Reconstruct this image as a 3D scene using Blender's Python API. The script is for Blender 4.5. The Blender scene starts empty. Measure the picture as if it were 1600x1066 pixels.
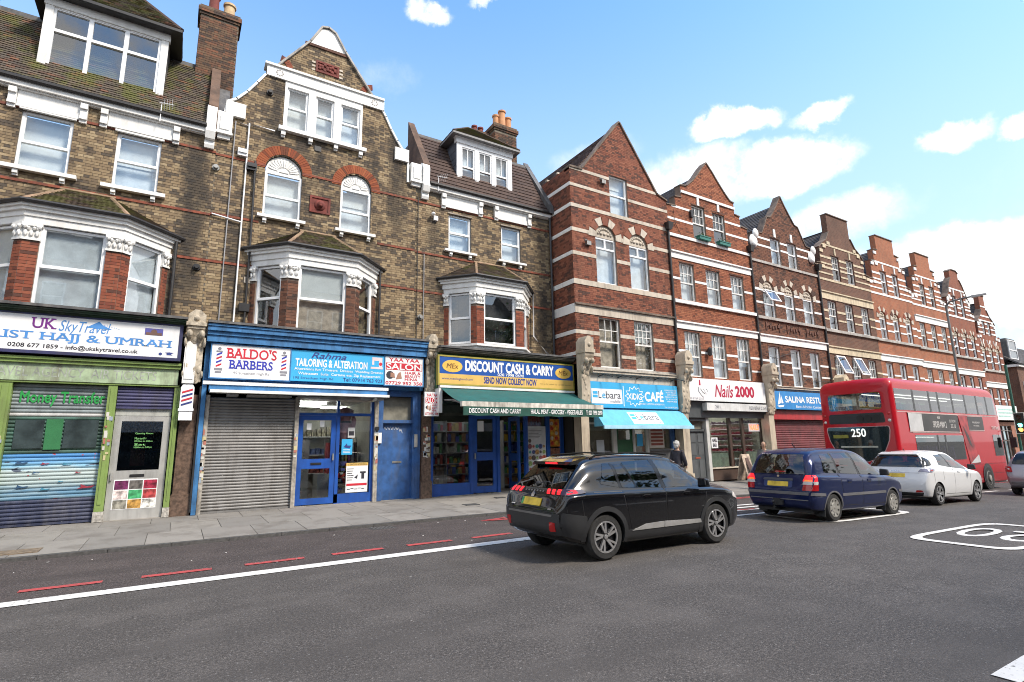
import bpy, bmesh, math, random
import numpy as np
from mathutils import Vector, Matrix
from mathutils.bvhtree import BVHTree
from mathutils.geometry import tessellate_polygon
rng = random.Random(7)
nrg = np.random.RandomState(7)
R = math.radians
sc = bpy.context.scene
COL = sc.collection

# ---------------------------------------------------------------- camera
FPX, YAW, PITCH, ROLL, CAMH = 840.12, R(31.8417), R(10.884), R(-1.0438), 1.65
fwd = Vector((math.sin(YAW)*math.cos(PITCH), math.cos(YAW)*math.cos(PITCH), math.sin(PITCH)))
r0 = Vector((math.cos(YAW), -math.sin(YAW), 0)); u0_ = r0.cross(fwd)
cam_r = math.cos(ROLL)*r0 + math.sin(ROLL)*u0_
cam_u = -math.sin(ROLL)*r0 + math.cos(ROLL)*u0_
cd = bpy.data.cameras.new('camera'); cam = bpy.data.objects.new('camera', cd); COL.objects.link(cam)
cd.sensor_width = 36; cd.lens = 36*FPX/1600; cd.clip_start = .05; cd.clip_end = 3000
cam.matrix_world = Matrix(((cam_r.x, cam_u.x, -fwd.x, 0), (cam_r.y, cam_u.y, -fwd.y, 0), (cam_r.z, cam_u.z, -fwd.z, CAMH), (0, 0, 0, 1)))
sc.camera = cam
def pix(px, py):
    d = fwd + cam_r*((px-800)/FPX) - cam_u*((py-533)/FPX)
    return d.normalized()

# ---------------------------------------------------------------- sky, sun, exposure
SUN_EL, SUN_AZ = R(48), R(150)          # azimuth clockwise from +Y
wd = bpy.data.worlds.new('World'); sc.world = wd; wd.use_nodes = True
nt = wd.node_tree; nt.nodes.clear()
def nn(t, **k):
    n = nt.nodes.new(t)
    for a, b in k.items(): setattr(n, a, b)
    return n
def vmath(op, a, b=None):
    n = nn('ShaderNodeVectorMath', operation=op); 
    for i, x in enumerate((a, b)):
        if x is None: continue
        if hasattr(x, 'links') or hasattr(x, 'is_linked'): nt.links.new(x, n.inputs[i])
        else: n.inputs[i].default_value = x
    return n.outputs['Value'] if op in ('DOT_PRODUCT', 'LENGTH') else n.outputs[0]
def smath(op, a, b=None, c=None, clamp=False):
    n = nn('ShaderNodeMath', operation=op, use_clamp=clamp)
    for i, x in enumerate((a, b, c)):
        if x is None: continue
        if hasattr(x, 'is_linked'): nt.links.new(x, n.inputs[i])
        else: n.inputs[i].default_value = x
    return n.outputs[0]
def sstep(x, a, b):
    n = nn('ShaderNodeMapRange', interpolation_type='SMOOTHSTEP'); nt.links.new(x, n.inputs[0])
    n.inputs[1].default_value = a; n.inputs[2].default_value = b; n.inputs[3].default_value = 0; n.inputs[4].default_value = 1
    return n.outputs[0]
sky = nn('ShaderNodeTexSky', sky_type='NISHITA'); sky.sun_disc = False
sky.sun_elevation = SUN_EL; sky.sun_rotation = SUN_AZ; sky.air_density = 1.0; sky.dust_density = .6; sky.ozone_density = 1.6
tc = nn('ShaderNodeTexCoord'); dirv = tc.outputs['Generated']
def noise(scale, detail=6, rough=.55, vec=None):
    n = nn('ShaderNodeTexNoise'); n.inputs['Scale'].default_value = scale; n.inputs['Detail'].default_value = detail; n.inputs['Roughness'].default_value = rough
    nt.links.new(vec if vec is not None else dirv, n.inputs['Vector']); return n
def sky_pt(px, py): return tuple(pix(px, py))
n1 = noise(9, 9, .62); n2 = noise(3.2, 10, .6)
disp = vmath('MULTIPLY', vmath('SUBTRACT', n1.outputs['Color'], (.5, .5, .5)), (.10, .10, .10))
wd_dir = vmath('ADD', dirv, disp)
# clouds: (px, py) of the centre in the view, half sizes in radians, density
CL = [(670, 24, .050, .027, .95), (1150, 197, .085, .030, 1.0), (1275, 182, .058, .022, .8), (1225, 262, .125, .052, 1.0), (1085, 285, .14, .07, .7),
      (1490, 222, .060, .030, .9), (1605, 205, .035, .018, .7), (1300, 345, .15, .04, .5), (1450, 400, .24, .05, .8), (1600, 440, .24, .07, .9),
      (1060, 360, .12, .04, .5), (930, 250, .1, .05, .3), (760, 5, .035, .012, .5), (600, 120, .08, .03, .18)]
tot = None
for px, py, a, b, dens in CL:
    c = pix(px, py); t1 = Vector((0, 0, 1)).cross(c).normalized()*-1; t2 = t1.cross(c).normalized()
    d = vmath('SUBTRACT', wd_dir, tuple(c))
    x = vmath('DOT_PRODUCT', d, tuple(t1/a)); y = vmath('DOT_PRODUCT', d, tuple(t2/b))
    r2 = smath('ADD', smath('MULTIPLY', x, x), smath('MULTIPLY', y, y))
    m = smath('MULTIPLY', smath('SUBTRACT', 1.0, sstep(r2, .02, 1.0)), dens)
    tot = m if tot is None else smath('MAXIMUM', tot, m)
# general cloud cover away from the framed patch of blue
sep = nn('ShaderNodeSeparateXYZ'); nt.links.new(dirv, sep.inputs[0])
cov = sstep(n2.outputs['Fac'], .34, .56)
away = sstep(vmath('DOT_PRODUCT', dirv, tuple(pix(760, 130))), .80, .35)
gen = smath('MULTIPLY', smath('MULTIPLY', cov, away), .95)
low = smath('MULTIPLY', sstep(sep.outputs['Z'], .82, .10), .84)       # milky air near the horizon
tot = smath('MAXIMUM', tot, gen)
n3 = noise(13, 14, .72)
soft = sstep(smath('ADD', tot, smath('MULTIPLY', smath('SUBTRACT', n3.outputs['Fac'], .5), smath('ADD', smath('MULTIPLY', tot, 2.3), .22))), .02, .98)
tint = nn('ShaderNodeMix', data_type='RGBA', blend_type='MULTIPLY'); tint.inputs['Factor'].default_value = 1
nt.links.new(sky.outputs[0], tint.inputs['A']); tint.inputs['B'].default_value = (.92, 1.36, 1.64, 1)
mixc = nn('ShaderNodeMix', data_type='RGBA'); nt.links.new(soft, mixc.inputs['Factor'])
milk = nn('ShaderNodeMix', data_type='RGBA'); nt.links.new(low, milk.inputs['Factor']); nt.links.new(tint.outputs['Result'], milk.inputs['A']); milk.inputs['B'].default_value = (3.05, 3.7, 4.05, 1)
nt.links.new(milk.outputs['Result'], mixc.inputs['A']); mixc.inputs['B'].default_value = (5.6, 5.55, 5.5, 1)
bg = nn('ShaderNodeBackground'); bg.inputs['Strength'].default_value = .10
nt.links.new(mixc.outputs['Result'], bg.inputs['Color'])
wo = nn('ShaderNodeOutputWorld'); nt.links.new(bg.outputs[0], wo.inputs[0])
sl = bpy.data.lights.new('sun', 'SUN'); sl.energy = 2.0; sl.angle = R(12); sl.color = (1, .90, .78)
sun = bpy.data.objects.new('sun', sl); COL.objects.link(sun)
sd = Vector((math.sin(SUN_AZ)*math.cos(SUN_EL), math.cos(SUN_AZ)*math.cos(SUN_EL), math.sin(SUN_EL)))
sun.rotation_euler = (-sd).to_track_quat('-Z', 'Y').to_euler(); sun.location = sd*60
sc.view_settings.view_transform = 'Standard'; sc.view_settings.look = 'None'; sc.view_settings.gamma = 1; sc.view_settings.exposure = 1.38
sc.view_settings.use_curve_mapping = False
sc.render.engine = 'CYCLES'; sc.cycles.use_denoising = True; sc.cycles.denoising_prefilter = 'FAST'; sc.cycles.filter_width = 1.0; sc.cycles.max_bounces = 7; sc.cycles.transparent_max_bounces = 14
sc.cycles.diffuse_bounces = 3; sc.cycles.glossy_bounces = 3; sc.cycles.caustics_reflective = False; sc.cycles.caustics_refractive = False

# ---------------------------------------------------------------- materials
MATS = {}
def lin(c): return tuple(((x/255)/12.92 if x <= 10 else ((x/255+.055)/1.055)**2.4) for x in c)
class NT:
    def __init__(s, name):
        s.m = bpy.data.materials.new(name); s.m.use_nodes = True; s.t = s.m.node_tree; s.t.nodes.clear()
        s.out = s.n('ShaderNodeOutputMaterial')
    def n(s, ty, ins=None, **k):
        x = s.t.nodes.new(ty)
        for a, b in k.items(): setattr(x, a, b)
        for a, b in (ins or {}).items():
            if hasattr(b, 'is_linked'): s.t.links.new(b, x.inputs[a])
            else: x.inputs[a].default_value = b
        return x
    def pos(s): return s.n('ShaderNodeNewGeometry').outputs['Position']
    def obj(s): return s.n('ShaderNodeTexCoord').outputs['Object']
    def noise(s, vec, scale, detail=4, rough=.55): return s.n('ShaderNodeTexNoise', {'Vector': vec, 'Scale': scale, 'Detail': detail, 'Roughness': rough}).outputs['Fac']
    def scale(s, vec, sx, sy, sz): return s.n('ShaderNodeMapping', {'Vector': vec, 'Scale': (sx, sy, sz)}).outputs[0]
    def step(s, x, a, b, lo=0., hi=1.): return s.n('ShaderNodeMapRange', {0: x, 1: a, 2: b, 3: lo, 4: hi}, interpolation_type='SMOOTHSTEP').outputs[0]
    def math(s, op, a, b=0., clamp=False): return s.n('ShaderNodeMath', {0: a, 1: b}, operation=op, use_clamp=clamp).outputs[0]
    def mix(s, f, a, b, blend='MIX'):
        n = s.n('ShaderNodeMix', {'Factor': f}, data_type='RGBA', blend_type=blend)
        for k, x in (('A', a), ('B', b)):
            if hasattr(x, 'is_linked'): s.t.links.new(x, n.inputs[k])
            else: n.inputs[k].default_value = (*x[:3], 1)
        return n.outputs['Result']
    def ramp(s, f, stops, interp='LINEAR'):
        n = s.n('ShaderNodeValToRGB', {'Fac': f}); n.color_ramp.interpolation = interp; e = n.color_ramp.elements
        while len(e) < len(stops): e.new(.5)
        for x, (p, c) in zip(e, stops): x.position = p; x.color = (*c, 1)
        return n.outputs[0]
    def bump(s, h, strength=.3, dist=.01): return s.n('ShaderNodeBump', {'Height': h, 'Strength': strength, 'Distance': dist}).outputs[0]
    def bsdf(s, col, rough=.6, metal=0., normal=None, spec=.5, coat=0., emit=None, estr=0.):
        b = s.n('ShaderNodeBsdfPrincipled', {'Roughness': rough, 'Metallic': metal, 'Specular IOR Level': spec, 'Coat Weight': coat, 'Coat Roughness': .03})
        if hasattr(col, 'is_linked'): s.t.links.new(col, b.inputs['Base Color'])
        else: b.inputs['Base Color'].default_value = (*col[:3], 1)
        if normal is not None: s.t.links.new(normal, b.inputs['Normal'])
        if emit is not None: b.inputs['Emission Color'].default_value = (*emit, 1); b.inputs['Emission Strength'].default_value = estr
        s.t.links.new(b.outputs[0], s.out.inputs[0]); return b
def mat(name, col=(.5, .5, .5), rough=.6, metal=0., var=.12, vs=3., dirt=.0, dcol=(.05, .045, .04), bump=0., bs=60., coat=0., spec=.5, emit=None, estr=0., streak=True):
    if name in MATS: return MATS[name]
    n = NT(name); p = n.pos() if dirt else n.obj()
    a = n.noise(p, vs, 5)
    c = n.mix(n.step(a, .3, .7), tuple(x*(1-var) for x in col), tuple(min(1, x*(1+var)) for x in col))
    rg = rough
    if dirt:
        d1 = n.noise(n.scale(p, 7, 7, .9) if streak else n.scale(p, 2, 2, 2), 1., 6, .65); d2 = n.noise(p, 1.1, 3)
        f = n.math('MULTIPLY', n.step(n.math('ADD', n.math('MULTIPLY', d1, .7), n.math('MULTIPLY', d2, .5)), .52, .82), dirt, True)
        c = n.mix(f, c, dcol)
    nm = n.bump(n.noise(p, bs, 5, .6), bump, .02) if bump else None
    n.bsdf(c, rg, metal, nm, spec, coat, emit, estr); MATS[name] = n.m; return n.m
def mat_rnd(name, stops, rough=.85, single=False, soot=.0, sootcol=(.05, .043, .037), moss=None, streaks=(), bump=.35, interp='LINEAR', sscale=.8):
    """pieces with their own tone: a per-face attribute on joined pieces, the object's random number on single ones"""
    key = name+('_single' if single else '')
    if key in MATS: return MATS[key]
    n = NT(key); p = n.pos()
    rv = n.n('ShaderNodeObjectInfo').outputs['Random'] if single else n.n('ShaderNodeAttribute', attribute_name='rnd').outputs['Fac']
    big = n.noise(p, sscale, 4, .6); st = n.noise(n.scale(p, 1.1, 1.1, .22), 1., 5, .6)
    sh = n.math('MULTIPLY', n.math('SUBTRACT', n.math('ADD', n.math('MULTIPLY', big, .6), n.math('MULTIPLY', st, .6)), .6), soot*2.2)
    rv2 = n.math('ADD', rv, sh, True)
    c = n.ramp(rv2, stops, interp)
    fine = n.noise(p, 38, 6, .65)
    c = n.mix(n.step(fine, .35, .75, 0, .45), c, tuple(x*.55 for x in stops[len(stops)//2][1]))
    if soot:
        dk = n.step(n.math('ADD', n.math('MULTIPLY', st, .6), n.math('MULTIPLY', n.noise(p, 2.6, 5), .5)), .52, .72, 0, .85)
        c = n.mix(n.math('MULTIPLY', dk, min(1, soot*1.6)), c, sootcol)
    if streaks:
        sp = n.n('ShaderNodeSeparateXYZ', {0: p}); wob = n.math('MULTIPLY', n.math('SUBTRACT', n.noise(n.scale(p, 1, 1, .5), 2.2, 5, .65), .5), .9)
        for sx, sw, z0, z1, am in streaks:
            d = n.math('ABSOLUTE', n.math('SUBTRACT', n.math('ADD', sp.outputs[0], wob), sx)); k = n.math('MULTIPLY', n.step(d, sw, sw*.2, 0, am), n.math('MULTIPLY', n.step(sp.outputs[2], z0-.7, z0+.5), n.step(sp.outputs[2], z1+.4, z1-.4)))
            c = n.mix(k, c, (.045, .040, .036))
    if moss:
        c = n.mix(n.step(n.noise(n.scale(p, 1, 1, 1), 1.7, 7, .7), .44, .62, 0, .85), c, moss)
    n.bsdf(c, rough, 0, n.bump(fine, bump, .006), .3); MATS[key] = n.m; return n.m
def mat_bricktex(name, c1, c2, mortar, soot=.3):
    if name in MATS: return MATS[name]
    n = NT(name); p = n.pos(); s = n.n('ShaderNodeSeparateXYZ', {0: p})
    v = n.n('ShaderNodeCombineXYZ', {0: n.math('ADD', s.outputs[0], s.outputs[1]), 1: s.outputs[2]}).outputs[0]
    b = n.n('ShaderNodeTexBrick', {'Vector': v, 'Color1': (*c1, 1), 'Color2': (*c2, 1), 'Mortar': (*mortar, 1), 'Scale': 1., 'Mortar Size': .006, 'Mortar Smooth': .2, 'Bias': -.1, 'Brick Width': .225, 'Row Height': .075})
    c = n.mix(n.step(n.noise(n.scale(p, 1, 1, .3), 1.4, 6, .65), .45, .72, 0, soot), b.outputs['Color'], (.045, .035, .03))
    c = n.mix(n.step(n.noise(p, 30, 5, .6), .35, .75, 0, .35), c, tuple(x*.5 for x in c1))
    n.bsdf(c, .88, 0, n.bump(b.outputs['Fac'], -.5, .01), .3); MATS[name] = n.m; return n.m
def mat_glass(name, tint=(.75, .8, .8), refl=.16, rough=.015, wav=.0):
    if name in MATS: return MATS[name]
    n = NT(name); tr = n.n('ShaderNodeBsdfTransparent', {'Color': (*tint, 1)})
    nm = n.bump(n.noise(n.obj(), 1.6, 2), wav, .05) if wav else None
    gl = n.n('ShaderNodeBsdfGlossy', {'Roughness': rough, 'Color': (.95, .97, 1, 1)})
    fr = n.n('ShaderNodeFresnel', {'IOR': 1.5})
    if nm is not None: n.t.links.new(nm, gl.inputs['Normal']); n.t.links.new(nm, fr.inputs['Normal'])
    bf = n.n('ShaderNodeNewGeometry').outputs['Backfacing']; f = n.math('MULTIPLY', n.math('ADD', fr.outputs[0], refl, True), n.math('SUBTRACT', 1., bf))
    mx = n.n('ShaderNodeMixShader', {0: f, 1: tr.outputs[0], 2: gl.outputs[0]}); n.t.links.new(mx.outputs[0], n.out.inputs[0])
    MATS[name] = n.m; return n.m

# ---------------------------------------------------------------- geometry helpers
class Fr:
    """local frame: u along, w outward, v up"""
    def __init__(s, o, U, V, W): s.o, s.U, s.V, s.W = (np.array(x, float) for x in (o, U, V, W))
    def __call__(s, u, w, v): return tuple(s.o + u*s.U + w*s.W + v*s.V)
def FY(Y): return Fr((0, Y, 0), (1, 0, 0), (0, 0, 1), (0, -1, 0))
def FP(p, q):
    """vertical face from plan point p to q, outward to the right-hand side of travel (towards -Y when going +X)"""
    U = Vector((q[0]-p[0], q[1]-p[1], 0)); L = U.length; U /= L
    return Fr((p[0], p[1], 0), U, (0, 0, 1), (U.y, -U.x, 0)), L
class MB:
    def __init__(s, T=None): s.v = []; s.f = []; s.mi = []; s.T = T
    def add(s, vs, fs, mi=0):
        b = len(s.v); s.v += [s.T(*x) for x in vs] if s.T else [tuple(x) for x in vs]
        s.f += [tuple(b+i for i in f) for f in fs]; s.mi += [mi]*len(fs); return s
    def box(s, u0, u1, w0, w1, v0, v1, mi=0):
        return s.add([(u0, w0, v0), (u1, w0, v0), (u1, w1, v0), (u0, w1, v0), (u0, w0, v1), (u1, w0, v1), (u1, w1, v1), (u0, w1, v1)],
              [(0, 3, 2, 1), (4, 5, 6, 7), (0, 1, 5, 4), (1, 2, 6, 5), (2, 3, 7, 6), (3, 0, 4, 7)], mi)
    def prism(s, poly, w0, w1, mi=0):
        n = len(poly)
        return s.add([(u, w0, v) for u, v in poly]+[(u, w1, v) for u, v in poly],
              [tuple(range(n)), tuple(range(2*n-1, n-1, -1))]+[(i, (i+1) % n, n+(i+1) % n, n+i) for i in range(n)], mi)
    def hull8(s, p, mi=0):
        return s.add(p, [(0, 3, 2, 1), (4, 5, 6, 7), (0, 1, 5, 4), (1, 2, 6, 5), (2, 3, 7, 6), (3, 0, 4, 7)], mi)
    def tube(s, pts, r, n=8, mi=0, cap=True):
        P = [Vector(p) for p in pts]; rings = []; rr = r if isinstance(r, (list, tuple)) else [r]*len(P)
        for i, p in enumerate(P):
            t = (P[min(i+1, len(P)-1)]-P[max(i-1, 0)]).normalized(); a = t.orthogonal().normalized() if abs(t.z) < .99 else Vector((1, 0, 0))
            if abs(t.z) < .9: a = Vector((0, 0, 1)).cross(t).normalized()
            b = t.cross(a); rings.append([tuple(p+rr[i]*(math.cos(2*math.pi*k/n)*a+math.sin(2*math.pi*k/n)*b)) for k in range(n)])
        vs = [q for g in rings for q in g]; fs = []
        for i in range(len(P)-1):
            for k in range(n): fs.append((i*n+k, i*n+(k+1) % n, (i+1)*n+(k+1) % n, (i+1)*n+k))
        if cap: fs += [tuple(range(n-1, -1, -1)), tuple((len(P)-1)*n+k for k in range(n))]
        return s.add(vs, fs, mi)
    def lathe(s, prof, c=(0, 0, 0), n=16, axis='v', mi=0, cap=True):
        vs = []
        for r, h in prof:
            for k in range(n):
                a = 2*math.pi*k/n; x, y = r*math.cos(a), r*math.sin(a)
                vs.append((c[0]+x, c[1]+y, c[2]+h) if axis == 'v' else (c[0]+x, c[1]+h, c[2]+y))
        fs = [(i*n+k, i*n+(k+1) % n, (i+1)*n+(k+1) % n, (i+1)*n+k) for i in range(len(prof)-1) for k in range(n)]
        if cap: fs += [tuple(range(n)), tuple((len(prof)-1)*n+k for k in range(n))]
        return s.add(vs, fs, mi)
    def blob(s, c, rx, ry, rz, n=8, m=5, mi=0):
        vs = [(c[0], c[1], c[2]-rz)]; fs = []
        for i in range(1, m):
            t = math.pi*i/m
            for k in range(n):
                a = 2*math.pi*k/n; vs.append((c[0]+rx*math.sin(t)*math.cos(a), c[1]+ry*math.sin(t)*math.sin(a), c[2]-rz*math.cos(t)))
        vs.append((c[0], c[1], c[2]+rz)); L = len(vs)-1
        for k in range(n): fs.append((0, 1+(k+1) % n, 1+k)); fs.append((L, 1+(m-2)*n+k, 1+(m-2)*n+(k+1) % n))
        for i in range(m-2):
            for k in range(n): fs.append((1+i*n+k, 1+i*n+(k+1) % n, 1+(i+1)*n+(k+1) % n, 1+(i+1)*n+k))
        return s.add(vs, fs, mi)
OFF = {}
def off(parent): return OFF.get(parent.name, (0, 0, 0)) if parent is not None else (0, 0, 0)
def setp(o, label=None, cat=None, group=None, kind=None):
    for k, x in (('label', label), ('category', cat), ('group', group), ('kind', kind)):
        if x: o[k] = x
    return o
def thing(name, label, cat, loc, group=None, rz=0.):
    o = bpy.data.objects.new(name, None); COL.objects.link(o); o.empty_display_size = .2
    o.location = loc; o.rotation_euler = (0, 0, rz); OFF[o.name] = tuple(loc); return setp(o, label, cat, group)
def link(name, me, parent=None, loc=(0, 0, 0)):
    o = bpy.data.objects.new(name, me); COL.objects.link(o); o.location = loc
    if parent is not None: o.parent = parent
    OFF[o.name] = off(parent); return o
def build(name, mb, m, parent=None, smooth=0, local=False, label=None, cat=None, group=None, kind=None, origin=None, recalc=True):
    """one mesh object; vertices are given in the world unless local; a top-level mesh gets its origin at its base"""
    me = bpy.data.meshes.new(name)
    vs = mb.v
    loc = (0, 0, 0)
    if not local:
        if parent is not None: o_ = off(parent)
        else:
            a = np.array(vs); o_ = ((a[:, 0].min()+a[:, 0].max())/2, (a[:, 1].min()+a[:, 1].max())/2, a[:, 2].min()) if origin is None else origin; loc = o_
        vs = [(x-o_[0], y-o_[1], z-o_[2]) for x, y, z in vs]
    me.from_pydata(vs, [], mb.f)
    for x in (m if isinstance(m, (list, tuple)) else [m]): me.materials.append(x)
    if any(mb.mi): me.polygons.foreach_set('material_index', mb.mi)
    if recalc:
        b = bmesh.new(); b.from_mesh(me); bmesh.ops.recalc_face_normals(b, faces=b.faces); b.to_mesh(me); b.free()
    if smooth:
        me.polygons.foreach_set('use_smooth', [True]*len(me.polygons)); me.set_sharp_from_angle(angle=R(smooth))
    o = link(name, me, parent, loc)
    if parent is None: OFF[o.name] = loc
    return setp(o, label, cat, group, kind)
def scan(polys, v):
    xs = []
    for P in polys:
        for i in range(len(P)):
            (a, b), (c, d) = P[i], P[(i+1) % len(P)]
            if (b <= v) != (d <= v): xs.append(a+(v-b)/(d-b)*(c-a))
    xs.sort(); return [(xs[i], xs[i+1]) for i in range(0, len(xs)-1, 2) if xs[i+1]-xs[i] > .02]
def boxes_mesh(name, arr, F, m, parent, kind=None, wt=None):
    """arr rows: u0,u1,v0,v1,w (front); back at w=-.01; joined, no back faces; wt: top-edge w for wedge pieces"""
    a = np.asarray(arr, float); n = len(a)
    wb = np.full(n, -.012); wtop = a[:, 4] if wt is None else np.full(n, wt)
    cs = [(a[:, 0], wb, a[:, 2]), (a[:, 1], wb, a[:, 2]), (a[:, 1], a[:, 4], a[:, 2]), (a[:, 0], a[:, 4], a[:, 2]), (a[:, 0], wb, a[:, 3]), (a[:, 1], wb, a[:, 3]), (a[:, 1], wtop, a[:, 3]), (a[:, 0], wtop, a[:, 3])]
    V = np.zeros((n, 8, 3))
    for i, (u, w, v) in enumerate(cs): V[:, i] = F.o + u[:, None]*F.U + w[:, None]*F.W + v[:, None]*F.V
    V = V.reshape(-1, 3)-np.array(off(parent))
    q = np.array([(3, 2, 6, 7), (0, 1, 2, 3), (7, 6, 5, 4), (1, 5, 6, 2), (0, 3, 7, 4)])
    if np.dot(np.cross(F.U, F.V), F.W) < 0: q = q[:, ::-1]
    Fc = (q[None]+8*np.arange(n)[:, None, None]).reshape(-1, 4)
    me = bpy.data.meshes.new(name); me.from_pydata(V.tolist(), [], Fc.tolist())
    at = me.attributes.new('rnd', 'FLOAT', 'FACE'); at.data.foreach_set('value', np.repeat(nrg.rand(n), 5).astype(np.float32))
    me.materials.append(m); o = link(name, me, parent); return setp(o, kind=kind)
_pm = {}
def pieces(name, arr, F, mname, mmaker, parent, nsingle=0, ok=None, wt=None, far=None):
    """joined pieces; up to nsingle of the nearest ones in view become objects of their own that share mesh data"""
    arr = list(arr)
    if nsingle:
        cand = []
        for i, (u0, u1, v0, v1, w) in enumerate(arr):
            if ok and not ok(u0, u1, v0, v1): continue
            c = Vector(F((u0+u1)/2, 0, (v0+v1)/2)); d = c-Vector((0, 0, CAMH)); z = d.dot(fwd)
            if z < .5: continue
            px, py = 800+FPX*d.dot(cam_r)/z, 533-FPX*d.dot(cam_u)/z
            if -2 < px < 1602 and -2 < py < 1068: cand.append((d.length/(u1-u0)**.5, i))
        cand.sort(); pick = [i for _, i in cand[:nsingle]]; ps = set(pick)
        m1 = mmaker(True); base = off(parent)
        for i in pick:
            u0, u1, v0, v1, w = arr[i]; key = (name, mname, round(u1-u0, 2), round(v1-v0, 2), tuple(np.round(F.U, 3)), tuple(np.round(F.V, 3)), wt is None)
            if key not in _pm:
                hu, hv = (u1-u0)/2, (v1-v0)/2; G = Fr((0, 0, 0), F.U, F.V, F.W); b = MB(G)
                wb, wf_, wt_ = -.03, 0., (wt-w if wt is not None else 0.)
                b.hull8([(-hu, wf_, -hv), (hu, wf_, -hv), (hu, wb, -hv), (-hu, wb, -hv), (-hu, wt_, hv), (hu, wt_, hv), (hu, wb, hv), (-hu, wb, hv)])
                o = build(name, b, m1, parent, local=True); _pm[key] = o.data
            else: o = link(name, _pm[key], parent)
            p = F((u0+u1)/2, w, (v0+v1)/2); o.location = (p[0]-base[0], p[1]-base[1], p[2]-base[2])
        arr = [a for i, a in enumerate(arr) if i not in ps]
    if arr: boxes_mesh(name, arr, F, mmaker(False), parent, 'stuff' if len(arr) > 1 else None, wt)
def brick_rows(polys, v0, v1, bond='flemish', L=.215, H=.065, g=.010, prot=.004, u_ref=0.):
    out = []; r = 0; v = v0; hd = .1025
    while v+H <= v1+.03:
        seg = [L, hd] if bond == 'flemish' else [L]
        unit = sum(seg)+g*len(seg); o = (unit*.5+.0) if r % 2 else 0
        for a, b in scan(polys, v+H*.5):
            k = math.floor((a-u_ref-o)/unit); u = u_ref+o+k*unit; i = 0
            while u < b:
                s = seg[i % len(seg)]; x0, x1 = max(u, a+.003), min(u+s, b-.003)
                if x1-x0 > .03: out.append((x0, x1, v, v+H, .008+rng.random()*prot))
                u += s+g; i += 1
        v += H+g; r += 1
    return out
def poly_wall(mb, outline, holes, w=0., thick=.28, reveal=.12, mi=0):
    """a wall sheet with real openings: front face, reveals, edges and back"""
    ring = [outline]+holes; pts = [Vector((u, v, 0)) for P in ring for u, v in P]
    tris = tessellate_polygon([[Vector((u, v, 0)) for u, v in P] for P in ring])
    mb.add([(p.x, w, p.y) for p in pts], [tuple(t) for t in tris], mi)
    mb.add([(p.x, w-thick, p.y) for p in pts], [tuple(reversed(t)) for t in tris], mi)
    for P in ring:
        n = len(P); d = thick
        mb.add([(u, w, v) for u, v in P]+[(u, w-d, v) for u, v in P], [(i, (i+1) % n, n+(i+1) % n, n+i) for i in range(n)], mi)
def arch_poly(u0, u1, v0, vs, vt, n=12):
    c = (u1-u0)/2; h = vt-vs; rad = (c*c+h*h)/(2*h); cy = vt-rad; a0 = math.asin(min(1, c/rad)); a0 = a0 if h <= c+1e-6 else math.pi-a0
    return [(u0, v0), (u1, v0)]+[((u0+u1)/2+rad*math.sin(a0-2*a0*i/n), cy+rad*math.cos(a0-2*a0*i/n)) for i in range(n+1)]
def arc_pts(cu, cv, r, a0, a1, n): return [(cu+r*math.cos(R(a0+(a1-a0)*i/n)), cv+r*math.sin(R(a0+(a1-a0)*i/n))) for i in range(n+1)]
_fc = {}
def text(s, F, u0, v0, u1, v1, m, parent, w=.003, bold=0., shear=0., th=.002, name='lettering', keep=False, serif=False):
    """lettering fitted into the rectangle u0..u1, v0..v1 of frame F"""
    cu = bpy.data.curves.new('lettering', 'FONT'); cu.body = s; cu.size = 1; cu.offset = 0; cu.shear = shear; cu.extrude = 0; cu.resolution_u = 3
    ob = bpy.data.objects.new('lettering_source', cu); COL.objects.link(ob)
    dg = bpy.context.evaluated_depsgraph_get(); me = bpy.data.meshes.new_from_object(ob.evaluated_get(dg))
    bpy.data.objects.remove(ob); 
    n = len(me.vertices); co = np.zeros(n*3); me.vertices.foreach_get('co', co); co = co.reshape(-1, 3)
    fs = [tuple(p.vertices) for p in me.polygons]; bpy.data.meshes.remove(me); bpy.data.curves.remove(cu)
    if serif:
        # slab serifs: short bars under and over the flat stem ends of the capitals
        cnt = {}
        for f in fs:
            for i in range(len(f)): e = tuple(sorted((f[i], f[i-1]))); cnt[e] = cnt.get(e, 0)+1
        ex = []
        for (i, j), c in cnt.items():
            if c == 1 and abs(co[i, 1]-co[j, 1]) < 1e-3 and abs(co[i, 0]-co[j, 0]) < .30:
                y = co[i, 1]; x0, x1 = sorted((co[i, 0], co[j, 0]))
                if abs(y) < .012: ex.append((x0-.075, x1+.075, y, y+.05))
                elif .66 < y < .80: ex.append((x0-.075, x1+.075, y-.05, y))
        for x0, x1, y0, y1 in ex:
            k = len(co); co = np.vstack([co, [(x0, y0, .001), (x1, y0, .001), (x1, y1, .001), (x0, y1, .001)]]); fs.append((k, k+1, k+2, k+3))
        n = len(co)
    mn, mx = co.min(0), co.max(0); k = (u1-u0)/(mx[0]-mn[0]); kv = (v1-v0)/(mx[1]-mn[1])
    if keep: kv = k = min(k, kv)
    x = u0+(co[:, 0]-mn[0])*k; y = v0+(co[:, 1]-mn[1])*kv
    b = MB(F); zz = co[:, 2]*.4
    for q, (dx, dy) in enumerate(((0, 0), (-1, 0), (1, 0), (0, -1), (0, 1)) if bold > 0 else ((0, 0),)):
        b.add([(x[i]+dx*bold*k, w+.0003*q+zz[i], y[i]+dy*bold*kv) for i in range(n)], fs)
    return build(name, b, m, parent, recalc=False) if parent is not None else b
def deps(): return bpy.context.evaluated_depsgraph_get()

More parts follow.
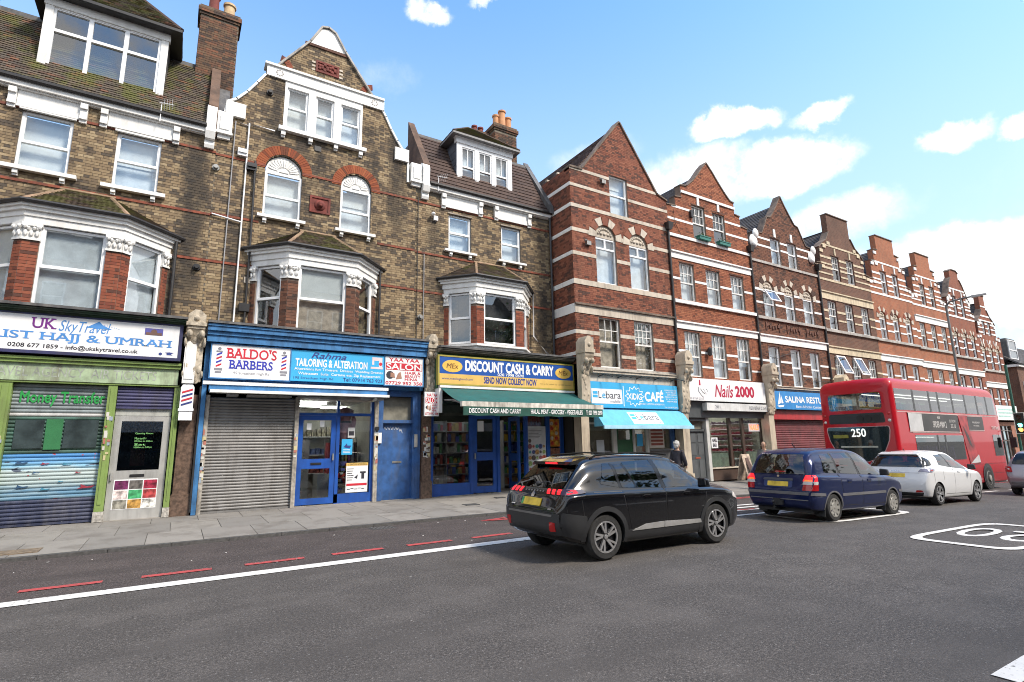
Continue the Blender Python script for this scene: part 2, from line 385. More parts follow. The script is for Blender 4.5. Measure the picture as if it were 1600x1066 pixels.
# road / pavement levels
_zx = np.array([-80, 6, 9, 12, 18, 24, 32, 50, 75, 400.]); _zz = np.array([0, 0, -.03, -.09, -.21, -.35, -.58, -1.25, -2.0, -4.])
def gz(x): return float(np.interp(x, _zx, _zz))
def fz(x): return float(np.interp(x, [-80, 9, 18, 24, 34, 50, 400], [.13, .13, .08, -.08, -.42, -1.05, -3.8]))

# ================================================================ palette
WHITE = mat('white_paint', (.80, .80, .78), .5, var=.03, dirt=.30, dcol=(.30, .28, .25))
UPVC = mat('white_plastic_frame', (.86, .87, .88), .28, var=.02)
STONE = mat('painted_stone', (.54, .475, .39), .7, var=.08, dirt=.6, dcol=(.22, .19, .15), bump=.2)
STONEC = mat('cream_stone', (.60, .51, .36), .8, var=.1, dirt=.6, dcol=(.15, .12, .09), bump=.2)
LEAD = mat('lead_sheet', (.075, .075, .078), .6, var=.3, dirt=.5, dcol=(.25, .24, .22))
BLACK = mat('black_plastic', (.018, .018, .02), .45, var=.2)
GUTTER = mat('black_gutter', (.025, .024, .025), .5, var=.3)
PANELB = mat('moulded_brick', (.13, .062, .045), .9, var=.3)
DARK = mat('dark_room', (.035, .033, .03), .9)
ROOM = mat('room_wall', (.22, .20, .17), .9)
MORTAR = mat('sooty_mortar', (.16, .14, .11), .95, var=.25, dirt=.5)
MORTR = mat('red_wall_mortar', (.27, .20, .155), .95, var=.2, dirt=.5)
TERRA = mat('terracotta', (.17, .035, .026), .8, var=.3, dirt=.4, bump=.3, bs=40)
POT = mat('clay_pot', (.55, .27, .13), .8, var=.2, dirt=.3)
GREYMET = mat('galvanised_steel', (.30, .30, .29), .45, .6, var=.15, dirt=.5)
GLASS_UP = mat_glass('window_glass', (.90, .93, .94), .12, wav=.012)
GLASS_LOW = mat_glass('bay_glass', (.86, .89, .9), .13, wav=.015)
GLASS_SHOP = mat_glass('shop_glass', (.78, .82, .82), .05)
NET = mat('net_curtain', (.78, .81, .84), .9, var=.14, vs=3)
BLIND = mat('roller_blind', (.84, .84, .82), .9, var=.05)
CURT = mat('beige_curtain', (.60, .49, .39), .9, var=.25, vs=6)
YSTOPS = [(0, (.33, .25, .15)), (.13, (.41, .32, .20)), (.26, (.27, .195, .115)), (.40, (.31, .23, .14)), (.56, (.22, .16, .10)), (.72, (.14, .105, .075)), (.90, (.085, .071, .059))]
RSTOPS = [(0, (.29, .088, .05)), (.25, (.235, .066, .038)), (.5, (.315, .105, .06)), (.72, (.19, .055, .036)), (.9, (.09, .044, .034))]
OSTOPS = [(0, (.33, .095, .042)), (.25, (.28, .075, .034)), (.5, (.37, .115, .05)), (.75, (.24, .062, .032)), (.93, (.13, .05, .03))]
DSTOPS = [(0, (.20, .095, .06)), (.3, (.155, .07, .047)), (.6, (.23, .105, .066)), (.8, (.11, .055, .04)), (.93, (.06, .038, .032))]
cbrick = lambda s: mat_rnd('chimney_brick', [(0, (.17, .11, .07)), (.3, (.11, .075, .052)), (.55, (.22, .10, .06)), (.8, (.06, .048, .042))], .9, s, soot=.5)
ybrick = lambda s: mat_rnd('stock_brick', YSTOPS, .9, s, soot=.55, streaks=((-.12, .42, 5.6, 9.9, .85), (1.75, .35, 10.4, 12.6, .8), (5.55, .5, 8.6, 12.2, .75), (6.9, .4, 6.2, 9.4, .6), (-2.35, .5, 6.9, 8.2, .7), (3.1, .3, 10.2, 10.9, .7), (11.3, .4, 5.2, 7.4, .7), (.95, .25, 5.0, 7.9, .6)))
_b = 0
rbrick = lambda s: mat_rnd('red_rubber_brick', RSTOPS, .85, s, soot=.25)
obrick = lambda s: mat_rnd('orange_arch_brick', OSTOPS, .85, s, soot=.05)
dbrick = lambda s: mat_rnd('dark_red_brick', DSTOPS, .88, s, soot=.3)
r4brick = lambda s: mat_rnd('deep_red_brick', [(0, (.28, .108, .066)), (.25, (.22, .078, .05)), (.5, (.31, .125, .078)), (.72, (.18, .062, .042)), (.9, (.085, .046, .038))], .88, s, soot=.3)
TSTOPS = [(0, (.10, .085, .07)), (.3, (.075, .06, .05)), (.55, (.13, .10, .075)), (.8, (.05, .043, .038)), (.95, (.19, .09, .055))]
rooftile = lambda s: mat_rnd('mossy_clay_tile', TSTOPS, .9, s, soot=.1, moss=(.10, .105, .028), sscale=1.2)
rooftile3 = lambda s: mat_rnd('brown_concrete_tile', [(0, (.085, .055, .045)), (.4, (.07, .046, .038)), (.7, (.10, .064, .05)), (.92, (.055, .038, .033))], .8, s, soot=.1)
baytile = lambda s: mat_rnd('bay_clay_tile', [(0, (.11, .08, .062)), (.4, (.08, .062, .05)), (.7, (.14, .095, .068)), (.9, (.05, .042, .036))], .9, s, soot=.15, moss=(.11, .11, .035), sscale=1.5)
slate = lambda s: mat_rnd('grey_slate', [(0, (.085, .08, .08)), (.4, (.065, .06, .06)), (.7, (.10, .09, .085))], .75, s, soot=.15)

# ================================================================ windows, bays, roofs
def window(parent, F, u0, u1, v0, v1, style='sash', mid=.46, w=-.13, mt=None, glass=None, back=None, sill=None, fr=.055, bars=None, backd=.16, name='window', open_deg=0, brackets=True):
    mt = mt or UPVC; glass = glass or GLASS_UP
    b = MB(F); d0, d1 = w, w+.075
    b.box(u0, u0+fr, d0, d1, v0, v1); b.box(u1-fr, u1, d0, d1, v0, v1); b.box(u0+fr, u1-fr, d0, d1, v0, v0+fr*1.15); b.box(u0+fr, u1-fr, d0, d1, v1-fr, v1)
    lights = []
    if style in ('sash', 'georg'):
        vm = v0+(v1-v0)*mid; b.box(u0+fr, u1-fr, d0-.005, d1+.008, vm-.03, vm+.03); lights = [(u0+fr, u1-fr, v0+fr*1.15, vm-.03, 0), (u0+fr, u1-fr, vm+.03, v1-fr, 1)]
    elif style == 'trans':     # two small top lights over one large
        vm = v0+(v1-v0)*.77; um = (u0+u1)/2; b.box(u0+fr, u1-fr, d0-.005, d1+.008, vm-.035, vm+.035); b.box(um-.04, um+.04, d0-.003, d1+.005, vm+.035, v1-fr)
        lights = [(u0+fr, u1-fr, v0+fr, vm-.035, 0), (u0+fr, um-.04, vm+.035, v1-fr, 1), (um+.04, u1-fr, vm+.035, v1-fr, 1)]
    elif style == 'dorm':      # three lights each with a top light
        vm = v0+(v1-v0)*.66; b.box(u0+fr, u1-fr, d0-.005, d1+.01, vm-.04, vm+.04); W_ = (u1-u0)/3
        for k in (1, 2):
            b.box(u0+W_*k-.045, u0+W_*k+.045, d0-.003, d1+.006, v0+fr, vm-.04); b.box(u0+W_*k-.05, u0+W_*k+.05, d0-.003, d1+.006, vm+.04, v1-fr)
        for k in range(3):
            a, c = (u0+fr if k == 0 else u0+W_*k+.045), (u1-fr if k == 2 else u0+W_*(k+1)-.045)
            lights += [(a, c, v0+fr, vm-.04, 0), (a, c, vm+.04, v1-fr, 1)]
            b.box(a+.03, c-.03, d1, d1+.02, v1-.03, v1-.005)
    elif style == 'one': lights = [(u0+fr, u1-fr, v0+fr, v1-fr, 0)]
    bb = []
    for a, c, e, f, top in lights:
        if style == 'sash' and top: b.box(a, c, d0, d1-.02, e, e+.02); b.box(a, a+.025, d0, d1-.018, e+.02, f); b.box(c-.025, c, d0, d1-.018, e+.02, f)
        nb = bars if (bars and top) else None
        if nb:
            for k in range(1, nb[0]): x = a+(c-a)*k/nb[0]; bb.append((x-.014, x+.014, d0+.02, d1-.012, e, f))
            for k in range(1, nb[1]): z = e+(f-e)*k/nb[1]; bb.append((a, c, d0+.022, d1-.014, z-.014, z+.014))
    for q in bb: b.box(*q)
    W = build(name, b, mt, parent)
    for a, c, e, f, top in lights:
        p = MB(F); p.box(a-.01, c+.01, w+.022, w+.032, e-.01, f+.01); build('pane', p, glass, W)
    p = MB(F)
    if back is not None: p.box(u0+.02, u1-.02, w-backd-.01, w-backd, v0+.02, v1-.02); build('curtain_or_dark_sheet', p, back, W)  # where the back is dark, this sheet imitates the shade of an unlit room
    else:
        p.box(u0-.1, u1+.1, w-.9, w-.88, v0-.1, v1+.1); p.box(u0-.1, u0-.08, w-.88, w-.02, v0-.1, v1+.1); p.box(u1+.08, u1+.1, w-.88, w-.02, v0-.1, v1+.1); build('room', p, ROOM, W)
    if back in (NET, CURT) and style in ('sash', 'georg') and rng.random() < .65:
        p = MB(F); p.box(u0+.03, u1-.03, w-backd+.02, w-backd+.03, v1-(v1-v0)*(.25+.3*rng.random()), v1-.03); build('blind', p, BLIND, W)
    if sill:
        s = MB(F); o, dp, h = sill; s.box(u0-o, u1+o, -.10, dp, v0-h, v0-.004)
        if brackets:
            for x in (u0+.06, u1-.06): s.box(x-.05, x+.05, 0, dp*.75, v0-h-.10, v0-h-.002); s.box(x-.05, x+.05, 0, dp*.45, v0-h-.15, v0-h-.102)
        build('sill', s, WHITE, W)
    return W
def rect(u0, u1, v0, v1): return [(u0, v0), (u1, v0), (u1, v1), (u0, v1)]
def tile_rows(poly, v0, v1, tw=.165, gauge=.10, lap=.045):
    out = []; r = 0; v = v0
    while v < v1-.01:
        o = tw*.5 if r % 2 else 0
        for a, b in scan([poly], v+gauge*.5):
            u = math.floor((a-o)/tw)*tw+o
            while u < b:
                x0, x1 = max(u+.003, a), min(u+tw-.003, b)
                if x1-x0 > .02: out.append((x0, x1, v, v+gauge+lap, .030+rng.random()*.010))
                u += tw
        v += gauge; r += 1
    return out
def slope_frame(p0, p1, q):
    """inclined plane through eaves p0->p1 rising towards q: u along the eaves, v up the slope"""
    p0, p1, q = Vector(p0), Vector(p1), Vector(q); U = (p1-p0).normalized(); d = q-p0; V = (d-U*d.dot(U)).normalized(); W = U.cross(V)
    return Fr(p0, U, V, W)
def on(F, p): d = np.array(p, float)-F.o; return float(d @ F.U), float(d @ F.V)
def tiled(parent, corners, mk, n=0, tw=.165, gauge=.10, ok=None, name='roof_tile'):
    """roof plane: a backing sheet and its tiles; corners start along the eaves"""
    F = slope_frame(corners[0], corners[1], corners[2]); poly = [on(F, c) for c in corners]
    b = MB(F); b.prism(poly, -.08, -.015); build('roof_boarding', b, LEAD, parent)
    pieces(name, tile_rows(poly, 0, max(p[1] for p in poly), tw, gauge), F, name, mk, parent, n, ok, wt=.008); return F
def offset_line(P, d):
    """open plan polyline moved outward (to the right of travel)"""
    out = []
    for i, p in enumerate(P):
        ns = []
        if i > 0: U = (Vector(P[i])-Vector(P[i-1])).normalized(); ns.append(Vector((U.y, -U.x)))
        if i < len(P)-1: U = (Vector(P[i+1])-Vector(P[i])).normalized(); ns.append(Vector((U.y, -U.x)))
        if len(ns) == 2: m = (ns[0]+ns[1]).normalized(); m = m*(1/max(.3, m.dot(ns[0])))
        else: m = Vector((0, -1)) if False else ns[0]
        q = Vector(p)+m*d
        if len(ns) == 1:      # ends stay on the wall line
            U = (Vector(P[1])-Vector(P[0])).normalized() if i == 0 else (Vector(P[-1])-Vector(P[-2])).normalized()
            if abs(U.y) > .05: t = (P[i][1]-q.y)/U.y; q = q+U*t
        out.append((q.x, q.y))
    return out
def band(mb, P, d0, d1, z0, z1):
    A, B = offset_line(P, d0), offset_line(P, d1); n = len(P)
    for i in range(n-1):
        mb.hull8([(*A[i], z0), (*A[i+1], z0), (*B[i+1], z0), (*B[i], z0), (*A[i], z1), (*A[i+1], z1), (*B[i+1], z1), (*B[i], z1)])
def capital(mb, F, u0, u1, z0, z1, w=.0):
    h = z1-z0; mb.box(u0-.03, u1+.03, -.05, w+.07, z1-h*.2, z1); mb.box(u0, u1, -.05, w+.03, z0, z1-h*.2); mb.box(u0-.015, u1+.015, -.04, w+.045, z0, z0+h*.12)
    n = max(2, int(round((u1-u0)/.11)))
    for k in range(n):
        u = u0+(u1-u0)*(k+.5)/n; r = (u1-u0)/n*.45
        mb.T, T = None, mb.T
        for cz, rw, rz in ((.38, .05, .20), (.66, .065, .13)):
            c = F(u+(r if cz > .5 and k < n-1 else 0)*.9, w+.04, z0+h*cz); mb.blob(c, r*.9, rw, h*rz, 7, 4)
        mb.T = T
    for u in (u0+.03, u1-.03):
        mb.T, T = None, mb.T; c = F(u, w+.065, z0+h*.74); mb.blob(c, .05, .05, .05, 7, 4); mb.T = T
def bay(B, Yw, Yf, xw0, xf0, xf1, xw1, z0, zc0, zc1, ze, zr, xr0, xr1, nb=0, pier_s=.20, pier_f=.17, glass=None, backs=(NET, NET, NET), tile=baytile, bricks=rbrick, mid=.5, base=False):
    P = [(xw0, Yw), (xf0, Yf), (xf1, Yf), (xw1, Yw)]; glass = glass or GLASS_LOW
    for i in range(3):
        F, L = FP(P[i], P[i+1]); e0, e1 = (.17, pier_s) if i == 0 else ((pier_f, pier_f) if i == 1 else (pier_s, .17))
        for a, c in ((0, e0), (L-e1, L)):
            core = MB(F); core.box(a, c, -.22, 0, z0, zc0); build('bay_pier', core, MORTR, B)
            rr = brick_rows([rect(a, c, z0, zc0)], z0, zc0-.05, 'stretcher', L=.215 if c-a > .3 else c-a-.012, prot=.003, u_ref=a)
            pieces('brick', rr, F, 'bay', bricks, B, nb if i == 1 or i == 2 else 0)
            cap = MB(F); capital(cap, F, a, c, zc0, zc1); build('capital', cap, WHITE, B, smooth=40)
        window(B, F, e0, L-e1, z0+.04, zc1-.02, 'sash', mid, w=-.12, glass=glass, back=backs[i], name='bay_window', backd=.06 if backs[i] is not DARK else .25)
    e = MB(); band(e, P, -.25, .02, zc1, zc1+.16); band(e, P, -.25, .05, zc1+.16, ze-.16); band(e, P, -.2, .11, ze-.16, ze-.08); band(e, P, -.2, .16, ze-.08, ze-.02)
    build('bay_entablature', e, WHITE, B)
    g = MB(); E = offset_line(P, .20); g.tube([(x, y, ze+.02) for x, y in E], .05, 6); build('bay_gutter', g, GUTTER, B)
    E = offset_line(P, .17); c3 = [(x, y, ze+.03) for x, y in E]; r0, r1 = (xr0, Yw, zr), (xr1, Yw, zr)
    tiled(B, [c3[1], c3[2], r1, r0], tile, 0, .20, .085); tiled(B, [c3[0], c3[1], r0], tile, 0, .20, .085); tiled(B, [c3[2], c3[3], r1], tile, 0, .20, .085)
    h = MB(); h.tube([c3[1], r0], .055, 6); h.tube([c3[2], r1], .055, 6); h.tube([(xr0-.1, Yw-.03, zr), (xr1+.1, Yw-.03, zr)], .05, 6); build('hip_tile', h, mat('hip_tile_clay', (.26, .17, .11), .85, var=.3, dirt=.5, dcol=(.12, .13, .05)), B)
    fl = MB(); fl.add([(*p, ze-.03) for p in P], [(0, 1, 2, 3)]); fl.add([(*p, z0+.01) for p in P], [(0, 1, 2, 3)]); build('bay_ceiling', fl, ROOM, B)
    if base:
        s = MB(); band(s, P, -.1, .10, z0-.07, z0); band(s, P, -.3, .02, z0-.22, z0-.07); build('bay_base', s, WHITE, B)
def voussoirs(B, F, cu, cv, r0, r1, a0, a1, n, mk, alt=None, w=.02, name='arch_brick'):
    """ring of wedge bricks, each its own part"""
    m = mk(True); base = off(B)
    for k in range(n):
        p0, p1 = a0+(a1-a0)*(k+.06)/n, a0+(a1-a0)*(k+.94)/n
        q = [(cu+r*math.cos(R(t)), cv+r*math.sin(R(t))) for r, t in ((r0, p0), (r1, p0), (r1, p1), (r0, p1))]
        b = MB(F); b.prism(q, -.03, w+rng.random()*.004); build(name if not (alt and k % 2 == 0) else 'arch_stone', b, alt if (alt and k % 2 == 0) else m, B)
def stone_bands(B, F, polys, specs, m, w=.022, name='stone_band', ulim=None):
    for v0, v1 in specs:
        for a, c in scan(polys, (v0+v1)/2):
            if ulim: a, c = max(a, ulim[0]), min(c, ulim[1])
            if c-a > .05: b = MB(F); b.box(a, c, -.02, w, v0, v1); build(name, b, m, B)
def downpipe(B, pts, r=.04, m=None, name='drainpipe'):
    b = MB(); b.tube(pts, r, 8)
    p, q = Vector(pts[0]), Vector(pts[-1])
    build(name, b, m or GUTTER, B, smooth=50)
def chimney(B, x0, x1, y0, y1, z0, z1, pots, mk, tops):
    st = MB(); st.box(x0, x1, y0, y1, z0, z1-.32); st.box(x0-.03, x1+.03, y0-.03, y1+.03, z1-.32, z1-.24); st.box(x0-.07, x1+.07, y0-.07, y1+.07, z1-.24, z1-.08); st.box(x0-.03, x1+.03, y0-.03, y1+.03, z1-.08, z1)
    S = build('chimney', st, MORTAR, B)
    for p, q in (((x0, y0), (x1, y0)), ((x0, y1), (x0, y0)), ((x1, y0), (x1, y1))):
        F, L = FP(p, q); rows = brick_rows([rect(0, L, z0, z1-.33)], z0, z1-.40); boxes_mesh('brick', rows, F, mk(False), S, 'stuff')
        for zz, d in ((z1-.32, .03), (z1-.24, .07), (z1-.165, .07), (z1-.08, .03)):
            F2 = Fr(F.o+d*F.W, F.U, F.V, F.W); boxes_mesh('brick', brick_rows([rect(-d, L+d, zz, zz+.08)], zz, zz+.06), F2, mk(False), S, 'stuff')
    for (px, py, h, r), mt in zip(pots, tops):
        b = MB(); b.lathe([(r*1.05, 0), (r*1.05, .05), (r, .08), (r*.9, h-.08), (r*1.12, h-.07), (r*1.12, h), (r*.8, h), (r*.8, h-.15)], (px, py, z1), 14); build('chimney_pot', b, mt, S, smooth=40)

# ================================================================ the three stock-brick houses
F16 = FY(16.0)
def xprism(mb, prof, u0, u1):
    """profile in (w, v) swept along u"""
    n = len(prof)
    mb.add([(u0, w, v) for w, v in prof]+[(u1, w, v) for w, v in prof], [tuple(range(n)), tuple(range(2*n-1, n-1, -1))]+[(i, (i+1) % n, n+(i+1) % n, n+i) for i in range(n)])
def console(B, F, u0, u1, z0, z1, w0, w1, m, cap=True, name='console'):
    """carved scroll bracket topped with a small gablet"""
    b = MB(F); h = z1-z0
    prof = [(-.1, z0), (w0, z0)]
    for k in range(13):
        t = k/12; prof.append((w0+(w1-w0)*(t**1.5)+.05*math.sin(t*math.pi*2.2), z0+h*.72*t))
    prof += [(w1+.05, z0+h*.73), (w1+.05, z0+h*.77), (-.1, z0+h*.77)]
    xprism(b, prof, u0, u1)
    b.box(u0-.03, u1+.03, -.1, w1+.09, z0+h*.77, z0+h*.82)
    uc = (u0+u1)/2; b.prism([(u0, z0+h*.82), (u1, z0+h*.82), (u1, z0+h*.93), (uc+.06, z1), (uc-.06, z1), (u0, z0+h*.93)], -.1, w1+.05)
    T, b.T = b.T, None
    q_ = random.Random(int(u0*100))
    for k in range(22):
        t = q_.random(); c = T(u0+.05+(u1-u0-.10)*q_.random(), w0+(w1-w0)*(t**1.5)+.05*math.sin(t*math.pi*2.2)-.01, z0+h*.72*t); s_ = .035+.04*q_.random(); b.blob(c, s_, .030, s_*1.7, 8, 5)
    for u in (u0-.012, u1+.012): b.blob(T(u, w0+(w1-w0)*.55, z0+h*.55), .035, .11, .13, 9, 5); b.blob(T(u, w0+.02, z0+h*.10), .03, .07, .09, 9, 5)
    for u in (u0+.06, u1-.06): b.blob(T(u, w1+.02, z0+h*.66), .07, .09, .10, 8, 5)
    b.blob(T(uc, w1+.06, z0+h*.88), .07, .04, .07, 8, 5)
    return build(name, b, m, B, smooth=45)
MARBLE = mat('brown_marble', (.13, .085, .062), .4, var=.4, vs=14, dirt=.35)
CARVED = mat('weathered_carving', (.46, .40, .31), .85, var=.3, vs=9, dirt=.9, dcol=(.10, .085, .06), bump=.5, bs=25)
SOOTST_ = mat('sooty_stone', (.17, .125, .095), .85, var=.3, dirt=.8, dcol=(.05, .045, .04))
def lips(B, F, P, m, w0=-.30, w1=.06, th=.07, name='coping'):
    for (a, c), (d, e) in zip(P[:-1], P[1:]):
        b = MB(F)
        if name == 'coping' and m is SOOTST_ and abs(d-a) < .02: continue
        L = math.hypot(d-a, e-c); nx, ny = (e-c)/L*th, -(d-a)/L*th
        ex, ey = (d-a)/L*.012, (e-c)/L*.012
        b.prism([(a-ex, c-ey), (d+ex, e+ey), (d+ex+nx, e+ey+ny), (a-ex+nx, c-ey+ny)], w0, w1); build(name, b, m, B)
def eaves(B, F, u0, u1, z, panels, w=.16):
    g = MB(); Y = F.o[1]
    g.tube([(u0, Y-w-.06, z+.02), (u1, Y-w-.06, z+.02)], .062, 7); build('gutter', g, GUTTER, B)
    f = MB(F); f.box(u0, u1, -.05, w+.02, z-.16, z-.03); f.box(u0, u1, -.05, w-.05, z-.20, z-.162); build('eaves_fascia', f, WHITE, B)
    for a, c, v0 in panels:
        p = MB(F); p.box(a+.16, c-.16, -.03, .05, v0, z-.20); p.box(a+.16, c-.16, -.03, .075, v0-.035, v0-.002); build('eaves_panel', p, WHITE, B)
        for x in (a, c-.15):
            k = MB(F); xprism(k, [(-.03, v0-.10), (.08, v0-.10), (.08, v0-.022), (.13, v0-.02), (.13, v0+.05), (.10, v0+.055), (.10, z-.342), (.15, z-.34), (.15, z-.205), (-.03, z-.205)], x, x+.15); build('eaves_bracket', k, WHITE, B)
def strings(B, F, polys, zs, m=None):
    for z in zs: stone_bands(B, F, polys, [(z, z+.065)], m or mat('red_string_course', (.24, .065, .035), .85, var=.3, vs=8, dirt=.6), .03, 'string_course')

# ---- house 1: mossy mansard with a wide dormer, far left
H1 = thing('terrace_house', 'stock brick house with mossy tiled mansard and wide white dormer above the travel shop', 'house', (-2.5, 16.0, .13))
w1 = [(-3.78, -2.80, 8.30, 9.76), (-1.92, -.96, 8.26, 9.75)]
out1 = rect(-5.6, .30, 4.6, 10.34)
holes = [rect(*q) for q in w1]
b = MB(F16); poly_wall(b, out1, holes); build('wall', b, MORTAR, H1)
pieces('brick', brick_rows([out1]+holes, 4.6, 10.2), F16, 'stock', ybrick, H1, 300, lambda a, c, e, f: e > 7.95 and (a < -4.15 or f > 8.0) and not (-2.75 < a < -2.6) and e < 9.75)
for k, q in enumerate(w1):
    window(H1, F16, *q, 'sash', .50 if k else .47, back=BLIND if k == 0 else NET, sill=(.20, .14, .10), w=-.12)
    h = MB(F16); h.box(q[0]-.05, q[1]+.05, -.1, .07, q[3]+.005, q[3]+.055); build('window_hood', h, WHITE, H1)
strings(H1, F16, [out1]+holes, (9.78, 7.93, 6.62))
bay(H1, 16.0, 15.15, -4.15, -3.24, -1.45, -.53, 4.76, 6.28, 6.68, 7.12, 7.92, -2.78, -1.88, nb=120, pier_f=.30, pier_s=.22, backs=(NET, NET, NET))
eaves(H1, F16, -5.6, .02, 10.44, [(-5.4, -4.3, 9.84), (-4.06, -2.56, 9.84), (-2.30, -.58, 9.86)])
dl, dr, dz0, dz1, dy = -3.74, -1.08, 11.02, 12.86, 16.25
tiled(H1, [(-5.6, 15.80, 10.46), (.02, 15.80, 10.46), (.02, 17.32, 13.10), (-5.6, 17.32, 13.10)], rooftile, 300, .165, .10, ok=lambda a, c, e, f: True)
rd = MB(); rd.box(-5.6, .02, 17.28, 17.5, 13.06, 13.18); build('roof_ridge', rd, LEAD, H1)
fr = MB(); fr.box(-5.6, .02, 17.4, 22, 12.9, 13.05); build('flat_roof', fr, LEAD, H1)
# dormer
FD = FY(dy)
c = MB(); c.box(dl, dl+.10, dy+.03, 17.6, dz0-.1, dz1+.3); c.box(dr-.10, dr, dy+.03, 17.6, dz0-.1, dz1+.3); build('dormer_cheek', c, LEAD, H1)
c = MB(FD); c.box(dl, dl+.17, -.10, .03, dz0, dz1+.06); c.box(dr-.17, dr, -.10, .03, dz0, dz1+.06); c.box(dl-.03, dr+.03, -.1, .05, dz1+.062, dz1+.30); c.box(dl-.05, dr+.05, -.1, .08, dz1+.30, dz1+.35); c.box(dl, dr, -.1, .06, dz0-.08, dz0-.002)
build('dormer_surround', c, WHITE, H1)
window(H1, FD, dl+.17, dr-.17, dz0, dz1+.06, 'dorm', back=None, w=-.08, name='dormer_window', fr=.06)
o = .28; e0, e1 = dz1+.37, dz1+2.05
A, Bq, Cq, D = (dl-o, dy-o, e0), (dr+o, dy-o, e0), (dr+o, 18.4, e0), (dl-o, 18.4, e0); r0, r1 = ((dl+dr)/2-.45, dy+1.2, e1), ((dl+dr)/2+.45, dy+1.2, e1)
tiled(H1, [A, Bq, r1, r0], rooftile, 0); tiled(H1, [Bq, Cq, (r1[0], 18.4, e1), r1], rooftile, 0); tiled(H1, [D, A, r0, (r0[0], 18.4, e1)], rooftile, 0)
h = MB(); h.tube([A, r0], .06, 6); h.tube([Bq, r1], .06, 6); h.tube([r0, r1], .06, 6); build('hip_tile', h, rooftile3(False), H1)
g = MB(); g.box(dl-o-.02, dr+o+.02, dy-o-.04, 18.4, e0-.10, e0-.02); build('dormer_soffit', g, GUTTER, H1)
# lamp-shaped sill clutter seen through the dormer
g = MB(); g.lathe([(.16, 0), (.20, .02), (.11, .22), (.1, .22)], (-2.95, 16.75, dz0+.25), 14); g.lathe([(.05, -.3), (.03, 0)], (-2.95, 16.75, dz0+.25), 8); build('lamp_shade', g, NET, H1, smooth=40)
# chimney on the party wall
chimney(H1, -.42, .62, 17.15, 17.9, 12.2, 15.20, [(-.10, 17.5, .72, .15), (.34, 17.55, .60, .17)], cbrick, [TERRA, mat('buff_pot', (.58, .42, .24), .8, var=.2, dirt=.3)])

def party(B, u, side):
    """white console and panelled block at the foot of a party-wall upstand, and the upstand's brown coping"""
    s = side; k = MB(F16)
    a, c = (u, u+.24)
    xprism(k, [(-.1, 9.86), (.10, 9.86), (.13, 9.95), (.10, 10.08), (.20, 10.10), (.26, 10.3), (.20, 10.45), (.22, 10.95), (.16, 11.1), (.05, 11.18), (-.1, 11.18)], a, c); build('console', k, WHITE, B)
    k = MB(F16); a, c = (u+.262, u+.64) if s > 0 else (u-.40, u-.022)
    k.box(a, c, -.2, .14, 10.42, 11.05); k.box(a-.02, c+.02, -.2, .18, 10.36, 10.418); k.prism(arch_poly(a+.07, c-.07, 10.50, 10.85, 10.99, 8), .141, .165); k.box(a+.03, c-.03, -.2, .10, 10.24, 10.358); build('panelled_block', k, WHITE, B)
    k = MB(); x0, x1 = u+.02, u+.26
    k.hull8([(x0, 15.85, 10.2), (x1, 15.85, 10.2), (x1, 15.85, 11.15), (x0, 15.85, 11.15), (x0, 17.4, 12.0), (x1, 17.4, 12.0), (x1, 17.4, 13.55), (x0, 17.4, 13.55)]); build('party_wall', k, mat('brown_render', (.13, .08, .055), .9, var=.3, dirt=.5), B)
party(H1, 0.0, 1)
k = MB(); k.hull8([(.25, 15.95, 10.3), (.55, 15.95, 10.3), (.55, 17.4, 10.3), (.25, 17.4, 10.3), (.25, 16.05, 11.0), (.55, 16.05, 11.0), (.55, 17.4, 12.9), (.25, 17.4, 12.9)]); build('valley_slope', k, LEAD, H1)

for a, c in ((-5.6, .30), (.30, 6.22), (6.22, 11.78)):
    k = MB(); k.box(a, c, 15.9, 20.4, 4.50, 4.58); k.box(a, c, 20.35, 20.5, -.3, 10.6); k.box(a, a+.04, 16.4, 20.3, .0, 4.49); build('inner_wall', k, DARK, H1)
# ---- house 2: shaped gable
H2 = thing('terrace_house', 'stock brick house with white topped shaped gable and two arched windows above the barbers', 'house', (3.3, 16.0, .13))
out2 = [(.30, 4.6), (6.22, 4.6), (6.22, 10.35), (5.88, 10.35), (5.88, 11.1), (5.72, 11.42), (5.50, 11.72), (5.28, 12.08), (5.08, 12.48), (4.97, 12.66), (4.97, 13.0), (4.67, 13.0), (3.68, 14.34), (3.34, 14.90), (3.14, 15.0), (2.95, 14.95), (2.62, 14.30), (1.71, 13.06), (1.42, 13.04), (1.42, 12.66), (1.22, 12.32), (.98, 11.93), (.72, 11.60), (.50, 11.44), (.46, 11.1), (.46, 10.35), (.30, 10.35)]
G = [(2.03, 2.65, 11.16, 12.49), (2.87, 3.43, 11.16, 12.48), (3.64, 4.26, 11.16, 12.47)]
A1, A2 = (1.58, 2.60, 8.24), (3.75, 4.71, 8.24)
gh = rect(1.96, 4.33, 11.10, 12.62)
holes = [gh, arch_poly(A1[0], A1[1], A1[2], 9.72, 10.22), arch_poly(A2[0], A2[1], A2[2], 9.72, 10.19)]
b = MB(F16); poly_wall(b, out2, holes); build('wall', b, MORTAR, H2)
pieces('brick', brick_rows([out2]+holes, 4.6, 15.0), F16, 'stock', ybrick, H2, 300, lambda a, c, e, f: e > 8.0 and f < 12.5 and not (math.hypot((a+c)/2-2.09, e-9.72) < .85 or math.hypot((a+c)/2-4.23, e-9.72) < .82) and not (1.8 < c and a < 4.5 and e > 10.8) and not (2.8 < c and a < 3.5 and 8.55 < e < 9.2))
s = MB(F16); poly_wall(s, rect(1.96, 4.33, 11.10, 12.68), [rect(*q) for q in G], w=.03, thick=.2); s.box(1.42, 4.97, -.05, .07, 12.682, 13.02); s.box(1.36, 5.02, -.3, .12, 13.02, 13.09); build('window_surround', s, WHITE, H2)
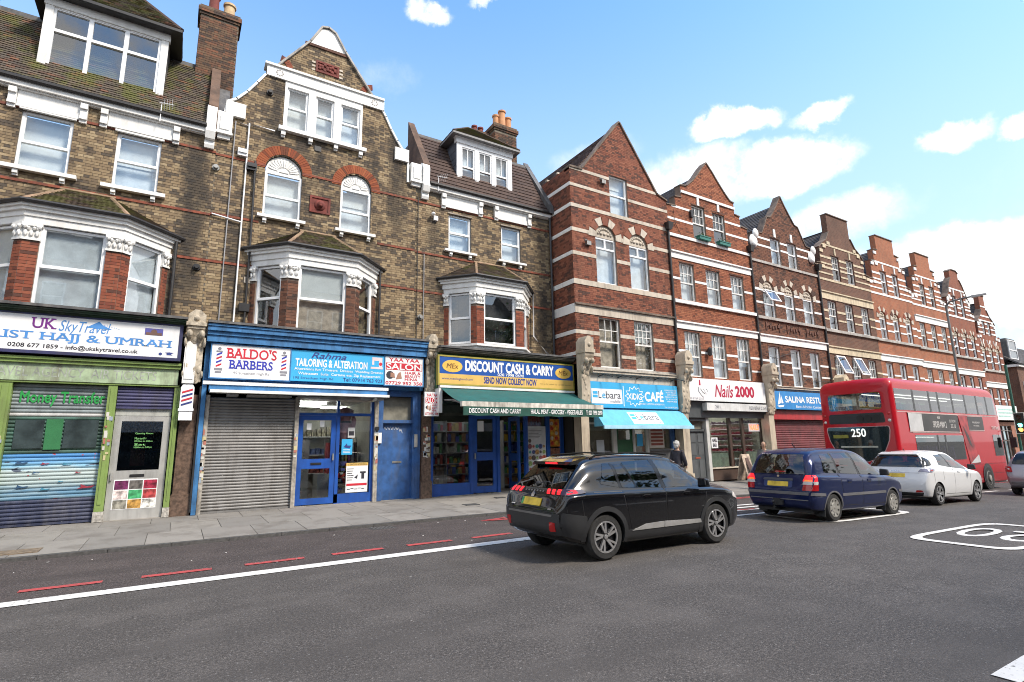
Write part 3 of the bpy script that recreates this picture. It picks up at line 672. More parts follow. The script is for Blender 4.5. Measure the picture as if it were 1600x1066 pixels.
for q in G: window(H2, F16, *q, 'sash', .52, back=BLIND if q[0] < 3.6 else NET, w=-.10, fr=.045)
s = MB(F16); s.box(1.84, 4.46, -.1, .16, 10.98, 11.10)
for x in (1.98, 2.76, 3.52, 4.30): s.box(x-.06, x+.06, 0, .12, 10.84, 10.978); s.box(x-.05, x+.05, 0, .07, 10.78, 10.838)
build('window_sill', s, WHITE, H2)
for q, cr in ((A1, 10.22), (A2, 10.19)):
    window(H2, F16, q[0], q[1], 8.24, 9.64, 'sash', .47, back=NET, sill=(.14, .14, .09), w=-.12)
    cu = (q[0]+q[1])/2; rr = (q[1]-q[0])/2
    f = MB(F16); f.prism(arch_poly(q[0]+.02, q[1]-.02, 9.645, 9.72, cr-.02), -.13, -.07)
    f.prism([(cu+(rr-.05)*.28*math.cos(R(t)), 9.70+.28*(rr-.05)*math.sin(R(t))) for t in range(0, 181, 15)], -.069, -.045)
    for t in range(12, 180, 13): a0, a1_ = R(t-4.6), R(t+4.6); f.prism([(cu+.17*math.cos(a0), 9.70+.17*math.sin(a0)), (cu+(rr-.12)*math.cos(a0), 9.70+(rr-.12)*math.sin(a0)), (cu+(rr-.075)*math.cos(R(t)), 9.70+(rr-.075)*math.sin(R(t))), (cu+(rr-.12)*math.cos(a1_), 9.70+(rr-.12)*math.sin(a1_)), (cu+.17*math.cos(a1_), 9.70+.17*math.sin(a1_))], -.069, -.048)
    build('fan_panel', f, WHITE, H2)
    voussoirs(H2, F16, cu, 9.72, rr+.005, rr+.28, -2, 182, 30, obrick)
strings(H2, F16, [out2]+holes, (9.74,)); strings(H2, F16, [rect(.3, 1.5, 4.6, 10), rect(4.95, 6.2, 4.6, 10)], (7.97, 6.62))
lips(H2, F16, out2[3:11], WHITE, th=.06); lips(H2, F16, out2[19:26], WHITE, th=.06)
lips(H2, F16, out2[11:18], mat('grey_coping', (.42, .40, .37), .85, var=.2, dirt=.5), th=.055, w1=.09)
t = MB(F16); t.prism([(2.60, 14.28), (3.71, 14.30), (3.36, 14.88), (3.14, 14.97), (2.94, 14.92)], -.02, .035); build('gable_cap', t, WHITE, H2)
t = MB(F16); t.box(2.45, 3.85, -.02, .05, 14.19, 14.275); build('gable_ledge', t, mat('dark_brick_ledge', (.10, .05, .035), .9, var=.3), H2)
def terra(B, u0, u1, v0, v1, boss):
    t = MB(F16); t.box(u0, u1, -.02, .02, v0, v1); t.box(u0, u1, .02, .045, v0, v0+.06); t.box(u0, u1, .02, .045, v1-.06, v1); t.box(u0, u0+.06, .02, .045, v0+.06, v1-.06); t.box(u1-.06, u1, .02, .045, v0+.06, v1-.06)
    uc, vc = (u0+u1)/2, (v0+v1)/2; t.T = None
    if boss:
        t.blob(F16(uc, .03, vc), .17, .05, .17, 12, 5); t.blob(F16(uc, .09, vc), .09, .06, .10, 10, 5); t.blob(F16(uc, .13, vc-.05), .04, .04, .04, 7, 4)
    else:
        for k in range(14): t.blob(F16(u0+.12+(u1-u0-.24)*(k % 7)/6, .03, v0+.14+(v1-v0-.28)*(k//7)+.04*math.sin(k*2.3)), .055, .03, .06, 7, 4)
    build('terracotta_panel', t, TERRA, B, smooth=40)
terra(H2, 2.80, 3.52, 13.35, 13.74, False); terra(H2, 2.85, 3.45, 8.62, 9.15, True)
q = MB(F16)
for u in (2.68, 3.53):
    for k in range(3): q.box(u, u+.11, -.01, .025, 13.36+k*.13, 13.42+k*.13)
build('panel_quoin', q, STONE, H2)
for u, a in ((1.72, 0), (4.66, 90)):     # quarter arches of red brick at the gable shoulders
    voussoirs(H2, F16, u+(.0 if a == 0 else -.0), 13.08, .26, .44, 5 if a == 0 else 95, 80 if a == 0 else 170, 8, rbrick)
for u in (1.78, 4.70):                   # incised rosettes on the white lintel
    t = MB(F16); 
    for k in range(8): t.T = None; t.blob(F16(u+.09*math.cos(k*.785), .072, 12.85+.09*math.sin(k*.785)), .03, .012, .03, 6, 4)
    build('rosette', t, mat('shaded_rosette', (.45, .43, .41), .8), H2)
kb = MB(F16); kb.box(.44, .95, -.28, .10, 11.02, 11.46); build('kneeler_block', kb, WHITE, H2)
kb = MB(F16); kb.box(5.44, 5.92, -.28, .10, 11.04, 11.48); build('kneeler_block', kb, WHITE, H2)
tiled(H2, [(.3, 21, 10.8), (.3, 16.28, 10.8), (3.14, 16.28, 14.6), (3.14, 21, 14.6)], rooftile3, 0, .3, .25); tiled(H2, [(6.2, 16.28, 10.8), (6.2, 21, 10.8), (3.14, 21, 14.6), (3.14, 16.28, 14.6)], rooftile3, 0, .3, .25)
bay(H2, 16.0, 15.15, 1.42, 2.26, 4.10, 4.94, 4.74, 6.22, 6.64, 7.13, 7.95, 2.72, 3.56, nb=120, pier_f=.27, pier_s=.22, bricks=dbrick, backs=(DARK, CURT, DARK))
party(H2, 6.40, -1)
GREYP = mat('grey_pipe', (.30, .30, .31), .5, var=.15)
downpipe(H2, [(1.07, 15.93, 4.85), (1.07, 15.93, 10.93), (1.75, 15.93, 10.90)], .022, UPVC, 'waste_pipe')
downpipe(H2, [(.72, 15.95, 4.85), (.72, 15.95, 10.9), (1.05, 15.95, 10.86)], .016, GREYP, 'cable_conduit')
downpipe(H2, [(1.33, 15.92, 4.85), (1.33, 15.92, 7.25), (1.30, 15.92, 9.8)], .03, GUTTER, 'soil_pipe')
downpipe(H2, [(.33, 15.93, 7.98), (1.06, 15.93, 7.88)], .022, UPVC, 'waste_pipe')
downpipe(H2, [(6.53, 15.95, 4.8), (6.53, 15.95, 7.85), (6.53, 15.95, 7.9)], .016, GREYP, 'cable_conduit')
downpipe(H2, [(6.30, 15.95, 4.9), (6.30, 15.95, 9.9)], .012, GUTTER, 'cable_conduit')
downpipe(H2, [(5.05, 15.90, 4.8), (5.05, 15.90, 7.15)], .035, GUTTER, 'downpipe')
downpipe(H1, [(-.40, 15.90, 4.8), (-.40, 15.90, 7.0)], .04, GUTTER, 'downpipe')
for u, v, m_, nm in ((.96, 9.97, UPVC, 'vent_box'), (1.22, 9.60, BLACK, 'vent_box'), (3.0, 10.72, BLACK, 'air_brick'), (1.30, 5.45, BLACK, 'junction_box'), (1.35, 6.25, STONE, 'air_brick')):
    k = MB(F16); s_ = .13 if nm != 'air_brick' else .10; k.box(u-s_, u+s_, -.0, .12 if nm != 'air_brick' else .03, v-s_*.85, v+s_*.85); k.box(u-s_*.8, u+s_*.8, .1, .16, v-s_*.2, v+.02) if nm == 'vent_box' else None
    build(nm, k, m_, H2)
for B_, u, v in ((H2, 1.55, 12.12), (H2, .33, 9.35), (H1, .10, 6.42), (H2, 6.42, 5.75)):
    k = MB(F16); k.T = None; k.lathe([(.10, 0), (.09, -.05), (.06, -.05), (.055, -.14), (.05, -.14)], (u, 15.99, v), 12, axis='y'); build('flue_outlet', k, BLACK if B_ is H1 or v > 10 else GREYMET, B_, smooth=40)

# ---- house 3: brown tiled mansard and a small dormer
H3 = thing('terrace_house', 'stock brick house with brown tiled mansard and small white dormer above the cash and carry', 'house', (9.0, 16.0, .13))
w3 = [(7.44, 8.30, 8.24, 9.56), (9.55, 10.38, 8.22, 9.56)]
out3 = rect(6.22, 11.78, 4.6, 10.30); holes = [rect(*q) for q in w3]
b = MB(F16); poly_wall(b, out3, holes); build('wall', b, MORTAR, H3)
pieces('brick', brick_rows([out3]+holes, 4.6, 10.1), F16, 'stock', ybrick, H3, 260, lambda a, c, e, f: e > 8.3 and f < 9.72)
for q in w3:
    window(H3, F16, *q, 'sash', .50, back=NET, sill=(.18, .14, .08), w=-.12); h = MB(F16); h.box(q[0]-.04, q[1]+.04, -.1, .05, q[3]+.005, q[3]+.05); build('window_hood', h, mat('sooty_hood', (.35, .3, .24), .8, dirt=.6), H3)
strings(H3, F16, [out3]+holes, (9.72, 7.93, 6.60))
bay(H3, 16.0, 15.15, 7.28, 8.06, 9.86, 10.64, 4.88, 6.22, 6.64, 7.13, 7.95, 8.50, 9.60, nb=0, pier_f=.28, pier_s=.20, backs=(DARK, DARK, DARK), base=True)
eaves(H3, F16, 6.66, 11.72, 10.42, [(7.14, 8.74, 9.80), (9.24, 10.84, 9.80)])
tiled(H3, [(6.66, 15.80, 10.44), (11.78, 15.80, 10.44), (11.78, 17.32, 13.05), (6.66, 17.32, 13.05)], rooftile3, 0, .30, .22)
rd = MB(); rd.box(6.66, 11.78, 17.28, 17.5, 13.0, 13.12); build('roof_ridge', rd, LEAD, H3)
fr = MB(); fr.box(6.66, 11.78, 17.4, 22, 12.85, 13.0); build('flat_roof', fr, LEAD, H3)
k = MB(); k.hull8([(11.56, 15.7, 10.4), (11.78, 15.7, 10.4), (11.78, 15.75, 10.75), (11.56, 15.75, 10.75), (11.56, 17.45, 12.9), (11.78, 17.45, 12.9), (11.78, 17.45, 13.35), (11.56, 17.45, 13.35)]); build('party_wall', k, LEAD, H3)
dl, dr, dz0, dz1 = 7.86, 10.21, 10.90, 12.52
c = MB(FD); DZ = [(dl+.19, dl+.73), (dl+.90, dl+1.45), (dl+1.62, dl+2.16)]
poly_wall(c, rect(dl, dr, dz0, dz1+.02), [rect(a, e, dz0+.10, dz1-.10) for a, e in DZ], w=.03, thick=.12); c.box(dl-.04, dr+.04, -.1, .07, dz1+.022, dz1+.22); c.box(dl-.09, dr+.09, -.1, .12, dz1+.22, dz1+.30); c.box(dl-.02, dr+.02, -.05, .06, dz0-.06, dz0-.002); build('dormer_surround', c, UPVC, H3)
for a, e in DZ: window(H3, FD, a, e, dz0+.10, dz1-.10, 'georg', .46, w=-.07, bars=(2, 1), back=NET, name='dormer_window', fr=.045)
c = MB(); c.box(dl, dl+.08, dy+.03, 17.6, dz0-.1, dz1+.2); c.box(dr-.08, dr, dy+.03, 17.6, dz0-.1, dz1+.2); build('dormer_cheek', c, mat('blue_slate_cheek', (.075, .085, .105), .6, var=.3), H3)
for k in range(6):
    c = MB(); c.box(dl-.02, dl-.002, dy+.05, 17.4, dz0-.05+k*.28, dz0+.21+k*.28); build('slate', c, mat('blue_slate_cheek'), H3)
o = .24; e0, e1 = dz1+.32, dz1+1.42
A, Bq, Cq, D = (dl-o, dy-o, e0), (dr+o, dy-o, e0), (dr+o, 18.2, e0), (dl-o, 18.2, e0); xm = (dl+dr)/2; r0, r1 = (xm-.25, dy+.95, e1), (xm+.1, dy+.95, e1)
tiled(H3, [A, Bq, r1, r0], rooftile, 0); tiled(H3, [Bq, Cq, (r1[0], 18.2, e1), r1], rooftile, 0); tiled(H3, [D, A, r0, (r0[0], 18.2, e1)], rooftile, 0)
h = MB(); h.tube([A, r0], .05, 6); h.tube([Bq, r1], .05, 6); h.tube([r0, r1], .05, 6); build('hip_tile', h, rooftile3(False), H3)
g = MB(); g.box(dl-o-.02, dr+o+.02, dy-o-.03, 18.2, e0-.09, e0-.02); build('dormer_soffit', g, mat('grey_soffit', (.2, .2, .2), .6), H3)
chimney(H3, 10.62, 11.72, 18.2, 19.1, 12.6, 15.35, [(10.85, 18.5, .55, .14), (11.12, 18.42, .80, .16), (11.48, 18.5, .62, .15), (11.3, 18.85, .5, .14)], cbrick, [POT]*4)
chimney(H3, 9.85, 10.5, 18.6, 19.3, 12.6, 15.0, [(10.0, 18.9, .35, .12), (10.3, 18.9, .35, .12)], cbrick, [TERRA, TERRA])
downpipe(H3, [(11.68, 15.86, .2), (11.68, 15.86, 10.3)], .045, mat('dark_pipe', (.05, .05, .055), .5), 'downpipe')
downpipe(H3, [(10.82, 15.90, 7.1), (10.80, 15.88, 5.5), (11.0, 15.3, 4.75)], .035, GREYP, 'downpipe')
k = MB(F16); k.box(6.86, 7.0, 0, .10, 9.18, 9.34); k.T = None; k.blob((6.80, 15.85, 9.36), .07, .10, .06); build('security_light', k, UPVC, H3)
# ---- plain neighbour that carries the terrace on past the left edge
H0 = thing('terrace_house', 'stock brick house carrying the terrace on beyond the left edge of the picture', 'house', (-8.5, 16.0, .13))
w0 = [(-9.9, -8.9, 8.3, 9.76), (-7.7, -6.7, 8.3, 9.76), (-9.9, -8.9, 5.2, 6.8), (-7.7, -6.7, 5.2, 6.8)]; out0 = rect(-11.4, -5.62, -.2, 10.34)
b = MB(F16); poly_wall(b, out0, [rect(*q) for q in w0]+[rect(-11.0, -6.0, .15, 3.2)]); build('wall', b, mat_bricktex('plain_stock_brick', (.31, .23, .14), (.17, .125, .085), (.16, .14, .11), .5), H0)
for q in w0: window(H0, F16, *q, 'sash', .5, back=NET, sill=(.2, .14, .1))
k = MB(F16); k.box(-11.0, -6.0, -.3, -.2, .15, 3.2); build('shutter_sheet', k, mat('galvanised_sheet', (.2, .2, .19), .55), H0); k = MB(F16); k.box(-11.2, -5.8, 0, .5, 3.4, 4.6); build('fascia', k, mat('plain_red_fascia', (.3, .05, .05), .5, dirt=.3), H0)
eaves(H0, F16, -11.4, -5.65, 10.44, [(-10.2, -8.6, 9.84), (-8.0, -6.4, 9.84)])
tiled(H0, [(-11.4, 15.80, 10.46), (-5.62, 15.80, 10.46), (-5.62, 17.32, 13.10), (-11.4, 17.32, 13.10)], rooftile, 0, .3, .2); k = MB(); k.box(-11.4, -5.62, 17.3, 22, -.2, 13.0); build('rear_block', k, DARK, H0)

# ================================================================ shopfronts of the stock-brick houses
GREEN = mat('lime_green_paint', (.205, .30, .085), .45, var=.1, dirt=.45, dcol=(.10, .09, .06))
FADED = mat('faded_green_fascia', (.34, .44, .28), .6, var=.25, vs=5, dirt=.8, dcol=(.16, .14, .11))
NAVY = mat('navy_paint', (.035, .038, .11), .5, var=.25, dirt=.4)
BLUE = mat('royal_blue_paint', (.018, .085, .36), .35, var=.15, dirt=.3, dcol=(.03, .04, .08))
BLUE2 = mat('worn_blue_paint', (.03, .10, .28), .5, var=.25, vs=5, dirt=.5, dcol=(.10, .12, .16))
CORNBLUE = mat('cornice_blue', (.05, .19, .42), .45, var=.2, dirt=.55, dcol=(.02, .03, .05))
ALU = mat('aluminium_frame', (.50, .50, .48), .4, .4, var=.1, dirt=.4)
STEEL = mat('galvanised_slat', (.23, .226, .22), .55, .3, var=.12, dirt=.6, dcol=(.11, .10, .09))
CONC = mat('concrete_sill', (.30, .28, .25), .9, var=.2, dirt=.5)
SIGNW = mat('white_sign_face', (.80, .81, .82), .35, var=.02, dirt=.12)
PURPLE = mat('purple_lettering', (.16, .02, .22), .5); SKYL = mat('sky_blue_lettering', (.07, .25, .60), .5); NAVYL = mat('navy_lettering', (.03, .05, .22), .5)
REDL = mat('red_lettering', (.55, .02, .04), .5); BLKL = mat('black_lettering', (.03, .03, .04), .5); WHTL = mat('white_lettering', (.85, .86, .86), .5)
LBLUE = mat('light_blue_sign', (.05, .40, .72), .4, var=.03); GRNL = mat('green_lettering', (.02, .28, .06), .5); GREYL = mat('grey_lettering', (.22, .22, .25), .5)
YEL = mat('yellow_sign', (.70, .46, .13), .4, var=.06); GOLDM = mat('gold_oval', (.75, .48, .10), .4); SBLUE = mat('deep_blue_sign', (.015, .085, .36), .4, var=.05)
def interior(B, x0, x1, y0, y1, z0, z1, wall, floor, ceil, lights=(), es=5):
    b = MB(); b.box(x0, x1, y1, y1+.05, z0, z1); build('back_wall', b, wall, B)
    for a, c in ((x0-.04, x0), (x1, x1+.04)): b = MB(); b.box(a, c, y0, y1, z0, z1); build('side_wall', b, wall, B)
    b = MB(); b.box(x0, x1, y0, y1, z0-.05, z0); build('shop_floor', b, floor, B)
    b = MB(); b.box(x0, x1, y0, y1, z1, z1+.05); build('shop_ceiling', b, ceil, B)
    for (lx, ly, l) in lights:
        b = MB(); b.box(lx-l/2, lx+l/2, ly-.06, ly+.06, z1-.08, z1-.03); build('ceiling_or_fill_strip', b, mat('ceiling_or_fill_tube_%d' % es, (.9, .9, .9), .5, emit=(1, .97, .9), estr=es), B)  # real ceiling tubes in the tailor shop; fill strips added in the other shops
def shelves(name, label, cat, x0, x1, y, z0, z1, n, pal, group=None, dep=.35):
    t = thing(name, label, cat, ((x0+x1)/2, y, z0), group)
    f = MB(); f.box(x0, x0+.03, y-dep, y, z0, z1); f.box(x1-.03, x1, y-dep, y, z0, z1); f.box(x0+.03, x1-.03, y-.03, y, z0, z1); build('frame', f, mat('shelf_white', (.5, .5, .48), .6), t)
    g = [MB() for _ in pal]
    for k in range(n):
        z = z0+.1+(z1-z0-.1)*k/n; s = MB(); s.box(x0+.031, x1-.031, y-dep, y-.031, z, z+.03); build('shelf', s, mat('shelf_white'), t)
        u = x0+.05
        while u < x1-.2:
            w_, h_ = .05+rng.random()*.12, (z1-z0)/n*(.4+.45*rng.random()); g[rng.randrange(len(pal))].box(u, u+w_, y-dep+.02, y-.08, z+.031, z+.031+h_); u += w_+.015
    for q, c in zip(g, pal):
        if q.v: o = build('packets', q, mat('packet_%d_%d_%d' % tuple(int(x*99) for x in c), c, .5), t); o['kind'] = 'stuff'
    return t
GROC = [(.55, .08, .05), (.6, .42, .06), (.1, .3, .1), (.6, .58, .5), (.08, .12, .4), (.35, .2, .1)]
def shutter(name, label, u0, u1, v0, v1, Y, zone, pitch=.078, group=None, box=True):
    """rolled-down shutter, each lath a part; zone(v) gives the lath's material"""
    t = thing(name, label, 'roller shutter', ((u0+u1)/2, Y, v0), group); F = FY(Y); me = {}
    n = int((v1-v0)/pitch); p = (v1-v0)/n; base = off(t)
    for k in range(n):
        m = zone(v0+(k+.5)*p)
        if m.name not in me:
            b = MB(F); prof = [(-.01, 0), (.0, .004), (.014, p*.25), (.018, p*.5), (.013, p*.78), (.0, p*.97), (-.01, p)]
            b.T = Fr((0, 0, 0), F.U, F.V, F.W); xprism(b, prof, u0-base[0], u1-base[0]); o = build('lath', b, m, t, local=True, smooth=50); me[m.name] = o.data
        else: o = link('lath', me[m.name], t)
        o.location = (0, 0, v0+k*p-base[2])
    b = MB(F); b.box(u0, u1, -.02, .03, v0-.05, v0-.002); build('bottom_rail', b, zone(v0), t)
    return t
def board(name, label, F, u0, u1, v0, v1, m, th=.05, edge=None, cat='shop sign', group=None, fr=.03):
    Yc = F(0, 0, 0)[1]; t = thing(name, label, cat, F((u0+u1)/2, 0, v0), group)
    b = MB(F); b.box(u0, u1, -th, 0, v0, v1); build('panel', b, m, t)
    if edge:
        e = MB(F); e.box(u0-fr, u0-.002, -th, .012, v0-fr, v1+fr); e.box(u1+.002, u1+fr, -th, .012, v0-fr, v1+fr); e.box(u0, u1, -th, .012, v1+.002, v1+fr); e.box(u0, u1, -th, .012, v0-fr, v0-.002); build('frame', e, edge, t)
    return t
def door(B, F, u0, u1, v0, v1, m, panes, fr=.07, glass=None, th=.05, w=0., letter=None, handle=None, solid=False, hm=None):
    d = MB(F)
    if solid: d.box(u0, u1, w-th, w, v0, v1)
    else: poly_wall(d, rect(u0, u1, v0, v1), [rect(*p) for p in panes], w, th)
    D = build('door', d, m, B)
    for p in ([] if solid else panes):
        g = MB(F); g.box(p[0]-.01, p[1]+.01, w-th*.6, w-th*.4, p[2]-.01, p[3]+.01); build('pane', g, glass or GLASS_SHOP, D)
    if letter: g = MB(F); a, c = letter; g.box(a-.14, a+.14, w, w+.012, c-.03, c+.03); g.box(a-.11, a+.11, w+.012, w+.018, c-.012, c+.012); build('letter_plate', g, hm or BLACK, D)
    if handle: g = MB(F); a, c = handle; g.box(a-.015, a+.015, w, w+.05, c-.09, c+.09); build('handle', g, hm or ALU, D)
    return D
def stickers(B, F, u0, u1, v0, v1, n, w=.012):
    b = [MB(F) for _ in range(5)]
    for k in range(n):
        u, v = u0+rng.random()*(u1-u0), v0+rng.random()*(v1-v0); s, h = .02+rng.random()*.035, .02+rng.random()*.05
        b[k % 5].box(max(u0, u-s), min(u1, u+s), w-.012, w+.001*(k % 4), v-h, v+h)
    for q, c in zip(b, ((.55, .53, .48), (.42, .16, .12), (.52, .46, .26), (.30, .36, .42), (.62, .60, .55))):
        if q.v: build('sticker', q, mat('sticker_%d' % int(c[0]*100+c[2]*10), c, .6), B, kind='stuff')
def pilaster(B, u0, u1, Y, z1, base, m=MARBLE):
    b = MB(FY(Y)); b.box(u0, u1, -.4, 0, base+.5, z1); build('pilaster', b, m, B); b = MB(FY(Y)); b.box(u0-.03, u1+.03, -.4, .04, base-.1, base+.48); b.box(u0-.015, u1+.015, -.4, .02, base+.48, base+.5); build('pilaster_base', b, m, B)
def slab_cornice(B, u0, u1, Yf, zt, m, m2, steps=((0, .05), (.05, .12), (.12, .24), (.24, .30))):
    b = MB(); b.hull8([(u0, 16.0, zt+.05), (u1, 16.0, zt+.05), (u1, Yf-.04, zt-.04), (u0, Yf-.04, zt-.04), (u0, 16.0, zt+.12), (u1, 16.0, zt+.12), (u1, Yf-.04, zt+.02), (u0, Yf-.04, zt+.02)]); build('lead_flat', b, LEAD, B)
    b = MB()
    for k, (a, c) in enumerate(steps): b.box(u0+.01, u1-.01, Yf+(0, .03, .09, .13)[k], 16.0, zt-.05-c, zt-.05-a-.002)
    build('cornice', b, m2, B)
    k = MB(); k.box(u0, u1, 15.62, 16.3, 3.1, zt-.36); build('bressumer', k, DARK, B)

F1 = FY(15.42)
# ---- travel shop
S1 = thing('shopfront', 'green framed shopfront of the travel shop with a grey framed glazed door', 'shopfront', (-2.6, 15.4, .13))
slab_cornice(S1, -5.6, 0.02, 15.0, 4.82, LEAD, mat('dark_green_cornice', (.02, .05, .025), .6, var=.3, dirt=.5, dcol=(.12, .11, .09)), ((0, .03), (.03, .06), (.06, .09), (.09, .11)))
b = MB(F1); b.box(-5.6, -.02, -.5, .16, 3.585, 3.70); b.box(-5.6, -.02, -.5, .20, 3.66, 3.72); b.box(-5.6, -.02, -.5, .08, 3.16, 3.20); build('green_rail', b, GREEN, S1)
b = MB(F1); b.box(-5.6, -.06, -.5, .10, 3.202, 3.583); build('fascia', b, FADED, S1)
text('TRAVEL AGENCY  AIR TICKETS', F1, -3.6, 3.29, -.5, 3.50, mat('ghost_lettering', (.30, .33, .29), .7, var=.4, vs=9), S1, w=.102)
for a, c in ((-3.27, -3.06), (-1.40, -1.23), (-.11, .01)):
    b = MB(F1); b.box(a, c, -.25, .06, .35, 3.158); b.box(a+.05, c-.05, .06, .075, .5, 3.1); build('mullion', b, GREEN, S1); b = MB(F1); b.box(a-.01, c+.01, -.25, .065, .13, .348); build('mullion_foot', b, mat('peeled_paint', (.42, .40, .36), .8, var=.4, vs=14, dirt=.7), S1)
stickers(S1, F1, -3.24, -3.09, 1.4, 2.2, 9, .078); stickers(S1, F1, -1.38, -1.25, 1.5, 2.5, 12, .078)
door(S1, F1, -1.22, -.13, .14, 2.46, ALU, [(-1.08, -.27, 1.22, 2.34)], letter=(-.68, 1.10), handle=(-1.16, 1.1), w=-.03, glass=mat_glass('door_glass', (.62, .68, .66), .06))
b = MB(F1); b.box(-1.22, -.13, -.2, -.05, 2.47, 2.66); build('transom_panel', b, mat('pale_panel', (.42, .43, .40), .6, dirt=.4), S1)
interior(S1, -1.5, .0, 15.6, 17.5, .14, 2.7, mat('dim_wall', (.10, .10, .09), .9), DARK, DARK)
b = MB(); b.box(-1.1, -.2, 16.5, 16.9, .14, 1.1); b.box(-.9, -.6, 16.4, 16.45, 1.3, 1.8); build('counter', b, mat('counter_red', (.20, .05, .04), .6), S1)
for k, (s_, z) in enumerate((('Opening Hours', 2.06), ('Mon to Fri', 1.95), ('09:30am to 6:00pm', 1.88), ('Sat', 1.81), ('10:00am to 5:00pm', 1.74))): text(s_, F1, -.80, z-.03, -.45 if k in (0, 2, 4) else -.58, z+.02, mat('pale_green_lettering', (.25, .6, .2), .6), S1, w=-.03)
b = MB(F1); b.box(-1.22, -.13, -.3, .05, .10, .138); build('door_step', b, CONC, S1)
shg = mat('purple_grey_lath', (.055, .055, .135), .5, var=.2, dirt=.5)
shutter('roller_shutter', 'short navy shutter half rolled over the travel shop door', -1.22, -.12, 2.68, 3.15, 15.44, lambda v: shg)
def picmat():
    n = NT('printed_plane_picture'); p = n.obj(); gp = n.pos(); s = n.n('ShaderNodeSeparateXYZ', {0: gp}); z = s.outputs[2]
    st = n.noise(n.scale(gp, 1.3, 1, 9), 1.0, 5, .6)
    base = n.ramp(n.math('ADD', n.step(z, .75, 1.65), n.math('MULTIPLY', n.math('SUBTRACT', st, .5), .55)), [(0, (.10, .22, .33)), (.25, (.34, .42, .42)), (.6, (.42, .50, .50)), (.8, (.20, .42, .58)), (1, (.06, .22, .48))])
    w = n.noise(n.scale(gp, 2.2, 1, 6), 1.4, 3, .5); c = n.mix(n.step(w, .66, .70), base, (.06, .08, .12)); w2 = n.noise(n.scale(gp, 3, 1, 3.5), 1.9, 2, .5); c = n.mix(n.step(w2, .70, .73), c, (.35, .03, .04))
    n.bsdf(c, .5); return n.m
PIC = picmat()
LATHG = mat('pale_lath', (.23, .27, .28), .5, .2, var=.1, dirt=.4); LATHN = mat('navy_lath', (.024, .032, .072), .55, var=.3, dirt=.5, dcol=(.12, .12, .14))
LATHD = mat('green_print_lath', (.045, .11, .085), .45, var=.6, vs=1.2, dirt=.3); LATHR = mat('white_rail_lath', (.45, .45, .44), .5, dirt=.3)
zone1 = lambda v: LATHN if v < .68 else PIC if v < 1.66 else LATHD if v < 2.42 else LATHR if v < 2.48 else LATHG
for a, c, lab in ((-3.055, -1.405, 'shutter lettered in green beside the travel shop door with a blue and cream picture'), (-5.5, -3.275, 'picture printed shutter at the left edge, cut by the left green post')):
    t = shutter('roller_shutter', lab, a, c, .19, 3.15, 15.50, zone1)
    F = FY(15.468); 
    text('Money Transfer' if a > -4 else 'Exchange', F, a+.13 if a > -4 else a+.6, 2.66, c-.05, 2.98, GRNL, t, bold=.025)
    for k, (u, v, s_) in enumerate(((.18, 1.42, .16), (.62, 1.40, .10), (.98, 1.38, .12), (.50, 1.22, .09), (1.22, 1.20, .08), (.95, 1.02, .07), (.25, .92, .15), (1.30, .86, .20), (.66, .86, .12))):
        b = MB(F); b.prism([(a+u, v), (a+u+s_*1.3, v+s_*.10), (a+u+s_*1.6, v+s_*.32), (a+u+s_*.9, v+s_*.22), (a+u+s_*.3, v+s_*.5), (a+u+s_*.35, v+s_*.18)], .002, .008); build('printed_shape', b, (mat('print_navy', (.03, .08, .16), .5), mat('print_red', (.28, .03, .05), .5), mat('print_teal', (.05, .22, .32), .5))[k % 3], t)
    for (x0, x1) in ((.12, .60), (.95, 1.55)):
        b = MB(F); b.box(a+x0, a+x1, 0, .006, 1.75, 2.36); build('printed_window', b, mat('printed_dark_glass', (.035, .05, .052), .3, var=.5, vs=2), t)
    b = MB(F); b.box(a+.63, a+.92, 0, .005, 1.72, 2.38); build('printed_stripe', b, mat('printed_green', (.03, .16, .06), .5), t)
FS = FY(15.16)
T1 = board('shop_sign', 'white travel agency sign with purple UK, SkyTravel script and blue Hajj and Umrah lettering', FS, -5.4, -.12, 3.84, 4.62, SIGNW, .12, NAVY, fr=.07)
text('UK', FS, -2.87, 4.33, -2.44, 4.56, PURPLE, T1, bold=.015, serif=True); text('SkyTravel', FS, -2.40, 4.22, -1.48, 4.55, SKYL, T1, shear=.3)
text('SPECIALIST HAJJ & UMRAH', FS, -4.62, 4.03, -.26, 4.25, SKYL, T1, bold=.015, serif=True); text('0208 677 1859 - info@ukskytravel.co.uk', FS, -3.20, 3.87, -.92, 3.99, BLKL, T1, bold=.02)
b = MB(FS); b.prism([(-1.93, 4.42), (-1.70, 4.58), (-1.55, 4.42)], 0, .004); b.prism([(-1.8, 4.41), (-1.62, 4.50), (-1.45, 4.41)], 0, .005)
for k in range(7): b.box(-1.60+k*.045, -1.585+k*.045, 0, .004, 4.50-.012*k, 4.515-.012*k)
build('peak_logo', b, SKYL, T1)
b = MB(FS); b.box(-.82, -.46, 0, .004, 4.36, 4.52); build('photo_print', b, mat('purple_print', (.10, .10, .35), .5), T1); b = MB(FS); b.box(-.80, -.48, .004, .008, 4.36, 4.42); b.prism(arch_poly(-.70, -.58, 4.42, 4.45, 4.50, 6), .004, .008); build('photo_building', b, mat('brown_print', (.16, .09, .07), .5), T1)
b = MB(FS); b.prism(arc_pts(-.47, 3.92, .035, 0, 340, 12), 0, .004); b.prism([(-.36, 3.90), (-.22, 3.90), (-.26, 3.93), (-.20, 3.96), (-.29, 3.97), (-.38, 3.96), (-.33, 3.93)], 0, .004); build('trade_mark', b, NAVYL, T1)
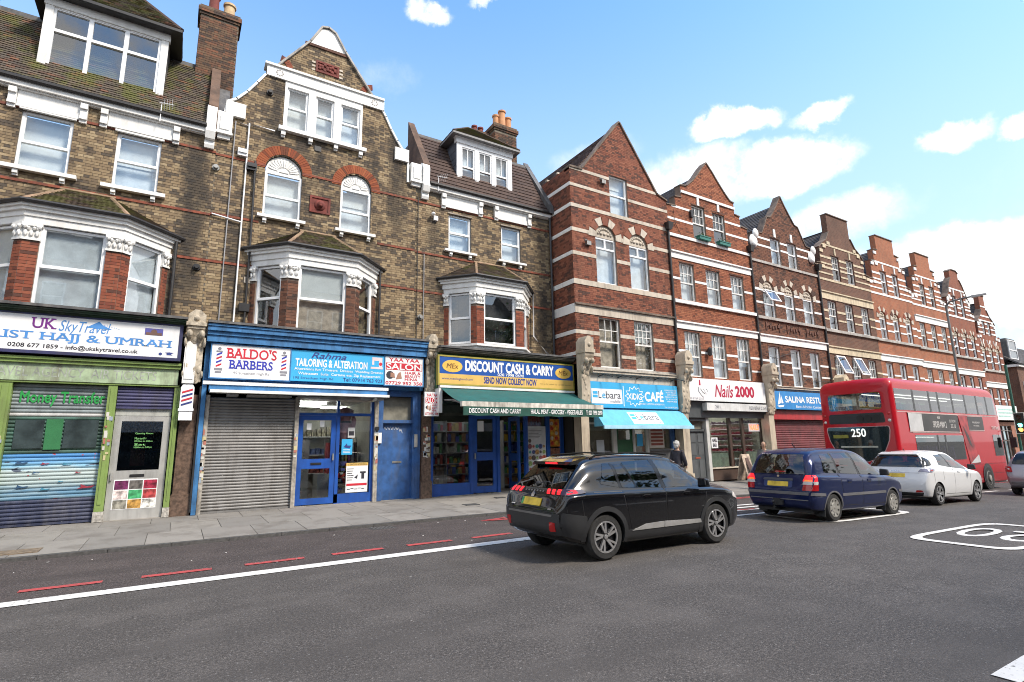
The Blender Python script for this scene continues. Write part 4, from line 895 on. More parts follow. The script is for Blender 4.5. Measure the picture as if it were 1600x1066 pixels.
# posters on the door
P9 = thing('poster', 'nine picture photo poster on the lower part of the travel shop door', 'poster', (-.68, 15.45, .38))
FPo = FY(15.444)
b = MB(FPo); b.box(-1.10, -.26, -.006, 0, .36, 1.02); build('sheet', b, SIGNW, P9)
pc = [(.13, .02, .08), (.12, .11, .10), (.30, .02, .05), (.62, .5, .48), (.05, .30, .12), (.35, .05, .05), (.25, .24, .2), (.45, .25, .06), (.62, .6, .55)]
for k, c in enumerate(pc):
    u, v = -1.08+.275*(k % 3), .80-.213*(k//3); b = MB(FPo); b.box(u, u+.255, 0, .003, v, v+.195); build('picture', b, mat('photo_%d' % k, c, .5, var=.7, vs=9), P9)
pilaster(S1, .05, .40, 15.46, 3.0, .13)
bx = MB(FY(15.2)); bx.box(.02, .27, -.5, .03, 3.25, 4.35); bx.box(.05, .24, .03, .045, 3.35, 4.25); build('pilaster_panel', bx, WHITE, S1)
console(S1, FY(15.30), .03, .41, 3.30, 5.06, .06, .22, CARVED)
L = thing('barber_pole_light', 'small white light box with a red white and blue barber stripe on the marble pilaster', 'sign', (.16, 15.15, 2.3))
b = MB(FY(15.30)); b.box(.02, .30, -.14, .10, 2.36, 3.14); b.prism(arch_poly(.02, .30, 3.14, 3.15, 3.26, 6), -.14, .10); b.box(.0, .32, -.15, .12, 2.58, 2.64); build('box', b, UPVC, L)
for k, c in enumerate((NAVYL, REDL, NAVYL, REDL)): b = MB(FY(15.30)); z = 2.70+k*.10; b.prism([(.05, z), (.27, z+.08), (.27, z+.125), (.05, z+.045)], .10, .108); build('stripe', b, c, L)
downpipe(S1, [(.44, 15.38, .2), (.44, 15.38, 3.2)], .03, GUTTER, 'downpipe')

# ---- barber / tailor
F2 = FY(15.50)
S2 = thing('shopfront', 'blue shopfront of the barber and tailor with a glazed blue door beside the steel shutter', 'shopfront', (3.4, 15.5, .13))
slab_cornice(S2, .46, 6.34, 14.98, 4.80, LEAD, CORNBLUE, ((0, .06), (.06, .17), (.17, .27), (.27, .44)))
b = MB(F2); b.box(.46, .56, -.2, .15, .13, 4.4); b.box(.46, 6.30, -.3, .14, 3.30, 4.36); build('blue_surround', b, CORNBLUE, S2)
for a, c in ((.57, .66), (2.69, 2.79), (4.86, 4.97)): b = MB(F2); b.box(a, c, -.1, .10, .13, 3.0); build('shutter_rail', b, mat('worn_grey_rail', (.38, .35, .30), .6, var=.3, vs=12, dirt=.7), S2)
stickers(S2, F2, .57, .66, .9, 2.1, 22, .105); stickers(S2, F2, 2.70, 2.78, 1.4, 2.2, 8, .105); stickers(S2, F2, 4.86, 4.97, 1.0, 2.2, 26, .105)
shutter('roller_shutter', 'ribbed galvanised steel shutter rolled down over the barber shop', .66, 2.69, .18, 2.96, 15.50, lambda v: STEEL, .075)
AW = thing('awning', 'retracted awning cassette with white bars above the steel shutter', 'awning', (2.9, 15.0, 3.05))
b = MB(FY(14.98)); b.box(.46, 5.08, -.12, .05, 3.22, 3.30); b.box(.62, 5.08, -.1, .16, 3.02, 3.09); build('white_bar', b, WHITE, AW); b = MB(FY(14.98)); b.box(.60, 5.06, -.5, .02, 3.092, 3.218); build('blue_roller', b, CORNBLUE, AW)
b = MB(FY(14.98)); b.box(1.0, 1.25, -.3, .06, 2.95, 3.018); b.box(1.45, 2.5, -.25, .02, 2.95, 3.0); b.box(3.2, 4.3, -.25, .02, 2.95, 3.0); b.box(4.75, 4.95, -.3, .06, 2.94, 3.018); build('folding_arm', b, GREYMET, AW)
door(S2, F2, 2.80, 3.80, .17, 2.52, BLUE, [(2.93, 3.67, 1.36, 2.40), (2.93, 3.67, .33, 1.10)], letter=(3.30, 1.23), handle=(3.74, 1.4))
b = MB(F2); b.box(2.79, 4.86, -.12, 0, 2.525, 2.60); b.box(3.81, 3.90, -.12, .02, .17, 2.524); b.box(3.81, 4.86, -.12, .02, .15, .40); b.box(4.78, 4.86, -.12, .01, .40, 2.93); b.box(3.81, 3.88, -.12, .01, 2.6, 2.95); build('window_frame', b, BLUE, S2)
for a, c, e, f in ((2.80, 3.82, 2.6, 2.95), (3.90, 4.78, .40, 2.93)): b = MB(F2); b.box(a, c, -.07, -.06, e, f); build('pane', b, GLASS_SHOP, S2)
b = MB(F2); b.box(2.79, 4.97, -.3, .03, .10, .15); build('door_step', b, CONC, S2)
interior(S2, 2.75, 4.9, 15.6, 19.5, .15, 3.0, mat('cream_wall', (.55, .53, .46), .9), mat('lino', (.22, .19, .16), .5), mat('white_ceiling', (.6, .6, .58), .9), ((3.3, 16.6, .9), (3.4, 17.8, .9), (4.4, 18.4, .8)))
b = MB(); b.box(2.9, 3.5, 17.4, 18.0, .15, 1.9); b.box(3.6, 4.2, 16.6, 17.2, .15, .9); build('fridge', b, mat('appliance_white', (.6, .6, .6), .4), S2)
tb = thing('sewing_table', 'cluttered sewing table with red cloth behind the tailor window', 'table', (4.3, 16.2, .15)); b = MB(); b.box(3.95, 4.7, 15.9, 16.5, .85, .90); build('table_top', b, mat('red_cloth', (.50, .05, .04), .8), tb)
for x in (4.0, 4.62): b = MB(); b.box(x, x+.05, 15.95, 16.0, .15, .848); build('leg', b, BLACK, tb)
g = [MB() for _ in range(4)]
for k in range(26): x, z = 3.95+rng.random()*.7, .4+rng.random()*.75; s_ = .05+rng.random()*.08; g[k % 4].box(x, x+s_*1.6, 15.75+rng.random()*.1, 15.9+rng.random()*.2, z, z+s_)
for q, c in zip(g, ((.5, .05, .04), (.1, .1, .3), (.5, .48, .42), (.06, .06, .06))): build('cloth_pile', q, mat('cloth_%d' % int(c[0]*50+c[2]*500), c, .9), S2, kind='stuff')
dr_ = thing('pink_dress', 'pink belted dress hanging in the tailor window', 'dress', (4.12, 15.72, 1.6))
b = MB(); b.lathe([(.05, 1.06), (.17, 1.02), (.20, .9), (.14, .66), (.15, .62), (.20, .4), (.22, .34), (.20, .32), (.24, .02), (.22, 0)], (4.12, 15.80, 1.72), 16)
b.tube([(3.95, 15.76, 2.70), (3.90, 15.74, 2.45), (3.93, 15.72, 2.2)], [.06, .075, .06], 7); b.tube([(4.29, 15.76, 2.70), (4.35, 15.74, 2.45), (4.33, 15.72, 2.2)], [.06, .075, .06], 7); build('dress_cloth', b, mat('dusty_pink', (.70, .36, .38), .85, var=.25, vs=8), dr_, smooth=60)
b = MB(); b.lathe([(.155, 0), (.16, .05)], (4.12, 15.78, 2.34), 16); build('belt', b, BLACK, dr_)
GP = lambda lab, u0, u1, v0, v1, m, Y=15.535, nm='poster': board(nm, lab, FY(Y), u0, u1, v0, v1, m, .006, None, 'poster')
t = GP('blue poster with a dark ship shape in the tailor window', 3.98, 4.28, 1.45, 1.88, LBLUE); b = MB(FY(15.534)); b.prism([(4.03, 1.66), (4.20, 1.62), (4.25, 1.70), (4.14, 1.70), (4.12, 1.76), (4.07, 1.70)], 0, .003); build('ship_print', b, NAVYL, t)
for z in (1.50, 1.54, 1.58): b = MB(FY(15.534)); b.box(4.02, 4.22, 0, .003, z, z+.012); build('print_line', b, WHTL, t)
t = GP('small grey photo card above the blue poster', 4.14, 4.34, 1.92, 2.20, mat('card_grey', (.55, .56, .56), .6)); b = MB(FY(15.534)); b.box(4.17, 4.31, 0, .003, 1.98, 2.10); build('photo_print', b, BLKL, t)
t = GP('white alterations and tailoring poster with yellow heading at the foot of the tailor window', 4.13, 4.74, .42, 1.22, SIGNW, 15.53)
text('ALTERATIONS & TAILORING', FY(15.529), 4.16, 1.155, 4.71, 1.205, BLKL, t, w=.004); b = MB(FY(15.529)); b.box(4.13, 4.74, 0, .002, 1.14, 1.22); build('yellow_strip', b, YEL, t)
b = MB(FY(15.529)); b.box(4.15, 4.72, 0, .003, .60, .66); build('red_strip', b, REDL, t)
b = MB(FY(15.529))
for k in range(6): b.box(4.16, 4.34-.02*(k % 3), 0, .003, 1.05-k*.06, 1.065-k*.06)
b.box(4.52, 4.68, 0, .003, .93, .98); b.box(4.56, 4.64, 0, .003, .78, .93); b.prism([(4.36, .82), (4.46, .90), (4.44, .78)], 0, .003)
for k in range(5): b.box(4.17+k*.1, 4.25+k*.1, 0, .003, .50+.02*(k % 2), .515+.02*(k % 2))
build('print', b, BLKL, t)
for k, (u, v) in enumerate(((3.02, 2.14), (3.36, 2.22))): GP('white notice sheet, %s of two on the blue glazed door' % ('lower' if k == 0 else 'upper'), u, u+.12, v, v+.17, SIGNW, 15.50)
cr = thing('clothes_rail', 'rail of mixed garments inside the tailor shop behind the window', 'clothes rail', (4.3, 17.0, .15)); b = MB(); b.tube([(3.85, 17.0, .15), (3.85, 17.0, 1.95), (4.8, 17.0, 1.95), (4.8, 17.0, .15)], .018, 6); build('rail', b, ALU, cr)
for k in range(9):
    c = ((.5, .08, .1), (.08, .1, .3), (.55, .5, .42), (.05, .05, .06), (.2, .32, .2), (.6, .45, .15), (.35, .1, .3), (.5, .5, .52), (.14, .09, .06))[k]; x = 3.92+.10*k; b = MB(); b.hull8([(x, 16.76, .75+.1*(k % 3)), (x+.06, 16.76, .75+.1*(k % 3)), (x+.06, 17.24, .75+.1*(k % 3)), (x, 17.24, .75+.1*(k % 3)), (x, 16.82, 1.80), (x+.05, 16.82, 1.80), (x+.05, 17.18, 1.80), (x, 17.18, 1.80)]); build('garment', b, mat('garment_%d' % k, c, .9, var=.3, vs=6), cr)
for k in range(3): b = MB(); b.box(2.9, 4.7, 19.1, 19.45, .8+.6*k, .83+.6*k); build('wall_shelf', b, UPVC, S2); b = MB(); [b.box(2.95+.16*j, 3.07+.16*j, 19.15, 19.4, .831+.6*k, .90+.6*k+.25*rng.random()) for j in range(11)]; build('folded_cloth', b, mat('folded_%d' % k, ((.4, .12, .1), (.12, .16, .35), (.45, .4, .3))[k], .9, var=.6, vs=9), S2, kind='stuff')
# blue street door
b = MB(F2); b.box(4.98, 5.14, -.3, 0, .13, 3.29); b.box(6.05, 6.30, -.3, 0, .13, 3.29); b.box(5.14, 6.05, -.3, .0, 2.33, 2.42); b.box(5.14, 6.05, -.3, 0, 3.12, 3.29); b.box(6.14, 6.22, 0, .012, .3, 3.2); build('door_surround', b, BLUE2, S2)
door(S2, F2, 5.14, 6.05, .14, 2.33, BLUE2, [], solid=True, w=-.12, letter=(5.62, 1.20), hm=GREYMET)
b = MB(F2); b.box(5.14, 6.05, -.20, -.18, 2.42, 3.12); build('pane', b, mat('frosted_pane', (.22, .21, .17), .25, var=.3), S2)
g = MB(F2); pts = [(5.22+.55*t_/30, 2.18+.05*math.sin(t_*1.4)-.02*(t_ > 22)*(t_-22)*.6) for t_ in range(31)]
g.tube([(u, -.118, v) for u, v in pts], .007, 4); build('graffiti', g, WHTL, S2)
b = MB(F2); b.box(6.10, 6.20, 0, .04, 1.62, 2.0); build('entry_phone', b, ALU, S2); b = MB(F2); b.box(4.99, 5.09, 0, .05, 1.75, 2.05); build('entry_phone', b, UPVC, S2); b = MB(F2); b.box(4.88, 4.98, .10, .16, 2.12, 2.22); build('camera_box', b, BLACK, S2)
b = MB(F2); b.box(5.1, 6.1, -.3, .02, .10, .138); build('door_step', b, CONC, S2)
FS = FY(15.18)
T2 = board('shop_sign', 'white barber sign with red and blue name between two barber pole emblems', FS, .60, 2.44, 3.42, 4.26, SIGNW, .1, CORNBLUE)
text("BALDO'S", FS, .93, 3.93, 2.10, 4.19, REDL, T2, bold=.018, serif=True); text('BARBERS', FS, 1.00, 3.66, 2.02, 3.88, mat('blue_lettering', (.03, .04, .40), .5), T2, bold=.018, serif=True); text('195 Streatham High Rd', FS, 1.08, 3.50, 1.95, 3.59, GREYL, T2)
for u in (.68, 2.20):
    b = MB(FS); b.prism(arc_pts(u+.09, 4.15, .04, 0, 345, 12), 0, .004); b.box(u+.02, u+.16, 0, .004, 4.06, 4.10); b.box(u, u+.18, 0, .004, 3.60, 3.66); b.box(u+.02, u+.16, 0, .004, 3.53, 3.58); build('emblem_cap', b, GREYL, T2)
    for k in range(4):
        z = 3.68+k*.095; b = MB(FS); b.prism([(u+.03, z), (u+.15, z+.06), (u+.15, z+.105), (u+.03, z+.045)], 0, .004); build('emblem_stripe', b, (REDL, mat('blue_lettering'))[k % 2], T2)
T3 = board('shop_sign', 'light blue tailoring and alteration sign in the middle of the blue fascia', FS, 2.45, 5.03, 3.42, 4.26, LBLUE, .1)
text('Rahma', FS, 2.98, 4.06, 3.92, 4.22, NAVYL, T3, shear=.35, bold=.015); text('TAILORING & ALTERATION', FS, 2.58, 3.83, 4.52, 4.03, WHTL, T3, bold=.035)
text('Alterations for: Trousers  Dresses  Wedding Dresses', FS, 2.56, 3.70, 4.98, 3.79, WHTL, T3, bold=.01); text('Waistcoats  Suits  Curtains etc. Zip Replacement', FS, 2.66, 3.58, 4.92, 3.67, WHTL, T3, bold=.01)
text('195 Streatham High Rd', FS, 2.55, 3.46, 3.58, 3.54, NAVYL, T3); text('Tel: 07914 763 923', FS, 3.85, 3.46, 4.97, 3.56, NAVYL, T3, bold=.015)
b = MB(FS); b.box(4.62, 4.98, 0, .004, 3.86, 3.92); b.box(4.86, 4.96, 0, .004, 3.92, 4.10); b.box(4.66, 4.96, 0, .004, 4.10, 4.20); b.box(4.66, 4.72, 0, .004, 3.98, 4.10); build('sewing_machine_print', b, mat('pale_pink_print', (.72, .60, .62), .5), T3); b = MB(FS); b.prism(arc_pts(4.91, 4.01, .05, 0, 340, 10), .004, .006); build('wheel_print', b, REDL, T3)
T4 = board('shop_sign', 'white and red hair and beauty salon sign at the right end of the blue fascia', FS, 5.05, 6.22, 3.42, 4.26, SIGNW, .1, CORNBLUE)
def salon(t, F, u0, v0, w, h):
    X = lambda a: u0+w*a; Z = lambda a: v0+h*a
    text('YAA YAA', F, X(.10), Z(.83), X(.90), Z(.96), REDL, t, bold=.02); b = MB(F); b.box(X(.02), X(.98), 0, .002, Z(.53), Z(.78)); build('red_band', b, REDL, t); text('SALON', F, X(.04), Z(.55), X(.96), Z(.76), WHTL, t, w=.005, bold=.02)
    for s_, a in (('HAIR &', .40), ('BEAUTY', .28), ('HINA', .17)): text(s_, F, X(.52), Z(a), X(.94 if a > .2 else .86), Z(a+.095), REDL, t, bold=.015)
    text('07729 952 358', F, X(.02), Z(.02), X(.98), Z(.13), REDL, t, bold=.02)
    b = MB(F); b.prism(arc_pts(X(.13), Z(.35), w*.10, 20, 330, 10), 0, .004); build('hair_print', b, BLKL, t); b = MB(F); b.prism([(X(.14), Z(.28)), (X(.26), Z(.25)), (X(.24), Z(.42)), (X(.14), Z(.44))], .004, .006); b.prism([(X(.28), Z(.20)), (X(.44), Z(.24)), (X(.40), Z(.48)), (X(.33), Z(.40))], 0, .004); build('skin_print', b, mat('skin_print', (.35, .18, .12), .6), t)
salon(T4, FS, 5.05, 3.42, 1.17, .84)
pilaster(S2, 6.33, 6.62, 15.42, 3.2, .13); stickers(S2, FY(15.42), 6.36, 6.58, 1.3, 2.2, 26, .003)
console(S2, FY(15.26), 6.34, 6.64, 3.1, 5.02, .06, .22, CARVED)
T5 = board('projecting_sign', 'small salon sign fixed to the marble pilaster between the two shops', FY(15.0), 6.22, 6.68, 2.52, 3.24, SIGNW, .06, None, 'sign'); salon(T5, FY(15.0), 6.24, 2.54, .42, .68)
b = MB(FY(15.0)); b.box(6.4, 6.46, -.45, -.06, 2.6, 2.65); b.box(6.4, 6.46, -.45, -.06, 2.95, 3.0); build('bracket', b, BLACK, T5)
# ---- cash and carry
F3 = FY(15.56)
S3 = thing('shopfront', 'royal blue shopfront of the cash and carry with an open door', 'shopfront', (9.2, 15.55, .13))
slab_cornice(S3, 6.60, 11.76, 14.72, 4.62, LEAD, mat('grey_cornice', (.16, .14, .11), .8, var=.3, dirt=.6), ((0, .04), (.04, .08), (.08, .10), (.10, .12)))
b = MB(F3); b.box(6.60, 11.76, -.3, .60, 3.36, 4.46); build('fascia_backing', b, mat('green_moulding', (.05, .13, .06), .6, var=.3, dirt=.5), S3)
b = MB(F3)
for a, c in ((6.66, 6.75), (8.02, 8.12), (9.02, 9.12), (10.12, 10.22), (11.02, 11.14), (11.60, 11.74)): b.box(a, c, -.12, .02, .14, 3.36)
b.box(6.75, 8.02, -.12, .0, .14, .50); b.box(8.12, 9.02, -.12, .0, 2.62, 2.74); b.box(9.12, 10.12, -.12, 0, 2.62, 2.74); b.box(10.22, 11.60, -.12, .0, .14, .45); build('blue_frame', b, BLUE, S3)
door(S3, F3, 8.13, 9.01, .16, 2.62, BLUE, [(8.28, 8.88, 1.42, 2.48), (8.28, 8.88, .36, 1.16)], fr=.1, w=-.02, handle=(8.20, 1.3))
D = MB(); D.T = Fr((9.95, 15.62, 0), (0.12, .99, 0), (0, 0, 1), (.99, -.12, 0)); poly_wall(D, rect(0, .86, .16, 2.6), [rect(.14, .72, 1.35, 2.45), rect(.14, .72, .4, 1.1)], 0, .05); build('open_door', D, BLUE, S3)
for a, c, e, f in ((6.75, 8.02, .50, 3.3), (10.22, 11.02, .45, 3.3), (11.14, 11.60, .45, 3.3), (8.12, 9.02, 2.74, 3.3)): b = MB(F3); b.box(a, c, -.07, -.06, e, f); build('pane', b, GLASS_SHOP, S3)
b = MB(F3); b.box(6.62, 11.76, -.4, .04, .08, .138); build('door_step', b, CONC, S3)
interior(S3, 6.7, 11.7, 15.7, 20, .15, 3.3, mat('dim_shop_wall', (.16, .15, .13), .9), mat('lino'), mat('shop_ceiling_dark', (.15, .15, .15), .9), ((9.0, 17.6, 1.2), (7.6, 16.4, 1.0), (10.6, 16.2, 1.0)), 3)  # fill strips added to lift the dark stock behind the glass
for k, (x0, x1, y) in enumerate(((6.9, 8.0, 17.6), (8.15, 9.4, 18.2), (9.9, 11.5, 17.0))):
    shelves('grocery_shelf', 'stocked grocery shelf inside the cash and carry, ' + ('behind the left window', 'behind the blue doors', 'behind the poster window')[k], 'shelf', x0, x1, y, .15, 2.5, 6, GROC, 'grocery shelves in the cash and carry')
t = GP('white price sheet at the top of the left cash and carry door', 8.30, 8.52, 2.08, 2.42, SIGNW, 15.57)
t = GP('large grocery collage poster in the cash and carry window', 10.24, 11.0, .70, 2.25, mat('collage_white', (.62, .64, .66), .5), 15.60)
cols = [(.45, .09, .06), (.06, .32, .33), (.10, .12, .3), (.5, .3, .12), (.12, .1, .09), (.3, .42, .15), (.25, .1, .12)]
for k in range(26):
    b = MB(FY(15.599)); u, v = 10.27+(k % 5)*.145, .74+(k//5)*.19; b.prism(arc_pts(u+.06, v+.07, .05+.02*(k % 3), 20*k, 20*k+330, 7), 0, .003); build('food_print', b, mat('food_%d' % (k % 7), cols[k % 7], .5, var=.4, vs=12), t)
for k in range(7): b = MB(FY(15.599)); b.box(10.28, 10.7+.06*(k % 3), 0, .003, 1.85+k*.05, 1.865+k*.05); build('print_line', b, GREYL, t)
t = GP('orange and yellow food poster at the right of the cash and carry window', 11.15, 11.6, 1.55, 2.5, mat('orange_print', (.70, .28, .04), .5, var=.5, vs=8), 15.60)
for k in range(10): b = MB(FY(15.599)); u, v = 11.19+(k % 2)*.19, 1.6+(k//2)*.17; b.prism(arc_pts(u+.08, v+.07, .07, 30*k, 30*k+320, 7), 0, .003); build('food_print', b, mat('food_print_%d' % (k % 3), ((.55, .06, .04), (.75, .5, .08), (.6, .55, .45))[k % 3], .5, var=.4, vs=14), t)
t = GP('red and brown lower poster at the right of the cash and carry window', 11.15, 11.6, .8, 1.5, mat('brown_food_print', (.30, .14, .09), .5, var=.6, vs=10), 15.60)
for k in range(3):
    t = thing('hanging_cloth', 'red patterned cloth hung behind the cash and carry glass, %s of three' % ('left', 'middle', 'right')[k], 'cloth', (10.45+k*.22, 15.85, 2.3), 'cloths hung in the window'); b = MB()
    b.add([(10.36+k*.22+.18*i/6, 15.85+.03*math.sin(i*1.9), z) for z in (2.28, 3.2) for i in range(7)], [(i, i+1, i+8, i+7) for i in range(6)]); build('cloth', b, mat('red_cloth_print', (.35, .04, .05), .9, var=.5, vs=14), t)
FS = FY(14.84)
T6 = board('shop_sign', 'blue and yellow cash and carry sign with a gold oval at each end', FS, 6.62, 11.70, 3.50, 4.32, SBLUE, .12, mat('gold_edge', (.35, .30, .06), .5), fr=.05)
b = MB(FS); b.box(6.62, 11.70, 0, .003, 3.50, 3.80); build('yellow_strip', b, YEL, T6)
text('DISCOUNT CASH & CARRY', FS, 7.50, 3.93, 10.86, 4.24, WHTL, T6, bold=.05); text('020 7998 0690', FS, 8.65, 3.815, 9.65, 3.905, WHTL, T6, bold=.015)
text('SEND NOW COLLECT NOW', FS, 8.15, 3.56, 10.15, 3.755, NAVYL, T6, bold=.045); text('www.mexlinghand.com', FS, 6.70, 3.60, 7.75, 3.69, NAVYL, T6, bold=.01); text('Visit us for mobile top up & bill payment', FS, 10.28, 3.60, 11.62, 3.66, NAVYL, T6)
for u in (7.05, 11.28):
    b = MB(FS); b.prism([(u+.34*math.cos(R(a)), 4.04+.19*math.sin(R(a))) for a in range(0, 360, 15)], 0, .005); build('gold_oval', b, GOLDM, T6); text('MEx', FS, u-.20, 3.97, u+.20, 4.12, mat('brown_lettering', (.20, .08, .02), .5), T6, w=.008, shear=.2, bold=.01)
# awning, out over the pavement
TEAL = mat('teal_canvas', (.006, .090, .088), .75, var=.12, vs=2, dirt=.45, dcol=(.03, .06, .05)); A1_ = thing('awning', 'open dark green canvas awning with lettered valance over the cash and carry', 'awning', (9.2, 13.9, 2.45))
y0, y1, z0, z1 = 14.86, 13.42, 3.36, 2.80
b = MB(); nx, ny = 26, 6; vs = []
for j in range(ny+1):
    for i in range(nx+1): t_ = j/ny; vs.append((6.68+5.02*i/nx, y0+(y1-y0)*t_, z0+(z1-z0)*t_-.045*math.sin(math.pi*t_)-.012*math.sin(i*1.7)*t_))
b.add(vs, [(j*(nx+1)+i, j*(nx+1)+i+1, (j+1)*(nx+1)+i+1, (j+1)*(nx+1)+i) for j in range(ny) for i in range(nx)]); build('canvas', b, TEAL, A1_, smooth=60)
b = MB(); b.box(6.64, 11.74, y1-.06, y1+.05, z1-.09, z1+.05); build('front_bar', b, mat('peeling_white_bar', (.66, .63, .56), .6, var=.2, vs=8, dirt=.8, dcol=(.07, .06, .04)), A1_)
FV = FY(y1-.065); b = MB(FV); n = 22
b.add([(6.68+5.02*i/n, 0.0+.012*math.sin(i*1.3)*(1-k), z1-.34+.25*k+(.012*math.sin(i*2.1) if k == 0 else 0)) for k in (0, 1) for i in range(n+1)], [(i, i+1, n+2+i, n+1+i) for i in range(n)]); build('valance', b, mat('valance_green', (.010, .075, .055), .8, var=.2, dirt=.3), A1_)
for s_, a, c in (('DISCOUNT CASH AND CARRY', 6.85, 8.55), ('HALAL MEAT - GROCERY - VEGETABLES', 8.9, 10.85), ('T: 020 7998 0690', 11.0, 11.66)): text(s_, FV, a, z1-.27, c, z1-.14, WHTL, A1_, w=.018, bold=.02)
b = MB(); b.tube([(6.8, y0, 3.0), (6.75, (y0+y1)/2, 2.95), (6.8, y1, z1-.06)], .025, 6); b.tube([(11.6, y0, 3.0), (11.65, (y0+y1)/2, 2.95), (11.6, y1, z1-.06)], .025, 6); build('folding_arm', b, GREYMET, A1_)
b = MB(FY(14.84)); b.box(6.64, 11.74, -.3, .02, 3.37, 3.44); build('cassette', b, WHITE, A1_)
b = MB(FY(14.9)); b.box(6.62, 6.72, -.4, .06, 2.62, 3.36); build('end_box', b, WHITE, A1_)

# ================================================================ red brick terrace, standing forward
YR = 14.7; FRD = FY(YR)
TW = mat('white_timber', (.78, .77, .74), .45, var=.04, dirt=.25)
RB_A = mat_bricktex('far_red_brick', (.27, .088, .05), (.20, .06, .038), (.26, .19, .15), .45)
RB_B = mat_bricktex('far_orange_brick', (.38, .14, .072), (.29, .10, .052), (.30, .21, .16), .35)
RB_C = mat_bricktex('far_brown_brick', (.165, .082, .055), (.115, .056, .041), (.20, .15, .12), .45)
SIDE_B = mat_bricktex('side_red_brick', (.27, .08, .045), (.19, .055, .035), (.25, .18, .14), .5)
GRSILL = mat('grey_stone_sill', (.42, .40, .37), .8, var=.1, dirt=.6)
SOOTST = SOOTST_
def roof_behind(B, x0, x1, z0, xm, zr, y0=14.98, y1=22., mk=slate, tw=.25, gauge=.2):
    tiled(B, [(x0, y1, z0), (x0, y0, z0), (xm, y0, zr), (xm, y1, zr)], mk, 0, tw, gauge); tiled(B, [(x1, y0, z0), (x1, y1, z0), (xm, y1, zr), (xm, y0, zr)], mk, 0, tw, gauge)
def tympanum(B, F, u0, u1, v0, vt, m=STONE):
    t = MB(F); P = arch_poly(u0+.02, u1-.02, v0, v0+.03, vt, 10); t.prism(P, -.12, -.05); T, t.T = t.T, None; c = (u0+u1)/2; h = vt-v0
    for k in range(9):
        a = R(20+17.5*k); t.blob(T(c+(u1-u0)*.33*math.cos(a), -.04, v0+.06+h*.62*math.sin(a)), .055, .035, .055, 6, 4)
    for dx in (-.18, 0, .18): t.blob(T(c+dx, -.04, v0+h*.35), .08, .04, .07, 7, 4)
    build('carved_tympanum', t, m, B, smooth=50)
def heads(B, F, u0, u1, vs, vt, mk, stone, n=7, th=.30):
    """segment arch of alternating stone and brick wedges"""
    c = (u1-u0)/2; h = vt-vs; rad = (c*c+h*h)/(2*h); cy = vt-rad; a0 = math.degrees(math.asin(min(1., c/rad)))
    voussoirs(B, F, (u0+u1)/2, cy, rad, rad+th, 90-a0-4, 90+a0+4, n*2-1, mk, stone, .03)
def redhouse(X0, outline, label, mk, tex, wins, bands, band_m, roofargs, heads_=(), tymp=(), sills=(), thick=(), geo=True, sidewall=False, cap=None, wstyle=None, sillm=GRSILL):
    H = thing('terrace_house', label, 'house', (X0+2.7, YR, fz(X0+3)), None)
    O = [(X0+a, c) for a, c in outline]; holes = []
    for q in wins:
        hd = [t for t in tymp if abs(t[0]-q[0]) < .05]
        holes.append(arch_poly(X0+q[0], X0+q[1], q[2], hd[0][1], hd[0][2]) if hd and q[4] == 2 else rect(X0+q[0], X0+q[1], q[2], q[3]))
    b = MB(FRD); poly_wall(b, O, holes, 0, .30); build('wall', b, MORTR if geo else tex, H)
    if geo: pieces('brick', brick_rows([O]+holes, min(c for _, c in O), max(c for _, c in O)), FRD, 'red', mk, H, 0)
    hb = []
    for q, P in zip(wins, holes):
        st, kw = ((wstyle or {}).get(q[4]) or ('sash', {})); hd = [t for t in tymp if abs(t[0]-q[0]) < .05 and q[4] == 2]
        top = hd[0][1]-.02 if hd else q[3]
        window(H, FRD, X0+q[0], X0+q[1], q[2], top, st, w=-.14, **kw)
        if hd:
            tympanum(H, FRD, X0+q[0], X0+q[1], hd[0][1]-.01, hd[0][2]); heads(H, FRD, X0+q[0]-.02, X0+q[1]+.02, hd[0][1], hd[0][2]+.01, mk, STONE, 4, .28)
        else:
            h = MB(FRD); h.box(X0+q[0]-.05, X0+q[1]+.05, -.1, .02, q[3]+.003, q[3]+.05); build('window_head', h, mat('dark_brick_ledge'), H)
    stone_bands(H, FRD, [O]+holes, bands, band_m)
    for v0, v1, w_ in thick: stone_bands(H, FRD, [O], [(v0, v1)], band_m, w_, 'stone_lintel_band'); stone_bands(H, FRD, [O], [(v1, v1+.06)], band_m, w_+.06, 'stone_drip')
    for v0, v1, w_ in sills: stone_bands(H, FRD, [O], [(v0, v1)], sillm, w_, 'sill_band')
    i0 = [i for i, p in enumerate(O) if p[1] > 9][0]; i1 = [i for i, p in enumerate(O) if p[1] > 9][-1]
    lips(H, FRD, O[i0:i1+1], cap or SOOTST, -.32, .05, .05)
    if roofargs: roof_behind(H, X0+.02, X0+roofargs[0]-.02, roofargs[1], X0+roofargs[2], roofargs[3])
    if not geo or True:
        s = MB(); w_ = roofargs[0] if roofargs else 5.4; s.box(X0+.01, X0+.3, 15.01, 21, 2.6, roofargs[1] if roofargs else 10.8); build('party_wall', s, SIDE_B, H)
    return H
ST_A = {1: ('georg', dict(bars=(3, 2), mid=.48, mt=TW, back=None)), 2: ('georg', dict(bars=(3, 2), mid=.48, mt=TW, back=NET)), 3: ('georg', dict(bars=(3, 2), mid=.44, mt=TW, back=NET))}
ST_B = {1: ('sash', dict(mid=.55, back=BLIND)), 2: ('sash', dict(mid=.5, back=NET)), 3: ('sash', dict(mid=.5, back=NET))}
